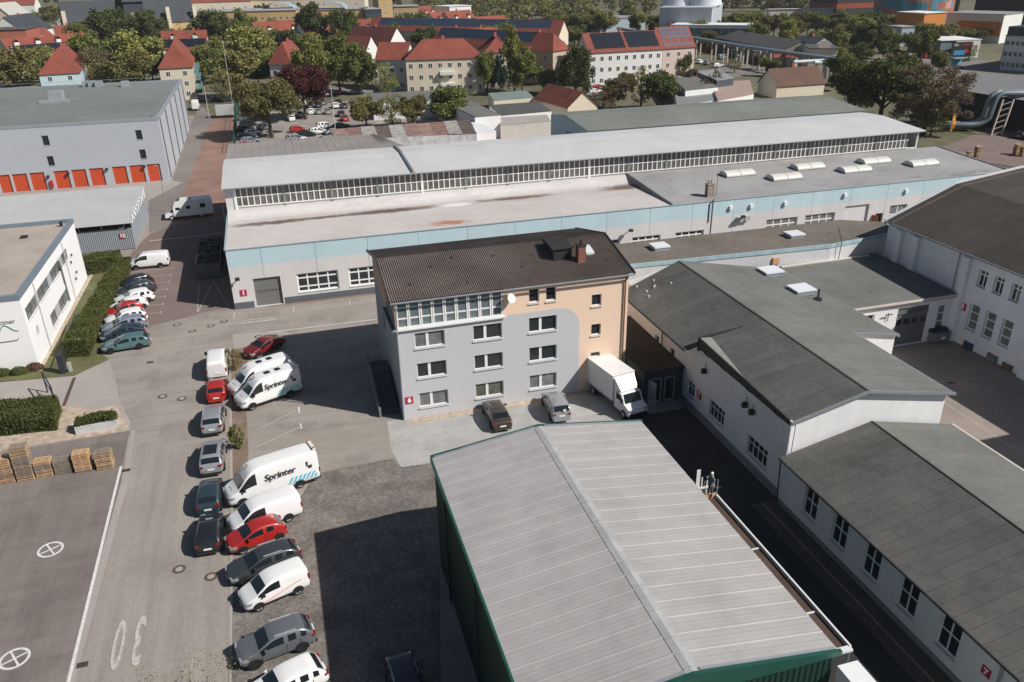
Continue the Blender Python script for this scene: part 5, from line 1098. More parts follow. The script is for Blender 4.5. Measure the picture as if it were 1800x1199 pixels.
# dark pickup in the deep shade at the bottom
make_vehicle('parked_car','wagon',NAVY,'dark blue car in the deep shadow beside the green hall','car',2.9,32.0,-86,roof='rails')
# --- left parking row by the hedge
x,y,h=span((232,476),(294,470),'van'); make_vehicle('parked_van','van',W_,'white van parked at the far end of the row by the hedge','van',x,y,h,group='vehicles parked along the hedge',rim='steel')
rowc=[((206,520),(279,501),'suv',BLK,'black SUV next to the white van by the hedge'),((207,530),(280,512),'wagon',DGR,'dark grey car, third vehicle from the far end of the hedge row'),
 ((205,546),(277,530),'suv',W_,'white SUV with a dark sunroof by the hedge'),((202,556),(262,541),'hatch',W_,'smaller white hatchback between a white SUV and the red car by the hedge'),
 ((190,566),(257,550),'hatch',RED,'red hatchback between two white cars by the hedge'),((185,583),(266,566),'suv',W_,'white SUV standing nearest to the red car, on its camera side'),
 ((186,592),(258,578),'wagon',SBL,'pale silver blue estate car by the hedge'),((180,606),(256,592),'sedan',NAVY,'dark navy car beside the green estate car by the hedge'),
 ((179,626),(268,611),'wagon',TEAL,'blue green estate car, nearest of the hedge row')]
for f,r,kd_,mt,lb in rowc:
    x,y,h=span(f,r,kd_); make_vehicle('parked_car',kd_,mt,lb,'car',x,y,h,group='vehicles parked along the hedge',rim='dark' if mt in (W_,TEAL) else 'alloy')
# --- motor home
t=thing('motor_home','white motor home in front of the shed, half in shadow','motor home',(0,0,0),0,site=False)
a=Vector(P(292,389)); b=Vector(P(377,380)); d=(a-b).normalized(); nl=Vector((-d.y,d.x)); c=(a+b)/2-nl*1.15; t.location=(c.x,c.y,.03); t.rotation_euler=(0,0,math.atan2(d.y,d.x))
Lh=(a-b).length/2
pr=[(-Lh,.5),(Lh-1.3,.5),(Lh-1.3,1.95),(Lh-1.75,2.85),(Lh-2.6,2.95),(-Lh+.15,2.95),(-Lh,2.7)]
hb=sidepr(pr,1.14).build('living_body',W_,t,site=False)
pc=[(Lh-1.35,.4),(Lh,.4),(Lh,.9),(Lh-.5,1.2),(Lh-1.25,1.92),(Lh-1.35,1.92)]
cb=sidepr(pc,.98).build('cab',W_,t,site=False)
m=MB(); m.poly([(Lh-.5,-.85,1.24),(Lh-.5,.85,1.24),(Lh-1.2,.82,1.93),(Lh-1.2,-.82,1.93)]); m.build('windscreen',CARGLASS,cb,site=False)
for s in (1,-1):
    m=MB(); m.poly([(Lh-.62,s*.985,1.2),(Lh-1.28,s*.985,1.2),(Lh-1.28,s*.985,1.85),(Lh-1.22,s*.985,1.85)]); m.build('side_window',CARGLASS,cb,site=False)
    for x0,x1,z0,z1 in ((Lh-2.35,Lh-1.7,1.55,1.95),(Lh-3.9,Lh-3.3,1.6,2.1),(-Lh+1.1,-Lh+1.9,1.6,2.25)):
        m=MB(); m.box(x0,x1,min(s*1.141,s*1.16),max(s*1.141,s*1.16),z0,z1); m.build('side_window',CARGLASS,hb,site=False)
m=MB(); m.box(-.6,.1,-.35,.35,2.951,3.08); m.build('roof_hatch',M('hatch_cream',(.5,.5,.48),.5,.0),hb,site=False); m=MB(); m.box(Lh-2.5,Lh-1.9,-.8,.8,2.93,2.99); m.build('roof_window',CARGLASS,hb,site=False)
for wx_ in (Lh-.95,-Lh+1.9):
    for s in (1,-1): wh=lk('wheel',tm,t,(wx_,s*1.0,.36)); lk('rim',rm,wh)
# --- skip container with scrap
t=thing('scrap_container','dark open container heaped with scrap, in the shade of the long hall','container',(-10.4,109.5,0))
cm=M('container_paint',(.10,.105,.10),.7,.2,1,6)
m=MB(); x0,x1,y0,y1,z1=-11.9,-8.9,104.3,115.5,2.3
m.box(x0,x1,y0,y0+.12,.2,1.7 if 0 else z1-.2); m.box(x0,x1,y1-.12,y1,.2,z1-.2); m.box(x0,x0+.12,y0+.121,y1-.121,.2,z1-.2); m.box(x1-.12,x1,y0+.121,y1-.121,.2,z1-.2); m.box(x0,x1,y0,y1,.1,.199); m.build('tub',cm,t)
m=MB()
for x in (x0-.05,x1-.05):
    for i in range(12): y=y0+.4+i*.93; m.box(x,x+.1,y,y+.1,.2,z1-.21)
m.build('rib',cm,t)
m=MB()
for i in range(170):
    x=R.uniform(x0+.3,x1-.3); y=R.uniform(y0+.4,y1-.4); z=z1-.7+R.uniform(0,.9)*(1-abs((x-(x0+x1)/2)/1.8)); a=Vector((R.uniform(-1,1),R.uniform(-1,1),R.uniform(-.4,.5))); a.normalize(); a*=R.uniform(.2,.8)
    m.bar((x-a.x,y-a.y,z-a.z),(x+a.x,y+a.y,z+a.z),R.uniform(.04,.35),R.uniform(.03,.2))
tag(m.build('scrap_heap',M('scrap_metal',(.09,.085,.08),.6,.6,1.5,6),t),'heap of dark scrap',kind='stuff')
# ================================================================== people
skin=M('skin',(.42,.25,.18),.6,0)
def person(label, x, y, z, head, shirt, trousers, hair, pose='stand', hat=None):
    """continuous skinned figure about 1.75 m tall, facing local +x"""
    t=thing('person',label,'person',(x,y,z),math.radians(head),site=False)
    J={'pel':(0,0,.95,.13),'bel':(0,0,1.1,.125),'che':(.01,0,1.32,.145),'nek':(.01,0,1.5,.055),'hed':(.03,0,1.6,.07),'top':(.03,0,1.7,.085)}
    for s,n in ((1,'l'),(-1,'r')):
        st = .12 if pose=='walk' else 0
        J['hip'+n]=(0,s*.09,.9,.1); J['kne'+n]=(.03+st*s,s*.1,.5,.062); J['ank'+n]=(-.02+st*s*1.4,s*.11,.09,.04); J['toe'+n]=(.17+st*s*1.4,s*.12,.035,.035)
        J['sho'+n]=(0,s*.19,1.42,.062); J['elb'+n]=(-.03+(.1 if pose=='work' else 0),s*.26,1.15,.043); J['wri'+n]=(.1+(.2 if pose=='work' else 0),s*.25,.93+(.18 if pose=='work' else 0),.028); J['pal'+n]=(.13+(.2 if pose=='work' else 0),s*.245,.86+(.19 if pose=='work' else 0),.034)
    E_=[('pel','bel'),('bel','che'),('che','nek'),('nek','hed'),('hed','top')]
    for n in 'lr': E_+= [('pel','hip'+n),('hip'+n,'kne'+n),('kne'+n,'ank'+n),('ank'+n,'toe'+n),('che','sho'+n),('sho'+n,'elb'+n),('elb'+n,'wri'+n),('wri'+n,'pal'+n)]
    for n,s in (('l',1),('r',-1)):
        px,py,pz,_=J['pal'+n]
        for i in range(5):
            k='f%d%s'%(i,n); dy=(i-1.5)*.021; ln=(.06,.075,.08,.07,.05)[i]
            if i==4: J[k]=(px+.05,py-s*.03,pz-.02,.011)
            else: J[k]=(px+.02+ln*.35,py+dy,pz-.03-ln,.010)
            E_.append(('pal'+n,k))
    ks=list(J); me=bpy.data.meshes.new('body'); me.from_pydata([J[k][:3] for k in ks],[(ks.index(a),ks.index(b)) for a,b in E_],[])
    o=bpy.data.objects.new('body',me); COL.objects.link(o); sk=o.modifiers.new('k','SKIN'); sk.use_smooth_shade=True; o.modifiers.new('s','SUBSURF').levels=1
    for i,k in enumerate(ks):
        q=me.skin_vertices[0].data[i]; q.radius=(J[k][3],J[k][3]*(1.25 if k in('che','bel','pel') else 1)); q.use_root=(k=='pel')
    bpy.context.view_layer.update(); ev=bpy.data.meshes.new_from_object(o.evaluated_get(bpy.context.evaluated_depsgraph_get())); bpy.data.objects.remove(o)
    ev.materials.clear()
    for q in (skin,shirt,trousers,M('shoe',(.03,.025,.02),.7,0)): ev.materials.append(q)
    for p in ev.polygons:
        c=p.center; hand=c.z<1.0 and abs(c.y)>.2
        p.material_index = 0 if (c.z>1.5 or hand) else (3 if c.z<.1 else (2 if c.z<.98 and abs(c.y)<.22 else 1))
    b=bpy.data.objects.new('body',ev); COL.objects.link(b); b.parent=t
    m=MB(); n=10
    for i in range(n):
        for j in range(5):
            f=lambda i,j:(.02+.105*math.cos(2*math.pi*i/n)*math.cos(j*.31),.09*math.sin(2*math.pi*i/n)*math.cos(j*.31),1.70+.1*math.sin(j*.31))
            m.poly([f(i,j),f(i+1,j),f(i+1,j+1),f(i,j+1)])
    m.build('helmet' if hat else 'hair',hat or hair,t,smooth=True,site=False)
    return t
person('worker in grey clothes and a white helmet at the far end of the scaffold',22.1,34.95,6.9,200,M('grey_jacket',(.16,.18,.19),.8,0),M('grey_trousers',(.10,.11,.12),.8,0),BLACKP,'work',hat=WHITE)
x,y=P(1571,399,0); person('person in dark clothes standing left of two by the open brown door',82.2,89.6,0.03,250,M('dark_shirt',(.02,.02,.025),.8,0),M('dark_trousers',(.018,.018,.022),.8,0),M('brown_hair',(.05,.03,.02),.8,0))
person('person in dark clothes standing right of two by the open brown door',83.2,89.4,0.03,200,M('dark_shirt',(.02,.02,.025)),M('dark_trousers',(.018,.018,.022)),M('brown_hair',(.05,.03,.02)))
# ================================================================== YARD OBJECTS
# pallets
pw=[M('pallet_wood_fresh',(.50,.33,.19),.85,.2,2,9,obj=False),M('pallet_wood_grey',(.27,.22,.18),.9,.2,2,9,obj=False)]
_pal=None
def pallet_mesh():
    m=MB()
    for i in range(5): y=-.4+.2*i*1.0; m.box(-.6,.6,y-.055,y+.055,.122,.144)
    for x in (-.54,0,.54): m.box(x-.05,x+.05,-.4,.4,.1,.1215)
    for x in (-.54,0,.54):
        for y in (-.35,0,.35): m.box(x-.06,x+.06,y-.06,y+.06,.022,.0995)
    for y in (-.35,0,.35): m.box(-.6,.6,y-.05,y+.05,0,.0215)
    me=bpy.data.meshes.new('pallet'); me.from_pydata(m.v,[],m.f); me.materials.append(pw[0]); return me
PM=pallet_mesh()
def stack(x,y,z,n,mi,label,group,rot=0,jit=.02):
    for i in range(n):
        o=bpy.data.objects.new('pallet',PM); COL.objects.link(o); o.location=(x+R.uniform(-jit,jit),y+R.uniform(-jit,jit),z+.15*i); o.rotation_euler=(0,0,rot+R.uniform(-.02,.02))
        o.material_slots[0].link='OBJECT'; o.material_slots[0].material=pw[mi if R.random()<.8 else 1-mi]
        where='topmost of' if i==n-1 else ('lowest of' if i==0 else 'in the middle of')
        tag(o,'wooden pallet %s %s'%(where,label),'pallet',group+(', middle' if 0<i<n-1 else ''))
for i,(px,pt,n,mi,lb) in enumerate(((12,850,14,0,'the stack cut by the left edge'),(46,846,20,1,'the tallest grey stack'),(79,839,9,0,'the low stack right of the tallest one'),(112,834,8,1,'the low weathered stack in the middle of the row'),(147,831,11,0,'the second stack from the right'),(185,826,10,0,'the rightmost stack of the row'))):
    x,y=P(px,pt); stack(x+.02,y+.45,.02,n,mi,lb,'pallets of '+lb)
x,y=P(-30,856); stack(x,y+.45,.02,13,0,'the stack left of the frame','pallets of the stack left of the frame') if 0 else None
# planter
t=thing('concrete_planter','long concrete planter with a clipped green hedge in it','planter',(-18.2,68.3,0))
pc_=M('planter_concrete',(.46,.47,.47),.85,.1,.8,6); A=[Vector(P(134,765)),Vector(P(207,752)),Vector(P(214,741)),Vector(P(141,752))]
u=(A[1]-A[0]).normalized(); v=Vector((-u.y,u.x)); L0=(A[1]-A[0]).length; Wd=1.25
def pq(a,b): q=A[0]+u*a+v*b; return (q.x,q.y)
m=MB(); th=.12
m.prism([pq(0,0),pq(L0,0),pq(L0,th),pq(0,th)],0,.75); m.prism([pq(0,Wd-th),pq(L0,Wd-th),pq(L0,Wd),pq(0,Wd)],0,.75); m.prism([pq(0,th+.001),pq(th,th+.001),pq(th,Wd-th-.001),pq(0,Wd-th-.001)],0,.75); m.prism([pq(L0-th,th+.001),pq(L0,th+.001),pq(L0,Wd-th-.001),pq(L0-th,Wd-th-.001)],0,.75); m.build('trough',pc_,t)
m=MB(); m.prism([pq(th+.002,th+.002),pq(L0-th-.002,th+.002),pq(L0-th-.002,Wd-th-.002),pq(th+.002,Wd-th-.002)],.1,.65); m.build('soil',soil,t)
planter_fn=(pq,L0,Wd)
# hedges: leaf boxes
hedge_leaf=leafmat('hedge_leaf',(.045,.06,.018),(.12,.135,.045),.1)
hedge_yel=leafmat('hedge_leaf_bright',(.08,.10,.022),(.20,.21,.06),.1)
bark=M('bark',(.09,.07,.055),.95,.25,2,8,obj=True)
def leafbox(mb,pts,z0,z1,n,size,rd):
    """leaf clumps over and just below the surface of an extruded quad"""
    A,B_,C_,D=[Vector(p) for p in pts]
    for _ in range(n):
        s,t_=rd.random(),rd.random(); f=rd.random()
        p=(A*(1-s)+B_*s)*(1-t_)+(D*(1-s)+C_*s)*t_
        if f<.5: z=z1+rd.uniform(-.12,.08)
        else:
            z=rd.uniform(z0,z1); e=rd.choice((0,1,2,3))
            if e==0:p=A*(1-s)+B_*s
            elif e==1:p=B_*(1-s)+C_*s
            elif e==2:p=C_*(1-s)+D*s
            else:p=D*(1-s)+A*s
            p=p+Vector((rd.uniform(-.1,.1),rd.uniform(-.1,.1)))
        lump=math.sin(p.x*1.9+p.y*.7)*.07+math.sin(p.y*2.3-p.x*.4)*.09+math.sin(p.y*.6+1)*.08
        p=p+Vector((math.sin(p.y*1.3),math.sin(p.x*1.3)))*.07; z+=lump*(z/z1)
        if rd.random()<.05: z+=rd.uniform(0,.25)
        c=Vector((p.x,p.y,z)); a=Vector((rd.gauss(0,1),rd.gauss(0,1),rd.gauss(0,1))).normalized(); b=a.cross(Vector((rd.gauss(0,1),rd.gauss(0,1),rd.gauss(0,1)))).normalized(); k=size*rd.uniform(.6,1.3)
        mb.poly([c-a*k,c+b*k*.6,c+a*k,c-b*k*.6])
def hedge(label,pts,z1,n,size=.13,mat=hedge_leaf,seed=1,cat='hedge',group=None):
    rd=random.Random(seed); m=MB(); leafbox(m,pts,0.05,z1,n,size,rd)
    i0=len(m.f); cx=sum(p[0] for p in pts)/4; cy=sum(p[1] for p in pts)/4
    t=thing('hedge',label,cat,(cx,cy,0),0,group)
    m.build('foliage',mat,t); c=MB(); q=[(cx+(p[0]-cx)*.93,cy+(p[1]-cy)*.93) for p in pts]; c.prism(q,0,z1-.3); c.build('inner_twigs',M('hedge_core',(.035,.035,.018),.95,.3,2,6),t); return t
def PL(l,z): return [P(*p,z) for p in l]
hedge('tall clipped hedge between the lawn and the parking row',[(-23.6,84.5),(-21.4,84.3),(-20.5,111.5),(-22.0,111.5)],1.75,30000,.10,leafmat('hedge_mid',(.055,.075,.02),(.15,.16,.05),.1),2)
hedge('clipped hedge across the end of the lawn by the shed',[(-27.5,110.6),(-22.1,112.0),(-22.1,114.6),(-27.5,114.0)],1.8,11000,.10,leafmat('hedge_mid',(.055,.075,.02),(.15,.16,.05)),3)
q=[P(-90,775),P(98,757),P(106,722),P(-90,742)]
hedge('dark clipped hedge between the drive and the open lot',q,1.5,20000,.10,hedge_leaf,4)
pq,L0,Wd=planter_fn; m=MB(); leafbox(m,[pq(.13,.13),pq(L0-.13,.13),pq(L0-.13,Wd-.13),pq(.13,Wd-.13)],.6,1.15,3500,.1,random.Random(5))
hh_=solo(m,'planter_hedge',hedge_leaf,'low clipped hedge growing in the concrete planter','hedge',(*pq(L0/2,Wd/2),.65))
for i,(px,py,mt,lb) in enumerate(((5,660,0,'green shrub at the frame edge'),(35,657,0,'green shrub in the middle of three'),(62,650,1,'reddish shrub at the corner'))):
    x,y=P(px,py); rd=random.Random(30+i); m=MB()
    for _ in range(900):
        d=Vector((rd.gauss(0,1),rd.gauss(0,1),abs(rd.gauss(0,.8)))).normalized(); c=Vector((x,y,.1))+Vector((d.x*.9,d.y*.5,d.z*.7))*rd.uniform(.7,1); a=Vector((rd.gauss(0,1),rd.gauss(0,1),rd.gauss(0,1))).normalized()*.1; b=a.cross(d).normalized()*.07; m.poly([c-a,c+b,c+a,c-b])
    solo(m,'shrub',hedge_leaf if mt==0 else leafmat('red_leaf',(.12,.06,.045),(.2,.12,.09)),'small rounded '+lb+' of the white office','shrub',(x,y,0))
# sliding gate, gate frame, sign
t=thing('sliding_gate','long dark steel sliding gate standing beside the lawn','gate',(-23.5,82,0)); a=Vector(P(112,655)); b=Vector(P(138,575))
m=MB(); m.bar((*a,1.6),(*b,1.6),.08); m.bar((*a,.3),(*b,.3),.1); 
for i in range(28): p=a+(b-a)*i/27; m.bar((*p,.3),(*p,1.6),.03)
m.build('gate_leaf',DARKMETAL,t); m=MB(); m.box(a.x-.25,a.x+.25,a.y-.3,a.y+.3,0,2.0); m.build('gate_post',M('anthracite_post',(.03,.035,.045),.5,.1),t)
m=MB(); m.box(a.x+.5,a.x+.8,a.y-.05,a.y+.2,0,1.0); m.build('control_box',M('control_box',(.4,.4,.4),.5,.1),t)
x,y=P(144,625); m=MB(); m.cyl((x,y),.03,0,1.5,6); m.prism([(x-.25,y-.02),(x+.25,y-.02),(x+.25,y+.02),(x-.25,y+.02)],1.4,1.9); m.v=m.v
solo(m,'information_sign',WHITE,'small pale sign on a thin post in front of the hedge','sign',(x,y,0))
t=thing('gate_stop','dark angular gate stop frame rising above the hedge end','gate',(-22,69.5,0)); a=Vector(P(98,712)); b=Vector(P(84,690))
m=MB(); m.bar((*a,0),(*a,2.0),.12); m.bar((*b,0),(*b,2.2),.1); m.bar((*a,2.0),(*b,2.2),.1); m.bar((*a,1.2),(*b,1.3),.08); m.build('frame',M('anthracite_post',(.03,.035,.045)),t)
# lamp posts and poles
def pole(px,py,h,label,cat='pole',r=.06,name='lamp_post',head=None,mat=None,z0=0,grp=None):
    x,y=P(px,py); t=thing(name,label,cat,(x,y,0),0,grp); m=MB(); m.tube([(x,y,0),(x,y,h*.5),(x,y,h)],[r,r*.85,r*.6],8); m.build('mast',mat or ZINC,t)
    if head: m=MB(); m.bar((x,y,h),(x+head,y,h+.15),.06); m.box(x+head-.1,x+head+.35,y-.12,y+.12,h+.08,h+.2); m.build('lamp_head',M('lamp_head_grey',(.3,.3,.3),.5,.0),t)
    return t
pole(294,372,7.5,'thin grey lamp post behind the motor home near the shed','lamp post',.07,head=-.5)
# container with orange bin etc. in courtyard
t=thing('waste_container','grey waste container with its black lid open','container',(62,57,0)); x,y=P(1653,604); cgr=M('container_grey',(.16,.17,.17),.7,.1,1,5)
m=MB(); m.prism([(x-.9,y-.1),(x+.9,y-.1),(x+1.05,y+1.3),(x-1.05,y+1.3)],.25,1.15); m.build('body',cgr,t); m=MB(); m.prism([(x-1.0,y+.3),(x+1.0,y+.3),(x+1.05,y+1.35),(x-1.05,y+1.35)],1.16,[1.2,1.2,1.75,1.75]); m.build('lid',BLACKP,t)
m=MB(); m.box(x-.15,x+.3,y-.14,y-.103,.55,.95); l_=m.build('label_plate',WHITE,t); m=MB(); m.box(x-.15,x+.3,y-.15,y-.141,.82,.95); m.build('label_band',M('label_red',(.6,.05,.03),.5,0),l_)
for px,py,c,s,lb,nm in ((1708,612,(.02,.06,.10),(.7,.5,.7),'dark blue crate left of the stacked pallets in the courtyard','crate'),(1722,618,(.14,.07,.04),(.35,.4,.8),'brown crate leaning by the blue crate','crate'),(1752,634,(.14,.15,.14),(.9,.5,.75),'grey tub in front of the courtyard pallets','tub'),(1778,648,(.13,.09,.06),(.8,.5,.6),'heap of brown boxes by the wall in the courtyard','crate')):
    x,y=P(px,py); m=MB(); sx,sy,sz=s; m.prism([(x-sx,y-sy),(x+sx,y-sy),(x+sx,y-sy+.08),(x-sx,y-sy+.08)],0.03,sz); m.prism([(x-sx,y+sy-.08),(x+sx,y+sy-.08),(x+sx,y+sy),(x-sx,y+sy)],0.03,sz); m.box(x-sx,x-sx+.08,y-sy+.081,y+sy-.081,.03,sz); m.box(x+sx-.08,x+sx,y-sy+.081,y+sy-.081,.03,sz); m.box(x-sx+.081,x+sx-.081,y-sy+.081,y+sy-.081,.03,sz*.7)
    solo(m,nm,M('crate_%d'%px,c,.8,.2,2,6),lb,nm,(x,y,0))
x,y=P(1745,622); stack(x,y,.02,8,1,'the dark stack in the shaded courtyard','courtyard pallets')
for (px,py,n,lb) in ((1690,283,10,'the left stack behind the long hall'),(1702,281,11,'the second stack behind the long hall'),(1717,276,14,'the tall stack behind the long hall'),(1786,272,14,'the first stack by the right frame edge'),(1797,275,13,'the second stack by the right frame edge')):
    x,y=P(px,py); stack(x,y,.02,n,0,lb,'pallets of '+lb,jit=.04)
# ================================================================== TOWN, TREES AND POWER STATION BEHIND
def top_z(px, base_y, top_y):
    bx_, by_ = P(px, base_y); d = _ray(px, top_y); return H + d.z*math.hypot(bx_, by_)/math.hypot(d.x, d.y)
def mpp(px, base_y):      # metres per photo pixel at a ground point
    bx_, by_ = P(px, base_y); v = Vector((bx_, by_, -H)); return v.dot(_fw)/FPX
# ---- trees
LEAF = {'green':leafmat('leaf_green',(.09,.11,.032),(.26,.275,.085),.2),'dark':leafmat('leaf_dark',(.05,.065,.024),(.14,.16,.055),.2),
 'yellow':leafmat('leaf_yellow_green',(.13,.145,.038),(.34,.335,.105),.15),'olive':leafmat('leaf_olive',(.11,.105,.04),(.28,.26,.10),.2),
 'purple':leafmat('leaf_purple',(.05,.014,.016),(.13,.04,.04),.1),'brown':leafmat('leaf_brown',(.10,.08,.05),(.21,.165,.105),.2),'gold':leafmat('leaf_gold',(.13,.11,.03),(.26,.22,.08),.15),'conifer':leafmat('leaf_conifer',(.02,.032,.022),(.05,.075,.05),.15)}
def crown_mesh(name, seed, n, shape='round', leaf=.055, holes=.0):
    """unit crown: radius about 1, height from 0 to 1; leaf faces spread through many clumps"""
    rd = random.Random(seed); V = []; Fc = []
    cl = []
    nc = {'round':46,'tall':46,'sparse':60,'conifer':70,'bush':26,'weep':40}[shape]
    for i in range(nc):
        while True:
            p = Vector((rd.uniform(-1,1), rd.uniform(-1,1), rd.uniform(-1,1)))
            if .25 < p.length < 1: break
        z = (p.z+1)/2
        if shape == 'conifer': k = (1-z)*.95+.04; a = rd.uniform(0,6.283); p = Vector((math.cos(a)*k*rd.uniform(.4,1), math.sin(a)*k*rd.uniform(.4,1), p.z)); r = .17*(1.15-z)+.03
        elif shape == 'tall': k = math.sin(math.pi*min(1,z*.8+.18))**.6; p.x *= k; p.y *= k; r = rd.uniform(.17,.3)
        elif shape == 'weep': k = .75+.35*(1-z); p.x *= k; p.y *= k; r = rd.uniform(.15,.26)
        else:
            if shape == 'round':
                if i == 0: lobes = [(Vector((rd.gauss(0,1),rd.gauss(0,1),rd.gauss(.15,.8))).normalized()*rd.uniform(.38,.66), rd.uniform(.34,.5)) for _ in range(10)]
                lc, lr = lobes[i % 10]; dd = Vector((rd.gauss(0,1),rd.gauss(0,1),rd.gauss(0,1))).normalized()*lr*rd.uniform(.4,1); p = lc+dd
            r = rd.uniform(.15,.3) if shape != 'sparse' else rd.uniform(.1,.2)
        f = rd.uniform(.85,1.15); cl.append((Vector((p.x*.92*f,p.y*.92*f,p.z*.88*f)), r))
    for i in range(n):
        c, r = cl[rd.randrange(nc)]
        d = Vector((rd.gauss(0,1),rd.gauss(0,1),rd.gauss(0,1))).normalized(); rr = r*(rd.random()**.4)*1.12
        if rd.random() < .06: rr *= 1.35
        if shape == 'weep': q = c+Vector((d.x*rr,d.y*rr,d.z*rr*1.6-rr*.3))
        else: q = c+d*rr
        a = Vector((rd.gauss(0,1),rd.gauss(0,1),rd.gauss(0,1))).normalized(); b = a.cross(Vector((rd.gauss(0,1),rd.gauss(0,1),rd.gauss(0,1)))).normalized(); s = leaf*rd.uniform(.55,1.35)
        n0 = len(V)
        for e in (-a*s, b*s*.65, a*s, -b*s*.65): w_ = q+e; V.append((w_.x, w_.y, (w_.z+1)/2 if False else w_.z*.5+.5))
        Fc.append((n0,n0+1,n0+2,n0+3))
    me = bpy.data.meshes.new(name); me.from_pydata(V, [], Fc); me.materials.append(LEAF['green']); return me
def trunk_mesh(name, seed, limbs=7):
    rd = random.Random(seed); m = MB(); m.tube([(0,0,-.02),(.01,0,.25),(.0,.02,.5),(.02,.0,.85)],[.055,.04,.03,.008],7)
    for i in range(limbs):
        z = rd.uniform(.22,.6); a = rd.uniform(0,6.283); L_ = rd.uniform(.25,.42); e = (math.cos(a)*L_, math.sin(a)*L_, z+rd.uniform(.15,.32)); mid = (e[0]*.5, e[1]*.5, z+.1)
        m.tube([(0,0,z),mid,e],[.022,.014,.004],5)
    me = bpy.data.meshes.new(name); me.from_pydata(m.v, [], m.f); me.materials.append(bark); me.polygons.foreach_set('use_smooth',[True]*len(m.f)); return me
CR = {'round':[crown_mesh('crown',s,11500) for s in (1,2,3,31,32)],'tall':[crown_mesh('crown',s,8500,'tall') for s in (4,5)],'sparse':[crown_mesh('crown',s,3600,'sparse',.036) for s in (6,7)],
 'conifer':[crown_mesh('crown',8,6500,'conifer',.05)],'bush':[crown_mesh('crown',9,2600,'bush',.075)],'weep':[crown_mesh('crown',10,7000,'weep',.05)],'far':[crown_mesh('crown',s,1900,'round',.12) for s in (11,12,13)],'big':[crown_mesh('crown',14,22000,'round',.036)],'twiggy':[crown_mesh('crown',21,650,'sparse',.02)],'bigsparse':[crown_mesh('crown',15,16000,'sparse',.026)]}
TR = [trunk_mesh('trunk', s) for s in (1,2,3)]
def place_tree(x, y, h, w_, kind, leaf, label, name='tree', group=None, clear=.11, cat='tree'):
    t = thing(name, label, cat, (x,y,-.03), R.uniform(0,6.28), group, site=False)
    cr = bpy.data.objects.new('crown', R.choice(CR[kind])); COL.objects.link(cr); cr.parent = t
    cr.location = (0,0,h*clear); k_ = 1.34 if kind in ('round','big') else 1.15; cr.scale = (w_/2*k_, w_/2*k_*R.uniform(.92,1.08), h*(1-clear)*(1.14 if kind=='round' else 1.04))
    cr.material_slots[0].link = 'OBJECT'; cr.material_slots[0].material = LEAF[leaf]
    tk = bpy.data.objects.new('trunk', R.choice(TR)); COL.objects.link(tk); tk.parent = t; s = max(.7*w_, .45*h); tk.scale = (s, s, h) if kind != 'twiggy' else (s*.35, s*.35, h*.9)
    return t
def tree(px, ytop, ybase, wpx, kind, leaf, label, **k):
    x, y = P(px, ybase); return place_tree(x, y, top_z(px, ybase, ytop), wpx*mpp(px, ybase), kind, leaf, label, **k)
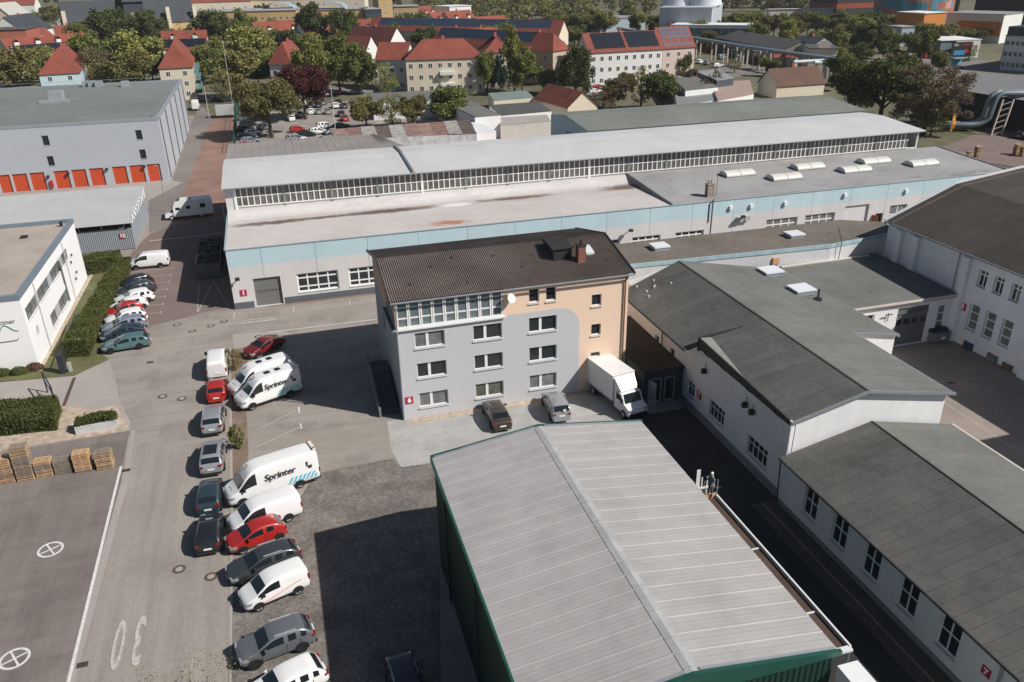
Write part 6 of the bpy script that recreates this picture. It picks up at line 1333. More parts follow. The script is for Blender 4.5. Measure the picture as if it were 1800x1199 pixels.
T = [ # px, top, base, width, shape, colour, label, name
 (18,84,168,78,'round','olive','broad olive tree at the left frame edge behind the storage building','tree'),
 (62,84,128,46,'round','dark','dark round tree between two red roofs at the left','tree'),
 (120,95,150,34,'sparse','olive','thin young tree in front of the pale blue house','tree'),
 (180,78,165,78,'sparse','brown','half bare brownish tree right of the pale blue house','tree'),
 (178,62,150,70,'round','green','green crown rising behind the half bare brownish tree','tree'),
 (232,95,168,72,'round','olive','olive tree left of the second hipped red roof','tree'),
 (255,62,150,82,'round','yellow','light green rounded tree behind the storage building roof','tree'),
 (205,8,95,72,'tall','dark','tall dark tree left of the slate-roofed building gable','tree'),
 (268,12,92,52,'tall','dark','tall dark tree in front of the slate roof, right one of two','tree'),
 (158,42,98,58,'round','green','mid green tree below the slate roof end','tree'),
 (100,14,64,54,'round','olive','olive tree left of the slate-roofed building','tree'),
 (378,12,96,62,'tall','dark','tall dark poplar-like tree, left of the yellow building','tree'),
 (432,18,88,46,'tall','green','narrow green tree by the yellow building','tree'),
 (445,50,128,66,'round','yellow','yellow green tree above the car park trees','tree'),
 (378,85,140,56,'round','green','green tree beside the blue balconies','tree'),
 (425,90,172,68,'round','olive','olive tree at the corner of the street','tree'),
 (394,118,180,46,'sparse','olive','thin leafing tree on the pavement near the car park','tree'),
 (335,122,168,34,'sparse','yellow','small yellow green tree in front of the balconies','tree'),
 (478,128,242,100,'big','olive','large spreading olive tree in the car park','tree'),
 (537,104,210,80,'big','purple','large round dark purple tree in the car park','purple_tree'),
 (557,8,92,62,'tall','dark','tall dark tree in front of the yellow building, left of two','tree'),
 (609,10,92,46,'tall','dark','tall dark tree in front of the yellow building, right of two','tree'),
 (512,55,118,46,'round','dark','dark tree behind the hipped red roof','tree'),
 (558,70,166,64,'tall','yellow','tall yellow green tree behind the purple tree','tree'),
 (598,66,160,52,'round','green','green tree between two yellow green ones','tree'),
 (632,70,166,70,'tall','green','large green tree left of the white apartment wall','tree'),
 (680,110,185,40,'sparse','yellow','thin blossoming tree before the white apartment wall','tree'),
 (745,100,162,38,'tall','green','upright green tree in front of the cream apartment block','tree'),
 (803,98,158,22,'sparse','gold','thin golden tree beside the balconies of the cream block','tree'),
 (824,108,160,40,'sparse','olive','olive young tree right of the balconies of the cream block','tree'),
 (857,84,162,34,'tall','green','green tree left of the dark conifer','tree'),
 (880,84,168,34,'conifer','conifer','dark pointed conifer by the cream block','conifer'),
 (722,26,90,60,'round','green','round green tree behind the white gable house','tree'),
 (762,44,90,62,'round','olive','olive tree behind the long red roof','tree'),
 (810,46,92,62,'sparse','gold','pale leafing tree behind the long red roof','tree'),
 (868,46,104,60,'round','green','green tree behind the right end of the long red roof','tree'),
 (905,52,160,42,'tall','yellow','tall yellow green tree left of the orange-ended block','tree'),
 (918,96,165,42,'round','green','green tree at the foot of the orange-ended block','tree'),
 (1012,80,168,66,'weep','dark','drooping dark willow in front of the orange-ended block','willow'),
 (1115,78,140,36,'tall','green','green street tree before the solar-roofed block','tree'),
 (1196,86,140,30,'tall','green','narrow green street tree before the pink block','tree'),
 (1126,118,192,58,'sparse','gold','golden leafing tree beside the parked cars','tree'),
 (1163,130,194,66,'round','dark','dark round tree behind the long hall','tree'),
 (1060,158,194,52,'sparse','brown','bare purple brown bushes beside the small red-roofed house','tree'),
 (975,160,196,46,'sparse','brown','bare brown tree left of the small red-roofed house','tree'),
 (645,172,226,54,'round','olive','olive tree by the car park, behind the rusty roofs','tree'),
 (690,165,226,60,'sparse','olive','thin olive tree behind the rusty roofs','tree'),
 (725,172,222,50,'round','olive','bushy olive tree in the middle behind the rusty roofs','tree'),
 (785,156,220,74,'round','green','bushy green tree behind the right end of the rusty roofs','tree'),
 (1545,84,222,128,'big','dark','very large dark green tree behind the end of the long hall','tree'),
 (1500,120,200,60,'round','dark','dark tree behind the grey felt hall','tree'),
 (1622,112,238,135,'bigsparse','brown','very large half bare brownish tree behind the end of the long hall','tree'),
 (1635,170,240,50,'sparse','yellow','thin yellow green tree at the foot of the large brownish one','tree'),
 (1522,44,112,50,'round','dark','dark tree left of the blue gate house','tree'),
 (1552,46,104,30,'tall','dark','narrow dark tree by the blue gate house','tree'),
 (1642,44,92,54,'round','olive','olive tree in front of the orange power station office','tree'),
 (1668,48,86,26,'round','green','green tree at the corner of the orange office','tree'),
 (1700,50,76,40,'round','olive','round tree in front of the white and orange building','tree'),
 (1722,48,72,26,'sparse','yellow','pale young tree in front of the white and orange building','tree'),
 (1710,78,102,18,'sparse','yellow','small tree beside the banner','tree'),
 (1010,48,82,36,'round','green','round tree behind the solar-roofed block','tree'),
 (1255,118,178,24,'sparse','olive','thin small tree by the white sheds','tree'),
 (1240,138,182,34,'sparse','brown','brownish bush by the white sheds','tree'),
 (1290,100,128,26,'sparse','olive','small tree with an orange lamp beside the pipe bridge','tree'),
 (345,62,110,40,'round','olive','olive tree behind the balconies','tree'),
 (485,40,70,30,'round','green','green tree before the far yellow wall','tree'),
 (35,40,78,46,'round','dark','dark tree between the red roofs at the far left','tree'),
 (80,62,95,30,'conifer','conifer','small dark conifer among the red roofs','conifer'),
 (320,40,80,36,'round','dark','dark tree left of the tall poplar-like one','tree'),
 (700,45,95,30,'round','green','small green tree beside the white gable house','tree'),
 (1075,150,190,30,'round','olive','olive bush behind the parked red car','tree'),
 (1445,88,108,20,'round','dark','small dark tree right of the old cream building','tree'),
 (1500,78,118,50,'round','dark','dark tree right of the old cream building','tree'),
 (1475,90,150,46,'round','green','green tree right of the pipe bend','tree')]
for a in T: tree(*a[:7], name=a[7])
rd = random.Random(5)
for i in range(13):   # lime row
    px = 1262+i*19.5; tree(px, 24+rd.uniform(-2,3), 66+rd.uniform(-1,1), 27, 'round', 'olive' if i%3 else 'green', 'leafy street tree in the clipped row behind the long dark roof', group='row of trees behind the long dark roof')
n=0
lbs={'olive':'olive crown in the far wood at the top of the view','green':'green crown in the far wood at the top of the view','yellow':'light yellow green crown in the far wood at the top of the view','brown':'brownish bare crown in the far wood at the top of the view'}
WOOD=[]
for yb in (60,50,42,34,27,20,14,9,4,0,-5,-10):
    px = 742+rd.uniform(0,15)
    while px < 1480:
        d_ = mpp(px, yb); ok = not (1150 < px < 1265 and yb > -2) and not (px > 1500) and not (yb > 46 and (px > 905)) and not (1040<px<1140 and 22<yb<46) and not (1270<px and yb>26)
        if px < 905 and yb > 44: ok = False
        if ok:
            x, y = P(px, yb); lf = rd.choice(('olive','olive','yellow','green','brown')); hh = rd.uniform(10,16)
            WOOD.append((yb, x, y, hh, hh*rd.uniform(.8,1.05), lf)); n += 1
        px += rd.uniform(.85,1.25)*12.5/d_
# far trees among the town
for i in range(64):
    yb = rd.choice((70,58,48,38,30,22,14,8,2,-4)); px = rd.uniform(-30,740); x, y = P(px, yb); lf = rd.choice(('olive','green','yellow','green'))
    place_tree(x, y, rd.uniform(7,11), rd.uniform(7,11), 'far', lf, '%s tree among the distant red roofs'%{'olive':'olive','green':'green','yellow':'light green'}[lf], group='%s trees among the distant roofs'%lf, clear=.1)
# shrubs in the car strip
for px,py,w_,h_,lf,lb in ((412,662,32,2.4,'gold','thin golden shrub beside the white van at the end of the strip'),(419,800,27,2.2,'green','round green bush between two silver cars'),(1,0,0,0,'',''),):
    if w_:
        x,y=P(px,py-12); place_tree(x,y,h_,w_*mpp(px,py),'bush' if lf=='green' else 'sparse',lf,lb,name='shrub',clear=.02,cat='shrub')
x,y=P(352,1268); place_tree(x,y,4.6,5.0,'twiggy','gold','bare branched young tree with tiny yellow buds at the lower edge',clear=.2)
fill=[(20,110,'olive'),(110,120,'green'),(150,104,'olive'),(205,118,'green'),(300,95,'green'),(420,128,'olive'),(455,150,'dark'),(500,128,'green'),(580,132,'dark'),(655,150,'green'),(745,92,'olive'),(780,92,'green'),(835,98,'green'),(905,110,'olive'),(1020,60,'green'),(985,52,'olive'),(1045,62,'olive'),(1135,50,'olive'),(1150,66,'brown'),(1180,62,'green'),(1240,95,'olive'),(1405,68,'olive'),(1510,62,'olive'),(1530,66,'dark'),(1490,66,'olive'),(1620,70,'green'),(1570,62,'olive'),(0,150,'green'),(45,140,'olive'),(330,140,'olive'),(360,150,'green'),(0,70,'green'),(330,66,'olive'),(480,98,'yellow'),(545,100,'olive'),(650,80,'green'),(735,75,'yellow'),(905,75,'yellow'),(925,60,'green'),(700,130,'olive'),(1085,175,'brown'),(1100,168,'olive'),(960,165,'olive'),(940,150,'green'),(1210,150,'brown'),(1350,134,'green'),(1330,122,'olive'),(1470,160,'dark'),(1570,130,'olive'),(1600,126,'brown'),(1650,130,'olive'),(1480,100,'green'),(1510,98,'dark')]
for _ in range(125):
    q_=rd.choice(((-20,640,112,156),(-20,640,112,156),(-20,640,100,150),(-20,740,60,100),(640,930,70,104),(960,1240,40,66),(1480,1640,60,110),(1180,1480,60,100)))
    fill.append((rd.uniform(q_[0],q_[1]),rd.uniform(q_[2],q_[3]),rd.choice(('olive','green','green','yellow','dark'))))
for px,yb,lf in fill: x,y=P(px,yb); h_=rd.uniform(7,12) if (yb<118 or px<640) else rd.uniform(4,7); place_tree(x,y,h_,h_*rd.uniform(.8,1.05),'round',lf,'%s filler crown %s the %s'%({'olive':'olive green','green':'leafy green','dark':'dark green','yellow':'yellow green','brown':'bare brownish'}[lf],'between the roofs at','left' if px<600 else ('middle' if px<1150 else 'right')) if 0 else '%s garden tree among the buildings at the %s of the town'%({'olive':'olive','green':'green','dark':'dark','yellow':'yellow green','brown':'brownish'}[lf],'left' if px<600 else ('middle' if px<1150 else 'right')),group='%s garden trees, %s'%(lf,'left' if px<600 else ('middle' if px<1150 else 'right')))
WOOD.sort(key=lambda q: -q[0]); NT = len([o for o in bpy.data.objects if o.name.startswith(('tree','conifer','willow','purple_tree'))]); keep = max(0, 296-NT)
for yb,x,y,hh,ww_,lf in WOOD[:keep]: place_tree(x, y, hh, ww_, 'far', lf, lbs[lf].replace('at the top of the view','nearer part'), group='%s trees of the far wood'%lf, clear=.1)
m=MB(); mi={'olive':0,'green':1,'yellow':2,'brown':3}; r3=random.Random(77)
for yb,x,y,hh,ww_,lf in WOOD[keep:]+[(0,*P(r3.uniform(742,1480),r3.uniform(-22,4)),r3.uniform(11,16),13,r3.choice(('olive','green','yellow'))) for _ in range(60)]:
    cl=[(Vector((r3.gauss(0,.33),r3.gauss(0,.33),r3.uniform(.2,.9))),r3.uniform(.2,.34)) for _ in range(9)]
    for i in range(330):
        c,rr=cl[r3.randrange(9)]; d=Vector((r3.gauss(0,1),r3.gauss(0,1),r3.gauss(0,1))).normalized(); q=c+Vector((d.x*rr,d.y*rr,d.z*rr*.6)); p=Vector((x+q.x*ww_*.75,y+q.y*ww_*.75,q.z*hh)); a=Vector((r3.gauss(0,1),r3.gauss(0,1),r3.gauss(0,1))).normalized()*r3.uniform(.5,1.1); b=a.cross(d).normalized()*r3.uniform(.4,.9)
        m.poly([p-a,p+b,p+a,p-b],mi[lf])
    m.tube([(x,y,0),(x,y,hh*.6)],[.25,.1],5,4)
tag(m.build('far_wood',[LEAF['olive'],LEAF['green'],LEAF['yellow'],LEAF['brown'],bark]),'dense far part of the wood reaching the top of the view','wood',kind='stuff')
# ---- houses
brick_y=M('yellow_render',(.50,.34,.17),.85,.06,.1,2); redroof=M('red_tile_roof',(.215,.06,.042),.85,.2,.15,2.5,pat=('lines','z',.3,.05,.85,0)); dredroof=M('dark_red_roof',(.11,.035,.028),.85,.2,.15,2.5)
slate=M('slate_roof',(.045,.052,.062),.7,.15,.1,1.5); solar=M('solar_panel',(.012,.014,.02),.25,0,pat=[('lines','x',1.1,.05,2.2,0)],spec=.6); solarb=M('blue_solar_panel',(.035,.055,.085),.25,.1,pat=('lines','y',1.1,.06,2,0)); cream=M('cream_render',(.60,.53,.42),.85,.06,.1,2); whiter=M('white_render',(.66,.66,.64),.85,.06,.1,2)
pblue=M('pale_blue_render',(.46,.58,.62),.85,.05); pinkr=M('pink_render',(.55,.44,.39),.85,.05); orng=M('orange_render',(.46,.17,.07),.85,.05); greyr=M('grey_render',(.3,.31,.33),.85,.05); terra=M('terracotta_render',(.36,.12,.085),.85,.05); darkroof=M('dark_flat_roof',(.08,.082,.08),.9,.15)
def farwin(t, c, u, n, w_, h_, z):
    f = MB(); q = lambda a,o: (c[0]+u[0]*a+n[0]*o, c[1]+u[1]*a+n[1]*o)
    f.prism([q(-w_/2,.0),q(w_/2,.0),q(w_/2,.05),q(-w_/2,.05)], z, z+h_); o = f.build('window', WHITE, t)
    g = MB()
    for s in (-1,1): g.prism([q(s*w_*.24-w_*.19,.05),q(s*w_*.24+w_*.19,.05),q(s*w_*.24+w_*.19,.07),q(s*w_*.24-w_*.19,.07)], z+.1, z+h_-.1)
    g.build('pane', GLASS, o)
def house(label, p0, p1, ze, depth, rise, wall, roof, ridge='along', hip=0., rows=0, cols=0, name='house', cat='house', rw=1.2, rh=1.4, over=.4, chim=0, side=0, sidecols=2, px=True, extra=None, left=0, base=False):
    """p0-p1: eave line of the wall turned to the camera"""
    zq = 0 if base else ze; a = Vector(P(*p0, zq)) if px else Vector(p0); b = Vector(P(*p1, zq)) if px else Vector(p1); L_ = (b-a).length; u = (b-a)/L_; v = Vector((-u.y,u.x)); D = depth; nf = -v
    c0 = (a+b)/2+v*D/2; t = thing(name, label, cat, (c0.x,c0.y,0)); q = lambda s,r,z: (*(a+u*s+v*r), z)
    m = MB(); m.prism([q(0,0,0)[:2],q(L_,0,0)[:2],q(L_,D,0)[:2],q(0,D,0)[:2]], -.03, ze)
    o_ = over; R0 = MB()
    if rise > 0:
        if ridge == 'along':
            h = hip*D/2
            r0,r1 = q(h-(o_ if not hip else 0),D/2,ze+rise), q(L_-h+(o_ if not hip else 0),D/2,ze+rise); zz = ze-.02-o_*.3*(rise/(D/2))*2
            A_,B_,C_,D_ = q(-o_,-o_,zz),q(L_+o_,-o_,zz),q(L_+o_,D+o_,zz),q(-o_,D+o_,zz)
            R0.poly([A_,B_,r1,r0]); R0.poly([C_,D_,r0,r1])
            if hip: R0.poly([B_,C_,r1]); R0.poly([D_,A_,r0])
            else: m.poly([q(0,0,ze),q(0,D,ze),q(0,D/2,ze+rise-.05)]); m.poly([q(L_,0,ze),q(L_,D,ze),q(L_,D/2,ze+rise-.05)])
        else:
            h = hip*L_/2
            r0,r1 = q(L_/2,h-(o_ if not hip else 0),ze+rise), q(L_/2,D-h+(o_ if not hip else 0),ze+rise); zz = ze-.02-o_*.3
            A_,B_,C_,D_ = q(-o_,-o_,zz),q(L_+o_,-o_,zz),q(L_+o_,D+o_,zz),q(-o_,D+o_,zz)
            R0.poly([A_,r0,r1,D_]); R0.poly([B_,C_,r1,r0])
            if hip: R0.poly([A_,B_,r0]); R0.poly([C_,D_,r1])
            else: m.poly([q(0,0,ze),q(L_,0,ze),q(L_/2,0,ze+rise-.05)]); m.poly([q(0,D,ze),q(L_,D,ze),q(L_/2,D,ze+rise-.05)])
    else: R0.prism([q(-o_,-o_,0)[:2],q(L_+o_,-o_,0)[:2],q(L_+o_,D+o_,0)[:2],q(-o_,D+o_,0)[:2]], ze+.001, ze+.25)
    m.build('wall', wall, t); rf = R0.build('roof', roof, t)
    for r in range(rows):
        z = 1.1+(ze-.6)/max(rows,1)*r
        for c in range(cols): farwin(t, q(L_*(c+.5)/cols,-.0,0), u, nf, rw, min(rh,(ze-.6)/rows*.6), z)
        if side:
            for c in range(sidecols): farwin(t, q(L_,D*(c+.5)/sidecols,0), v, u, rw, min(rh,(ze-.6)/rows*.6), z)
        if left:
            for c in range(left): farwin(t, q(0,D*(c+.5)/left,0), -v, -u, rw, min(rh,(ze-.6)/rows*.6), z)
    for i in range(chim):
        s = L_*(i+.6)/(chim+.2) if ridge == 'along' else L_/2+.4; rr = D/2+.3 if ridge == 'along' else D*(i+.5)/chim; cc = q(s,rr,0)
        k = MB(); k.box(cc[0]-.4,cc[0]+.4,cc[1]-.4,cc[1]+.4,ze+rise-1.0,ze+rise+.9); k.build('chimney', terra, rf)
    return t, q, L_, D
def roofpanel(t, q, L_, D, ze, rise, s0, s1, f0, f1, mat, cross=None):
    """panel field lying on the camera side of an 'along' roof (or on the left slope of a cross roof)"""
    m = MB()
    if not cross: pts = [q(L_*s, D/2*f, ze+rise*f+.16) for s,f in ((s0,f0),(s1,f0),(s1,f1),(s0,f1))]
    else: pts = [q(L_/2*f, D*s, ze+rise*f+.18) for s,f in ((s0,f0),(s1,f0),(s1,f1),(s0,f1))]
    m.poly(pts); m.build('solar_panels', mat, t)
def dormers(t, q, L_, D, ze, rise, n, mat=redroof, f=.35):
    for i in range(n):
        s = L_*(i+.5)/n; y = D/2*f; z = ze+rise*f
        m = MB(); a,b,c,d = q(s-.9,y-.6,0),q(s+.9,y-.6,0),q(s+.9,y+2.0,0),q(s-.9,y+2.0,0); m.prism([a[:2],b[:2],c[:2],d[:2]], z-.8, z+.7); dm = m.build('dormer', whiter, t)
        m = MB(); r0 = q(s,y-.8,z+1.7); r1 = q(s,y+2.6,z+1.7); m.poly([q(s-1.1,y-.8,z+.6),r0,r1,q(s-1.1,y+2.6,z+.6)]); m.poly([q(s+1.1,y-.8,z+.6),r0,r1,q(s+1.1,y+2.6,z+.6)]); m.build('dormer_roof', mat, dm)
def dep(a, b, z): return (Vector(P(*a,z))-Vector(P(*b,z))).length
house('pale blue house with a hipped red roof behind the storage building',(68,131),(139,127),8.5,dep((139,127),(150,104),8.5),6.2,pblue,redroof,'cross',hip=.9,rows=3,cols=2,chim=1,side=1)
t,q,L_,D=house('cream house with a hipped red roof and blue balconies on its side',(279,120),(338,117),9.5,dep((338,117),(352,96),9.5),6.5,cream,redroof,'cross',hip=.9,rows=3,cols=2,chim=1)
for r in range(3):
    for c in range(4):
        m=MB(); p=q(L_,D*(c+.5)/4,0); d_=[q(L_,D*(c+.5)/4-1.2,0)[:2],q(L_+1.5,D*(c+.5)/4-1.2,0)[:2],q(L_+1.5,D*(c+.5)/4+1.2,0)[:2],q(L_,D*(c+.5)/4+1.2,0)[:2]]; m.prism(d_,1.2+r*2.9,2.2+r*2.9); m.build('balcony',M('balcony_teal',(.10,.20,.22),.6,.1),t)
house('white house with a steep hipped red roof above the purple tree',(473,112),(512,112),8.5,14,6.2,whiter,redroof,'cross',hip=.9,rows=2,cols=2,chim=1)
t,q,L_,D=house('long cream apartment block with a bright red roof and balconies',(713,104),(850,99.5),10.5,11,5.0,cream,redroof,'along',hip=1,rows=3,cols=8,chim=1,name='apartment_block',cat='building')
for r in range(2):
    for s in (.52,):
        m=MB(); m.prism([q(L_*s-2.2,-1.3,0)[:2],q(L_*s+2.2,-1.3,0)[:2],q(L_*s+2.2,-.001,0)[:2],q(L_*s-2.2,-.001,0)[:2]],2.2+r*3.4,3.3+r*3.4); m.build('balcony',whiter,t)
house('white end block of the long cream apartments, with a red roof',(661,104),(713,104),9.5,11,4.6,whiter,redroof,'along',hip=0,rows=2,cols=3,chim=0,name='apartment_block',cat='building')
house('set-back right wing of the long cream apartments with a red roof',(852,92),(902,90),10,11,4.6,cream,redroof,'along',hip=1,rows=3,cols=3,chim=1,name='apartment_block',cat='building')
house('white gable house with a dark red roof behind the long red roof',(684,78),(714,74),8,22,6.0,whiter,dredroof,'cross',rows=2,cols=1,chim=1)
house('house with a nearly black roof left of the white end block',(640,98),(668,92),8.5,16,6.0,whiter,dredroof,'cross',rows=1,cols=1,chim=0)
t,q,L_,D=house('white apartment block with a black solar roof facing the street',(1037,92),(1165,85),10.5,11,5.2,whiter,redroof,'along',hip=0,rows=3,cols=9,chim=1,name='apartment_block',cat='building')
roofpanel(t,q,L_,D,10.5,5.2,.08,.50,.12,.95,solar); roofpanel(t,q,L_,D,10.5,5.2,.54,.97,.12,.95,solar)
t,q,L_,D=house('pink end house whose red roof carries a grid of small solar panels',(1166,84.5),(1222,81),10.5,11,6.0,pinkr,redroof,'along',rows=3,cols=3,chim=1,name='apartment_block',cat='building',side=1)
pm=M('panel_grid',(.11,.12,.16),.3,.1)
for i in range(12):
    for j in range(5):
        if j==1 and i%3: continue
        roofpanel(t,q,L_,D,10.5,6.0,.06+i*.076,.06+i*.076+.062,.05+j*.185,.05+j*.185+.15,pm)
t,q,L_,D=house('long terrace with an orange end wall and a blue solar roof',(972,90),(1003,86),10.5,dep((972,90),(930,72),10.5)+20,5.0,M('terrace_wall',(.46,.37,.28),.85,.05),redroof,'cross',hip=.8,rows=3,cols=2,chim=3,name='apartment_block',cat='building',left=9)
roofpanel(t,q,L_,D,10.5,5.0,.18,.95,.15,.95,solarb,cross=1)
t,q,L_,D=house('distant terrace with a blue solar roof and a pale gable',(983,60),(999,57),10,95,5.0,cream,redroof,'cross',rows=2,cols=1,chim=3,name='apartment_block',cat='building',left=6)
roofpanel(t,q,L_,D,10,5.0,.05,.95,.1,.95,solarb,cross=1)
t,q,L_,D=house('long red roofed terrace with a strip of black solar panels at the left',(22,97),(166,84),8.5,12,5.5,whiter,redroof,'along',chim=3,rows=1,cols=10,name='terrace'); roofpanel(t,q,L_,D,8.5,5.5,.02,.98,.02,.5,solar); dormers(t,q,L_,D,8.5,5.5,4,f=.6)
t,q,L_,D=house('red roofed terrace with solar panels behind the hipped cream house',(286,86),(364,83),8.5,12,6,whiter,redroof,'along',chim=2,name='terrace'); roofpanel(t,q,L_,D,8.5,6,.02,.98,.02,.5,solar); dormers(t,q,L_,D,8.5,6,2,f=.6)
rrow=[((-30,76),(52,72),'lower red roof terrace at the left frame edge'),((52,74),(100,68),'small red terrace beside the dark conifer'),((100,66),(142,64),'red roofed house below the slate roof end'),((455,60),(540,54),'long red roof terrace below the yellow building, left one'),((628,55),(712,52),'long red roof terrace below the yellow building, right one'),((452,78),(478,76),'narrow red roofed house left of the steep hipped roof'),((540,62),(585,58),'red roof glimpsed between the two tall dark trees'),
 ((835,75),(880,72),'dark red roofed house behind the long red roof'),((770,40),(800,36),'red roof at the top left of the far wood'),((795,38),(838,34),'second red roof at the top of the far wood'),((845,50),(898,46),'red terrace left of the solar terraces'),((735,30),(770,24),'steep red roof right of the yellow tower')]
for a,b,lb in rrow:
    t,q,L_,D=house(lb,a,b,8,11,5,whiter,redroof,'along',chim=1,rows=1,cols=4); dormers(t,q,L_,D,8,5,max(1,int(L_/9)),f=.3)
for i,(a,b,ze,dp,rs,wl_,rf_,lb) in enumerate((((-20,54),(44,52),14,20,0,terra,darkroof,'terracotta flat block at the left edge'),((44,56),(92,48),10,16,7,whiter,slate,'white house with a large slate roof at the left'),((-20,30),(105,28),12,14,0,whiter,M('pale_flat_roof',(.4,.39,.36),.8,.1),'pale flat building row at the upper left'),((15,26),(50,22),15,12,6,cream,M('pale_flat_roof',(.4,.39,.36)),'pale gabled house at the upper left'),((80,14),(128,12),12,14,0,M('pale_stone',(.5,.47,.42),.85,.1),redroof,'pale stone building with rows of small windows'),((125,22),(205,18),10,14,6,whiter,redroof,'far red roofs left of the slate roof'),((170,6),(205,4),16,14,0,whiter,whiter,'bright white block at the top left'),((-20,10),(60,8),12,16,6,whiter,redroof,'far red roofs in the top left corner'),((205,6),(240,4),12,16,5,whiter,redroof,'far red roof right of the bright white block'),((300,6),(440,2),12,30,5,cream,redroof,'far red roofs above the yellow building'),((440,0),(640,-4),12,30,5,cream,redroof,'farthest red roofs above the yellow building'))):
    house(lb,a,b,ze,dp,rs,wl_,rf_,'along',rows=2 if ze<15 else 3,cols=7,chim=1,cat='building' if 'house' not in lb else 'house',name='town_building')
# slate-roofed long building
t,q,L_,D=house('long yellow brick building with a huge dark slate roof',(116,47),(345,36),12,16,11,brick_y,slate,'along',rows=1,cols=14,name='town_hall',cat='building',rw=1.5,rh=3)
for s in (.0,.5,.78,.995):
    m=MB(); w0=.9; m.prism([q(L_*s-w0,-1.2,0)[:2],q(L_*s+w0,-1.2,0)[:2],q(L_*s+w0,.6,0)[:2],q(L_*s-w0,.6,0)[:2]],0,17 if s in (.5,) else 19); m.build('gable_pier',cream,t)
m=MB(); a_=q(L_*.52,D*.5,0); m.prism([q(L_*.45,0,0)[:2],q(L_*.60,0,0)[:2],q(L_*.60,D,0)[:2],q(L_*.45,D,0)[:2]],12,22); p_=len(m.v); tw=m.build('roof_tower_base',slate,t)
m=MB(); base=[q(L_*.44,-1,22),q(L_*.61,-1,22),q(L_*.61,D+1,22),q(L_*.44,D+1,22)]; ap=(a_[0],a_[1],36)
for i in range(4): m.poly([base[i],base[(i+1)%4],ap])
m.build('spire_roof',slate,t)
# yellow civic building
t,q,L_,D=house('large flat-roofed ochre building with a dark glass stair tower',(345,22),(520,18),15,30,0,brick_y,greyr,rows=3,cols=16,name='ochre_building',cat='building')
t,q,L_,D=house('ochre flat building with arched grey roofs, left of the dark glass block',(462,20),(642,16),14,30,0,brick_y,greyr,rows=2,cols=12,name='ochre_building',cat='building')
for s in (.15,.65):
    m=MB(); n_=8; pts=[(L_*s+9*math.cos(math.pi*i/n_),14.3+4*math.sin(math.pi*i/n_)) for i in range(n_+1)]
    for (sa,za),(sb,zb) in zip(pts,pts[1:]): m.poly([q(sa,-.5,za),q(sb,-.5,zb),q(sb,16,zb),q(sa,16,za)])
    m.build('arched_roof',M('pale_blue_metal',(.3,.38,.44),.5,.1),t)
house('dark glass block between the ochre building parts',(642,17),(670,16),14,20,0,M('dark_glass_wall',(.04,.06,.075),.2,.1,pat=('lines','z',3,.2,2,0)),greyr,name='glass_block',cat='building')
house('tall ochre tower block',(668,40),(692,39),24,18,0,brick_y,greyr,base=True,rows=5,cols=1,name='ochre_building',cat='building')
house('ochre block right of the ochre tower with rows of paired windows',(692,12),(734,11),15,18,0,brick_y,greyr,rows=3,cols=6,name='ochre_building',cat='building')
house('white flat block behind the far wood edge',(790,12),(828,10),14,16,0,whiter,whiter,rows=2,cols=3,name='town_building',cat='building')
# ---- middle distance
ZF=4.5
def flat(label,pts,z,wall,roof,name='shed',cat='shed',th=.2):
    q=[P(*p,z) for p in pts]; cx=sum(p[0] for p in q)/len(q); cy=sum(p[1] for p in q)/len(q); t=thing(name,label,cat,(cx,cy,0)); m=MB()
    for a,b in zip(q,q[1:]+q[:1]): m.poly([(*a,-.02),(*b,-.02),(*b,z),(*a,z)])
    m.build('wall',wall,t); m=MB(); m.prism(q,z+.002,z+th); m.build('roof',roof,t); return t
flat('flat white shed with a grey felt roof behind the rusty roofs',[(835,207),(880,203),(800,166),(755,168)],4.8,plaster,felt2)
flat('long low shed with a grey roof beside the car park trees',[(655,182),(790,176),(760,160),(650,165)],4.2,plaster,felt2)
flat('small white lean-to right of the rusty roofs',[(838,236),(872,232),(835,212),(826,212)],3.6,plaster,whitetrim)
flat('low dark flat shed right of the white flat shed',[(880,204),(970,196),(945,180),(860,186)],3.2,plaster,darkroof)
flat('low pale shed beside the blue-walled hall',[(880,222),(968,214),(962,203),(876,208)],3.0,M('pale_block_wall',(.5,.47,.43),.9,.1),conc)
flat('small garden shed with a green roof',[(868,178),(938,172),(925,160),(858,165)],3.4,cream,M('green_flat_roof',(.17,.22,.20),.9,.1))
flat('white flat shed left of the blue pipe bridge',[(1262,178),(1325,166),(1318,142),(1250,145)],4.2,plaster,M('pale_brown_roof',(.33,.25,.21),.9,.1))
flat('dark fronted flat box building beside the white flat shed',[(1260,142),(1290,138),(1262,122),(1226,128)],6.2,M('dark_shop_wall',(.07,.08,.10),.6,.1),M('pale_grey_roof',(.26,.26,.26),.8,.1),'shop','building')
flat('low white hall with a dark felt roof left of the shop box',[(1205,160),(1262,154),(1240,138),(1180,136)],5.2,plaster,felt2,'hall','hall')
t=flat('white gabled shed with its roof ridge towards the camera',[(1190,186),(1262,176),(1245,160),(1185,164)],3.6,plaster,M('grey_flat',(.2,.21,.21),.9,.1))
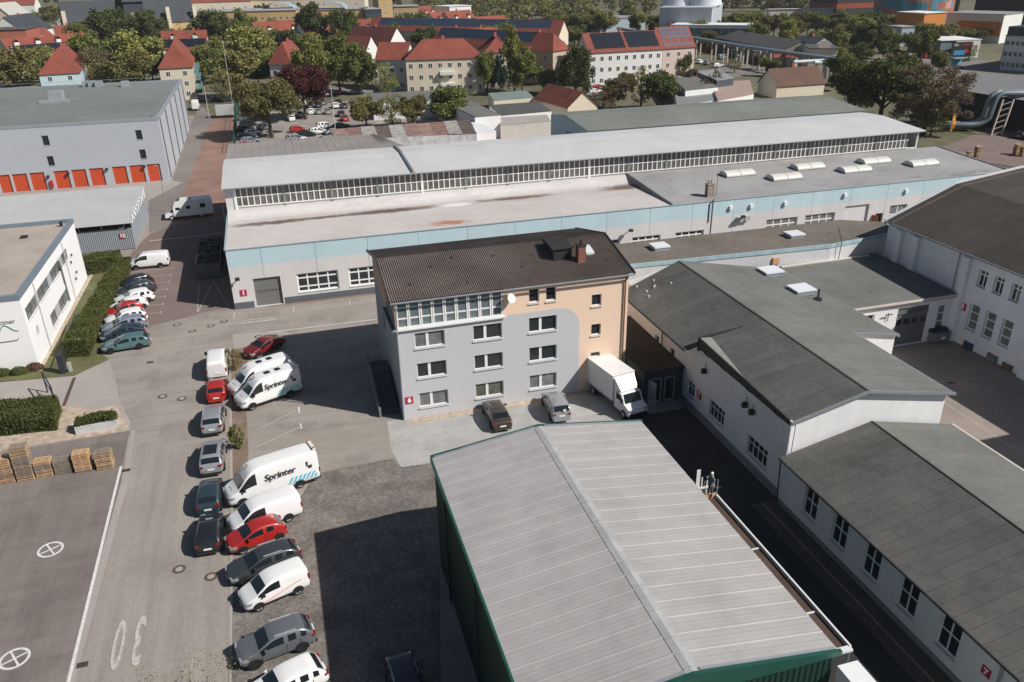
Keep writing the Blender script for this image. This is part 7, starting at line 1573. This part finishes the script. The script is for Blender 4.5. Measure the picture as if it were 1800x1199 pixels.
# rusty row
t=thing('rusty_sheds','row of open sheds with rusty patched corrugated roofs','shed',(45,150,0)); a=Vector(P(590,246,4.2)); b=Vector(P(838,235,4.2)); c=Vector(P(826,211,5.2)); d=Vector(P(583,227,5.2))
rc=[(.30,.20,.17),(.24,.145,.12),(.36,.33,.31),(.13,.10,.085),(.38,.36,.35),(.27,.18,.155)]
for i in range(10):
    f0,f1=i/10,(i+1)/10; m=MB(); dz_=.05*(i%3)
    m.poly([(*(a+(b-a)*f0),4.2+dz_),(*(a+(b-a)*(f1-.002)),4.2+dz_),(*(d+(c-d)*(f1-.002)),5.2+dz_),(*(d+(c-d)*f0),5.2+dz_)]); m.build('roof_panel',M('rusty_sheet_%d'%(i%6),rc[i%6],.8,.3,.8,4,pat=[('streak',1.5,.6),('lines','x',.5,.05,.8,0)]),t)
m=MB(); m.poly([(*(a+(b-a)*.36),0),(*b,0),(*b,4.15),(*(a+(b-a)*.36),4.15)]); m.poly([(*a,0),(*d,0),(*d,5.1),(*a,4.15)]); m.poly([(*b,0),(*c,0),(*c,5.1),(*b,4.15)]); m.build('wall',M('peeling_white_wall',(.62,.62,.62),.9,.2,1,5,pat=('streak',1.2,.7)),t)
# grey felt hall behind the long hall
t=thing('rear_hall','wide pale blue hall with a grey green felt roof behind the long hall','hall',(90,155,0)); q1=P(1037,229,7.5); q0=P(967,197,7.5); q2=P(1352,206,7.5); q3=P(1510,193,7.5); q4=P(1365,166,7.5)
yf=q1[1]; yb=q0[1]; xl=(q1[0]+q0[0])/2; xr=q3[0]+1
m=MB(); m.wall((xl,yf),(xr,yf),0,7.4); m.poly([(xl,yf,0),(xl,yb,0),(xl,yb,7.0),(xl,yf+(yb-yf)*.6,8.3),(xl,yf,7.4)]); m.wall((xr,yf),(xr,yb),0,7.4); m.build('wall',M('pale_blue_wall',(.40,.50,.55),.85,.1,.4,3),t)
m=MB(); m.poly([(xl-.3,yf-.3,7.4),(xr+.3,yf-.3,7.4),(xr+.3,yf+(yb-yf)*.55,8.5),(xl-.3,yf+(yb-yf)*.55,8.5)]); m.poly([(xl-.3,yf+(yb-yf)*.55,8.5),(xr+.3,yf+(yb-yf)*.55,8.5),(xr+.3,yb+.3,7.3),(xl-.3,yb+.3,7.3)]); m.build('roof',M('rear_hall_felt',(.17,.18,.165),.9,.15,.08,1.2,pat=('brick',12.,1.1,.03,.9,.05)),t)
for i in range(7):
    m=MB(); y=yf+2+i*1.6; m.box(xl-.03,xl-.003,y,y+(.9 if i%2 else .5),4.2,5.4); m.build('broken_window',DARKMETAL,t)
# small red-roofed house, brown cottage
house('small cream gable house with a red roof behind the long hall',(998,190),(1050,185),3.6,18,3.6,cream,M('weathered_red_roof',(.22,.07,.045),.85,.3,.3,3),'cross',rows=1,cols=1,chim=0)
house('cottage with a dark brown tiled roof beside the pipe bend',(1366,151),(1450,145),3.4,9,4.2,cream,M('brown_tiles',(.115,.065,.05),.85,.15,.2,3),'along',rows=0,chim=1)
house('long low building with a dark ribbed roof below the clipped tree row',(1262,66),(1376,88),6,14,3,M('brown_grey_wall',(.20,.17,.15),.85,.1),darkroof,'along',rows=1,cols=14,name='long_building',cat='building')
house('grey flat workshop behind the pipe bridge',(1325,90),(1400,97),4.5,8,0,M('light_brown_wall',(.36,.32,.28),.85,.1),M('pale_grey_roof',(.26,.26,.26)),rows=1,cols=5,name='workshop',cat='building')
t,q,L_,D=house('old cream building with a curved gable front',(1424,86),(1474,86),8.5,14,0,M('old_cream_wall',(.60,.52,.44),.85,.08),darkroof,rows=2,cols=4,name='gabled_building',cat='building')
m=MB(); n_=12; pr=[(L_*.28+L_*.22*(1-math.cos(math.pi*i/n_)),8.6+2.6*math.sin(math.pi*i/n_)**.6) for i in range(n_+1)]
for o_ in (-.12,.4): m.poly([q(s,o_,z) for s,z in pr])
for (sa,za),(sb,zb) in zip(pr,pr[1:]): m.poly([q(sa,-.12,za),q(sb,-.12,zb),q(sb,.4,zb),q(sa,.4,za)])
m.build('curved_gable',M('old_cream_wall',(.60,.52,.44)),t)
house('grey house with a dark roof attached to the old cream building',(1381,80),(1424,84),7,14,3.2,greyr,slate,'along',rows=1,cols=5,chim=1)
house('flat grey roofed building beyond the old cream building',(1430,66),(1498,68),6,26,0,whiter,darkroof,name='workshop',cat='building')
# ---- pipe bridge
t=thing('pipe_bridge','long blue and silver pipe bridge on pairs of concrete posts','pipeline',(180,330,0)); pipe=M('silver_blue_pipe',(.28,.36,.42),.4,.1,metal=.3)
pp=[(1085,50,7),(1222,67,7),(1300,80,7),(1380,92,7),(1470,104,7)]
w3=[(*P(x,y,z),z) for x,y,z in pp]
for o_ in (0,1.1):
    m=MB(); m.tube([(x+o_*.9,y+o_,z) for x,y,z in w3],.45,8); m.build('pipe',pipe,t)
m=MB(); 
p0,p1=(*P(1395,109,7),7),(*P(1472,105,7),7); m.tube([p0,p1],.5,8); m.tube([(p0[0]+5,p0[1],7),(p0[0]+8,p0[1],6.5),(p0[0]+9,p0[1],4.5),(p0[0]+9,p0[1],0)],.5,8); m.tube([(p0[0]+6.5,p0[1]-1.2,6.8),(p0[0]+10,p0[1]-1.2,6.3),(p0[0]+11,p0[1]-1.2,4.3),(p0[0]+11,p0[1]-1.2,0)],.5,8); m.build('pipe_bend',M('pale_pipe',(.5,.54,.56),.4,.1),t)
for px,py in ((1229,69),(1256,73),(1277,77),(1300,81),(1312,82),(1341,87),(1352,88),(1467,105)):
    x,y=P(px,py,7); 
    for s in (-.9,.9): m=MB(); m.box(x+s-.25,x+s+.25,y-.25,y+.25,0,6.6); m.build('post',M('concrete_post',(.42,.37,.31),.9,.1),t)
m=MB(); 
for a_,b_ in zip(w3,w3[1:]): m.bar((a_[0]+.5,a_[1]+.5,6.3),(b_[0]+.5,b_[1]+.5,6.3),.5,.3)
m.build('bridge_beam',M('bridge_beam_grey',(.3,.3,.3),.8,.1),t)
for px in (1375,1405): m=MB(); x,y=P(px,97,6); m.box(x-4,x+4,y-.9,y-.7,5.4,6.5); m.build('banner',M('red_banner',(.35,.09,.06),.7,.1),t)
# ---- silver pipe bend on the right
t=thing('district_heating_pipe','thick silver heating pipe bending down beside its steel trestle','pipeline',(150,165,0)); sil=M('silver_cladding',(.30,.31,.32),.5,.1,metal=.3)
gb=(*P(1695,232,2.0),2.0); gx=(*P(1725,236,1.6),1.6)
x,y=P(1735,232,0); zt_=top_z(1738,236,165)
for o_ in (0,1.5):
    m=MB(); m.tube([(x-22,y+9+o_,1.7),(x-3.5,y+1.5+o_,1.5),(x-1.5,y+.7+o_,1.8),(x-.2,y+.2+o_,3),(x+.1,y+o_,zt_-2.3),(x+.6,y+o_,zt_-.9),(x+1.9,y+o_-.2,zt_-.2),(x+40,y+o_-7,zt_-1)],.62,12); m.build('pipe',sil if o_ else M('blue_cladding',(.17,.21,.24),.5,.1,metal=.3),t,smooth=True)
m=MB(); bx1,by1_=P(1742,238); bx2,by2_=P(1760,238)
for a_ in ((bx1,by1_),(bx2,by2_)): m.bar((a_[0],a_[1],0),(a_[0]+1.5,a_[1]+.4,zt_-1),.3)
for i in range(6): f_=i/6; m.bar((bx1+1.5*f_,by1_+.4*f_,(zt_-1)*f_),(bx2+1.5*(f_+.12),by2_+.4*f_,(zt_-1)*(f_+.12)),.15)
m.build('trestle',M('trestle_cream',(.5,.42,.36),.7,.1),t)
# ---- dark hall with graffiti, right
t=thing('dark_hall','low dark hall with grey roof and faint graffiti behind the silver pipe','hall',(175,200,0)); A_=Vector(P(1664,154,7)); B_=Vector(P(1740,166,7)); u=(B_-A_).normalized(); B_=A_+u*75; v=Vector((-u.y,u.x))
m=MB(); m.prism([tuple(A_),tuple(B_),tuple(B_+v*26),tuple(A_+v*26)],0,7); m.build('wall',M('black_boards',(.02,.025,.03),.7,.2),t)
m=MB(); m.poly([(*(A_-v-u),7.05),(*(B_-v+u),7.05),(*(B_+v*13),9.5),(*(A_+v*13-u),9.5)]); m.poly([(*(A_+v*13-u),9.5),(*(B_+v*13),9.5),(*(B_+v*27),7.05),(*(A_+v*27-u),7.05)]); m.build('roof',M('mid_grey_roof',(.20,.205,.205),.8,.1,.05,1),t)
gf=MB(); r_=random.Random(9)
for s0 in (2,10,24,27):
    for i in range(7):
        s=s0+r_.uniform(0,4); z=r_.uniform(2.6,4.4); gf.bar((*(A_+u*s-v*.06),z),(*(A_+u*(s+r_.uniform(-1,1))-v*.06),z+r_.uniform(-1,1)),.04,.14)
gf.build('graffiti',M('pale_graffiti',(.17,.19,.21),.8,.1),t)
house('house with a pinkish tiled roof beyond the silver pipe bend',(1756,196),(1830,200),3.2,14,3.2,greyr,M('pink_tiles',(.36,.15,.12),.85,.2,.2,2),'along',rows=0)
# ---- power station
t,q,L_,D=house('silver power station block with a white glazed hall and red base',(1160,14),(1252,14),17,40,0,M('silver_panels',(.42,.46,.50),.5,.1,pat=('lines','x',4,.2,.8,0)),M('silver_panels',(.42,.46,.50)),name='power_station_block',cat='building')
m=MB(); m.prism([q(8,-14,0)[:2],q(L_+18,-14,0)[:2],q(L_+18,-.01,0)[:2],q(8,-.01,0)[:2]],5,11); k_=m.build('glazed_hall',whiter,t); m=MB(); m.poly([q(10,-14.1,6.8),q(L_+17,-14.1,6.8),q(L_+17,-14.1,9.6),q(10,-14.1,9.6)]); m.build('glazing',M('green_glass_wall',(.10,.15,.16),.2,.1,pat=('lines','x',3,.3,2.5,0)),k_)
m=MB(); m.prism([q(6,-14.2,0)[:2],q(L_+20,-14.2,0)[:2],q(L_+20,-.02,0)[:2],q(6,-.02,0)[:2]],0,4.99); m.build('red_base',M('red_brown_panels',(.30,.06,.035),.7,.1),t)
for s in (.2,.72): m=MB(); c=q(L_*s,22,0); m.tube([(c[0],c[1],17.26),(c[0],c[1],24),(c[0],c[1],30)],[8,6.6,6.9],24,cap=False); m.build('cooling_tower',M('cooler_white',(.6,.63,.66),.6,.05),t,smooth=True)
house('low grey warehouse at the edge of the far wood',(1056,34),(1135,30),7,22,0,M('blue_grey_panels',(.30,.36,.40),.7,.05),M('pale_grey_roof',(.26,.26,.26)),name='warehouse',cat='building')
t,q,L_,D=house('black block with orange bands, left of two',(1363,15),(1412,14),26,20,0,M('black_orange_bands',(.035,.035,.04),.6,.1,pat=None,zones=[(6,(.28,.06,.03)),(9,(.035,.035,.04)),(15,(.25,.05,.03)),(18,(.035,.035,.04))]),darkroof,base=True,name='power_station_block',cat='building')
t,q,L_,D=house('black block with orange bands, right of two',(1468,33),(1545,30),34,30,0,M('black_orange_bands',(.035,.035,.04)),darkroof,base=True,name='power_station_block',cat='building')
house('long pale pipe gallery beside the clipped tree row',(1352,17),(1465,15),9,4,0,M('pale_gallery',(.5,.48,.45),.7,.1),M('pale_gallery',(.5,.48,.45)),name='pipe_gallery',cat='gallery')
house('very large dark block at the top right corner',(1706,46),(1960,54),44,50,0,M('very_dark_panels',(.022,.022,.026),.6,.1),darkroof,base=True,name='power_station_block',cat='building')
x,y=P(1598,52); tk=M('patchwork_tank',(.3,.3,.3),.6,0); N=tk.node_tree.nodes; Lk=tk.node_tree.links
g=N.new('ShaderNodeNewGeometry'); vs=N.new('ShaderNodeVectorMath'); vs.operation='SNAP'; Lk.new(g.outputs['Position'],vs.inputs[0]); vs.inputs[1].default_value=(5,5,3.4)
wn=N.new('ShaderNodeTexWhiteNoise'); Lk.new(vs.outputs[0],wn.inputs[0]); sp=N.new('ShaderNodeSeparateXYZ'); Lk.new(g.outputs['Position'],sp.inputs[0])
mr=N.new('ShaderNodeMapRange'); Lk.new(sp.outputs[0],mr.inputs[0]); mr.inputs[1].default_value=x-12; mr.inputs[2].default_value=x+24; mr.inputs[3].default_value=-.35; mr.inputs[4].default_value=.45
ad=N.new('ShaderNodeMath'); ad.operation='ADD'; Lk.new(mr.outputs[0],ad.inputs[0]); Lk.new(wn.outputs[0],ad.inputs[1]); cr=N.new('ShaderNodeValToRGB'); cr.color_ramp.interpolation='CONSTANT'; e=cr.color_ramp.elements; e[0].color=(.06,.20,.27,1); e[1].position=.5; e[1].color=(.36,.13,.09,1); e2=e.new(.85); e2.color=(.50,.28,.22,1); e3=e.new(.3); e3.color=(.10,.27,.36,1); Lk.new(ad.outputs[0],cr.inputs[0]); Lk.new(cr.outputs[0],N['Principled BSDF'].inputs['Base Color'])
u_=Vector((x,y)).normalized(); x+=u_.x*20; y+=u_.y*20; m=MB(); m.tube([(x,y,0),(x,y,46)],20.5,48); solo(m,'storage_tank',tk,'huge round tank with a patchwork of blue and orange squares','tank',(x,y,0),smooth=False)
x,y=P(1680,40); m=MB(); m.tube([(x,y+10,0),(x,y+10,40)],7,32); solo(m,'storage_tank',whiter,'slimmer white round tank right of the patchwork tank','tank',(x,y+10,0),smooth=False)
oc=M('orange_ochre_panels',(.52,.20,.045),.7,.05)
t,q,L_,D=house('orange power station office with dark brown side',(1626,24),(1664,22),13,15,0,oc,whiter,name='orange_office',cat='building',rows=0,left=3)
t,q,L_,D=house('long white and orange building right of the orange office',(1665,23),(1766,26),12,22,0,whiter,M('pale_grey_roof',(.26,.26,.26)),name='orange_office',cat='building')
m=MB(); m.prism([q(6,-.3,0)[:2],q(L_-.4,-.3,0)[:2],q(L_-.4,-.01,0)[:2],q(6,-.01,0)[:2]],3,9); ob=m.build('orange_band',oc,t); m=MB(); m.prism([q(12,-.34,0)[:2],q(L_-3,-.34,0)[:2],q(L_-3,-.301,0)[:2],q(12,-.301,0)[:2]],4.2,5.6); m.build('window_strip',M('strip_grey',(.4,.4,.42),.4,.1,pat=('lines','x',9,3.4,.15,0)),ob)
house('grey blue gate house below the patchwork tank',(1586,48),(1609,47),8,9,0,M('blue_grey_panels',(.30,.36,.40)),greyr,rows=2,cols=2,name='gate_house',cat='building')
t,q,L_,D=house('white office block with dark penthouse floor at the right edge',(1770,63),(1900,70),11,30,0,whiter,M('pale_grey_roof',(.26,.26,.26)),rows=3,cols=14,name='office_block',cat='building',rw=1.1,rh=1.5)
m=MB(); m.prism([q(-.05,-.05,0)[:2],q(L_,-.05,0)[:2],q(L_,D+18,0)[:2],q(-.05,D+18,0)[:2]],11.26,14); m.build('penthouse',M('dark_glass_wall',(.04,.06,.075)),t)
m=MB(); m.prism([q(-.3,.0,0)[:2],q(-.001,.0,0)[:2],q(-.001,D,0)[:2],q(-.3,D,0)[:2]],0,11.2); m.build('grey_side',M('slate_grey_panels',(.17,.20,.23),.7,.05),t)
t,q,L_,D=house('grey and white showroom with a sign left of the office block',(1655,72),(1724,70),6.5,22,0,M('slate_grey_panels',(.17,.20,.23)),whiter,name='showroom',cat='building')
m=MB(); m.prism([q(L_*.38,-.3,0)[:2],q(L_,-.3,0)[:2],q(L_,-.01,0)[:2],q(L_*.38,-.01,0)[:2]],0,6.4); m.build('white_front',whiter,t)
c=q(L_*.52,-.9,0); m=MB(); m.box(c[0]-5,c[0]+5,c[1]-.2,c[1],.8,6.0); sg=solo(m,'advertising_board',M('board_black',(.02,.02,.022),.5,0),'black advertising board with white and red letters in front of the showroom','sign',(c[0],c[1],0)); WORG[sg.name]=Vector((c[0],c[1],0))
text('Kfz -',1.3,(c[0]-2.7,c[1]-.26,5.0),(1,0,0),(0,0,1),WHITE,sg); text('SERVICE',1.25,(c[0]+2.1,c[1]-.26,5.0),(1,0,0),(0,0,1),M('letter_red',(.5,.03,.02),.5,0),sg)
m=MB(); m.box(c[0]-3.5,c[0]+1.5,c[1]-.24,c[1]-.21,1.3,3.0); m.build('blue_picture',M('board_blue',(.04,.22,.42),.5,.2,.8,3),sg); m=MB(); m.box(c[0]+1.6,c[0]+4.4,c[1]-.24,c[1]-.21,2.0,3.2); m.build('red_picture',M('letter_red',(.5,.03,.02)),sg)
# bus, shelter, flags
x,y=P(1645,101); t=thing('bus','red and black city bus on the wide street','bus',(x,y,0),math.radians(6),site=False)
m=MB(); m.prism([(-7,-1.25),(7,-1.25),(7,1.25),(-7,1.25)],.4,3.0); m.build('body',M('bus_red',(.46,.03,.03),.4,.1),t,site=False); m=MB(); m.prism([(-6.8,-1.28),(6.6,-1.28),(6.6,-1.251),(-6.8,-1.251)],1.4,2.5); m.build('window_band',CARGLASS,t,site=False)
tm,rm=_wheel(.48,.3,'steel')
for wx_ in (-4.5,4.5): wh=lk('wheel',tm,t,(wx_,-1.15,.48)); lk('rim',rm,wh)
x,y=P(1683,116); t=thing('shelter','small turquoise glass shelter at the tram stop','shelter',(x,y,0)); m=MB(); m.box(x-2.5,x+2.5,y-1,y+1,2.6,2.8); m.build('roof',M('pale_blue_metal',(.3,.38,.44)),t); m=MB(); m.box(x-2.4,x+2.4,y+.85,y+.9,.2,2.59); m.build('glass_wall',M('turquoise_glass',(.12,.34,.38),.2,.2),t)
for px,yb,yt,c,lb in ((1612,232,180,(.55,.08,.04),'red orange flag on a tall pole behind the end of the long hall'),(1668,240,196,(.62,.25,.03),'yellow orange flag on a pole by the heating pipe')):
    x,y=P(px,yb); h_=top_z(px,yb,yt); t=thing('flag','%s'%lb,'flag',(x,y,0)); m=MB(); m.tube([(x,y,0),(x,y,h_)],.07,6); m.build('pole',ZINC,t); m=MB(); n_=6
    for i in range(n_): m.poly([(x+.08+.25*i*.0+.03*math.sin(i),y,h_-.2-i*.65),(x+1.15-.08*i,y+.3*math.sin(i*1.1),h_-.3-i*.65),(x+1.15-.08*(i+1),y+.3*math.sin((i+1)*1.1),h_-.3-(i+1)*.65),(x+.08+.03*math.sin(i+1),y,h_-.2-(i+1)*.65)])
    m.build('cloth',M('flag_%d'%px,c,.8,.1),t)
for px,yb,yt,lb in ((410,190,70,'leftmost tall white flagpole at the car park gate'),(368,208,150,'thin pole beside the ash ground'),(590,232,148,'tall flagpole in the car park beside the purple tree'),(1592,225,190,'thin pole left of the red flag'),(1643,232,190,'thin pole right of the red flag'),(646,215,158,'red and white pole right of the car park')):
    pole(px,yb,top_z(px,yb,yt),lb,'pole',.08,name='flagpole',mat=M('pole_white',(.55,.55,.53),.5,0))
for i,px in enumerate((762,768,773)): pole(px,160,top_z(px,160,112+i*3),'thin white flagpole in front of the cream apartment block','pole',.08,name='flagpole',mat=M('pole_white',(.55,.55,.53)),grp='three flagpoles by the cream block')
for px,yb,yt,lb in ((478,172,150,'street lamp beside the olive tree'),(1321,130,95,'street lamp between the pipe bridge and the white shed'),(1284,118,88,'thin street lamp near the pipe bridge'),(1618,108,82,'curved street lamp in front of the red bus'),(1188,122,95,'street lamp before the pink end house'),(960,140,100,'street lamp at the foot of the orange-ended block')):
    pole(px,yb,top_z(px,yb,yt),lb,'lamp post',.09,name='street_lamp',head=.8)
# fence of the car park
t=thing('green_fence','tall dark green mesh fence along the edge of the car park','fence',(-2,210,0)); a=Vector(P(413,270)); b=Vector(P(420,185)); m=MB()
for i in range(18): p=a+(b-a)*i/17; m.bar((*p,0),(*p,5.0 if i>6 else 3),.09)
for z in (1,2,3,4): m.bar((*a,z if z<3.1 else 2.9),(*b,z),.05)
for i in range(120): p=a+(b-a)*i/119; m.bar((*p,0),(*p,2.9 if i<50 else 4.9),.03)
m.build('mesh_panel',M('fence_green',(.02,.07,.05),.6,.1),t)
# trailer and far vans
m=MB(); x,y=P(402,206); t=thing('trailer','grey box trailer standing on the ash ground','trailer',(x,y,0)); m.box(x-3,x+2.4,y-1.2,y+1.2,.8,3.2); m.build('box',M('trailer_grey',(.42,.43,.42),.5,.05),t); m=MB()
for s in (-.2,.8): m.tube([(x+s,y-1.3,.4),(x+s,y-1.1,.4)],.4,12)
m.bar((x-4.4,y,.6),(x-3,y,.6),.15); m.build('wheel',TYRE,t)
# ---- far parked cars (real cars, shared shells)
def farcar(px,py,kind,mat,label,head,group):
    x,y=P(px,py); make_vehicle('parked_car' if kind not in ('van','bigvan') else 'parked_van',kind,mat,label,'car' if kind not in('van','bigvan') else 'van',x,y,head,group=group,rim='alloy')
fc=[(437,222,'suv',BLK),(432,232,'suv',BLK),(445,238,'hatch',W_),(436,245,'wagon',NAVY),(441,252,'wagon',SIL),(436,262,'hatch',RED),(446,265,'suv',W_),(466,228,'hatch',SIL),(428,212,'hatch',GRY),(444,208,'hatch',BLK),(520,248,'mpv',SIL),(538,252,'sedan',W_),(548,256,'sedan',GRY),(575,250,'sedan',SIL),(524,232,'hatch',RED),(540,240,'wagon',BLK),(560,236,'mpv',W_),(572,226,'mpv',W_),(588,236,'sedan',SIL),(600,226,'sedan',BLK),(547,200,'hatch',W_),(561,200,'hatch',SIL),(577,200,'hatch',SIL),(527,205,'hatch',SIL),(512,212,'hatch',W_),(545,190,'hatch',BLK),(560,188,'wagon',NAVY),(590,190,'suv',W_),(600,204,'wagon',NAVY),(606,212,'hatch',RED),(595,184,'wagon',BLK),(531,188,'van',W_),(568,184,'hatch',GRY),(605,190,'hatch',DGR),(514,196,'suv',SIL),(452,196,'suv',DGR),(456,205,'hatch',W_)]
cname={id(BLK):'black',id(W_):'white',id(NAVY):'navy',id(SIL):'silver',id(RED):'red',id(GRY):'grey',id(DGR):'dark grey',id(DRED):'dark red',id(PETR):'petrol blue',id(SBL):'pale blue'}
kname={'suv':'SUV','hatch':'hatchback','wagon':'estate car','mpv':'people carrier','sedan':'saloon','van':'van','bigvan':'high van'}
for i,(px,py,kd_,mt) in enumerate(fc):
    side='left row' if px<470 else ('front row' if py>220 else 'rear row'); hd=(4 if px<470 or py>220 else 92)+R.uniform(-6,6)
    farcar(px,py,kd_,mt,'%s %s in the %s of the distant car park'%(cname[id(mt)],kname[kd_],side),hd,'%s %ss in the %s of the car park'%(cname[id(mt)],kname[kd_],side))
sc_=[(345,192,'bigvan',W_,'white van at the head of the access road',90),(352,180,'wagon',BLK,'black car under the tree at the end of the access road',3),(385,178,'wagon',BLK,'black car on the street beside the flagpoles',3),(402,178,'suv',DGR,'dark grey car on the street beside the flagpoles',3),(598,166,'sedan',DRED,'brownish red car on the street behind the purple tree',3),(630,165,'wagon',SBL,'pale blue estate car on the street behind the purple tree',3),(570,170,'hatch',W_,'white car on the street behind the purple tree',3),(690,162,'wagon',W_,'white car before the white end block',3),
 (1035,158,'hatch',SBL,'pale turquoise small car by the golden tree',80),(1052,156,'sedan',RED,'bright red car by the golden tree',3),(1046,164,'sedan',W_,'white car nearest the small red-roofed house',3),(1040,170,'sedan',SIL,'silver car nearest the small red-roofed house',3),(1066,160,'sedan',SIL,'silver car right of the bright red car',3),
 (1230,112,'suv',W_,'white car leftmost under the pipe bridge',40),(1243,114,'suv',SIL,'silver car under the pipe bridge',40),(1262,118,'wagon',W_,'white estate car under the pipe bridge',5),(1302,105,'van',W_,'white van behind the pipe bridge posts',20),(1270,104,'van',SBL,'pale blue van behind the pipe bridge posts',20),(1471,131,'wagon',W_,'white car beside the pipe bridge end',5),
 (1573,75,'van',W_,'white van beside the gate house',5),(1560,73,'sedan',BLK,'black car beside the gate house',5),(1600,102,'mpv',SIL,'silver car queuing behind the bus',8),(1610,98,'mpv',W_,'white car queuing behind the bus',8),(1540,84,'sedan',W_,'white car leftmost in the far company car park',10),(1552,86,'sedan',W_,'white car second in the far company car park',10),(1562,84,'sedan',SIL,'silver car in the far company car park',10),(1570,88,'sedan',W_,'white car nearest the street in the far company car park',10),(1577,93,'hatch',RED,'red car in the far company car park',10),
 (1684,122,'sedan',BLK,'black car waiting below the turquoise shelter',8),(1670,106,'wagon',NAVY,'dark car in front of the bus',8),(1655,106,'wagon',GRY,'grey car in front of the bus',8),(1695,108,'wagon',BLK,'black car right of the bus',8),(1795,116,'van',W_,'white van at the right frame edge on the street',6),(1716,147,'sedan',NAVY,'dark blue car behind the dark hall',6),(1797,243,'suv',DGR,'dark SUV at the right frame edge by the storage yard',20)]
for px,py,kd_,mt,lb,hd in sc_: farcar(px,py,kd_,mt,lb,hd,None)
# ================================================================== AIR
hz=MB(); hz.box(-900,1500,-70,1500,-1.03,60); ho=hz.build('haze',None or [],None); ho['kind']='stuff'; ho['label']='thin bluish air over the town'
hm=bpy.data.materials.new('haze'); hm.use_nodes=True; hn=hm.node_tree.nodes; hn.clear(); out=hn.new('ShaderNodeOutputMaterial'); pv=hn.new('ShaderNodeVolumePrincipled'); pv.inputs['Color'].default_value=(.86,.92,1,1); pv.inputs['Density'].default_value=.00008; hm.node_tree.links.new(pv.outputs[0],out.inputs['Volume']); ho.data.materials.append(hm)
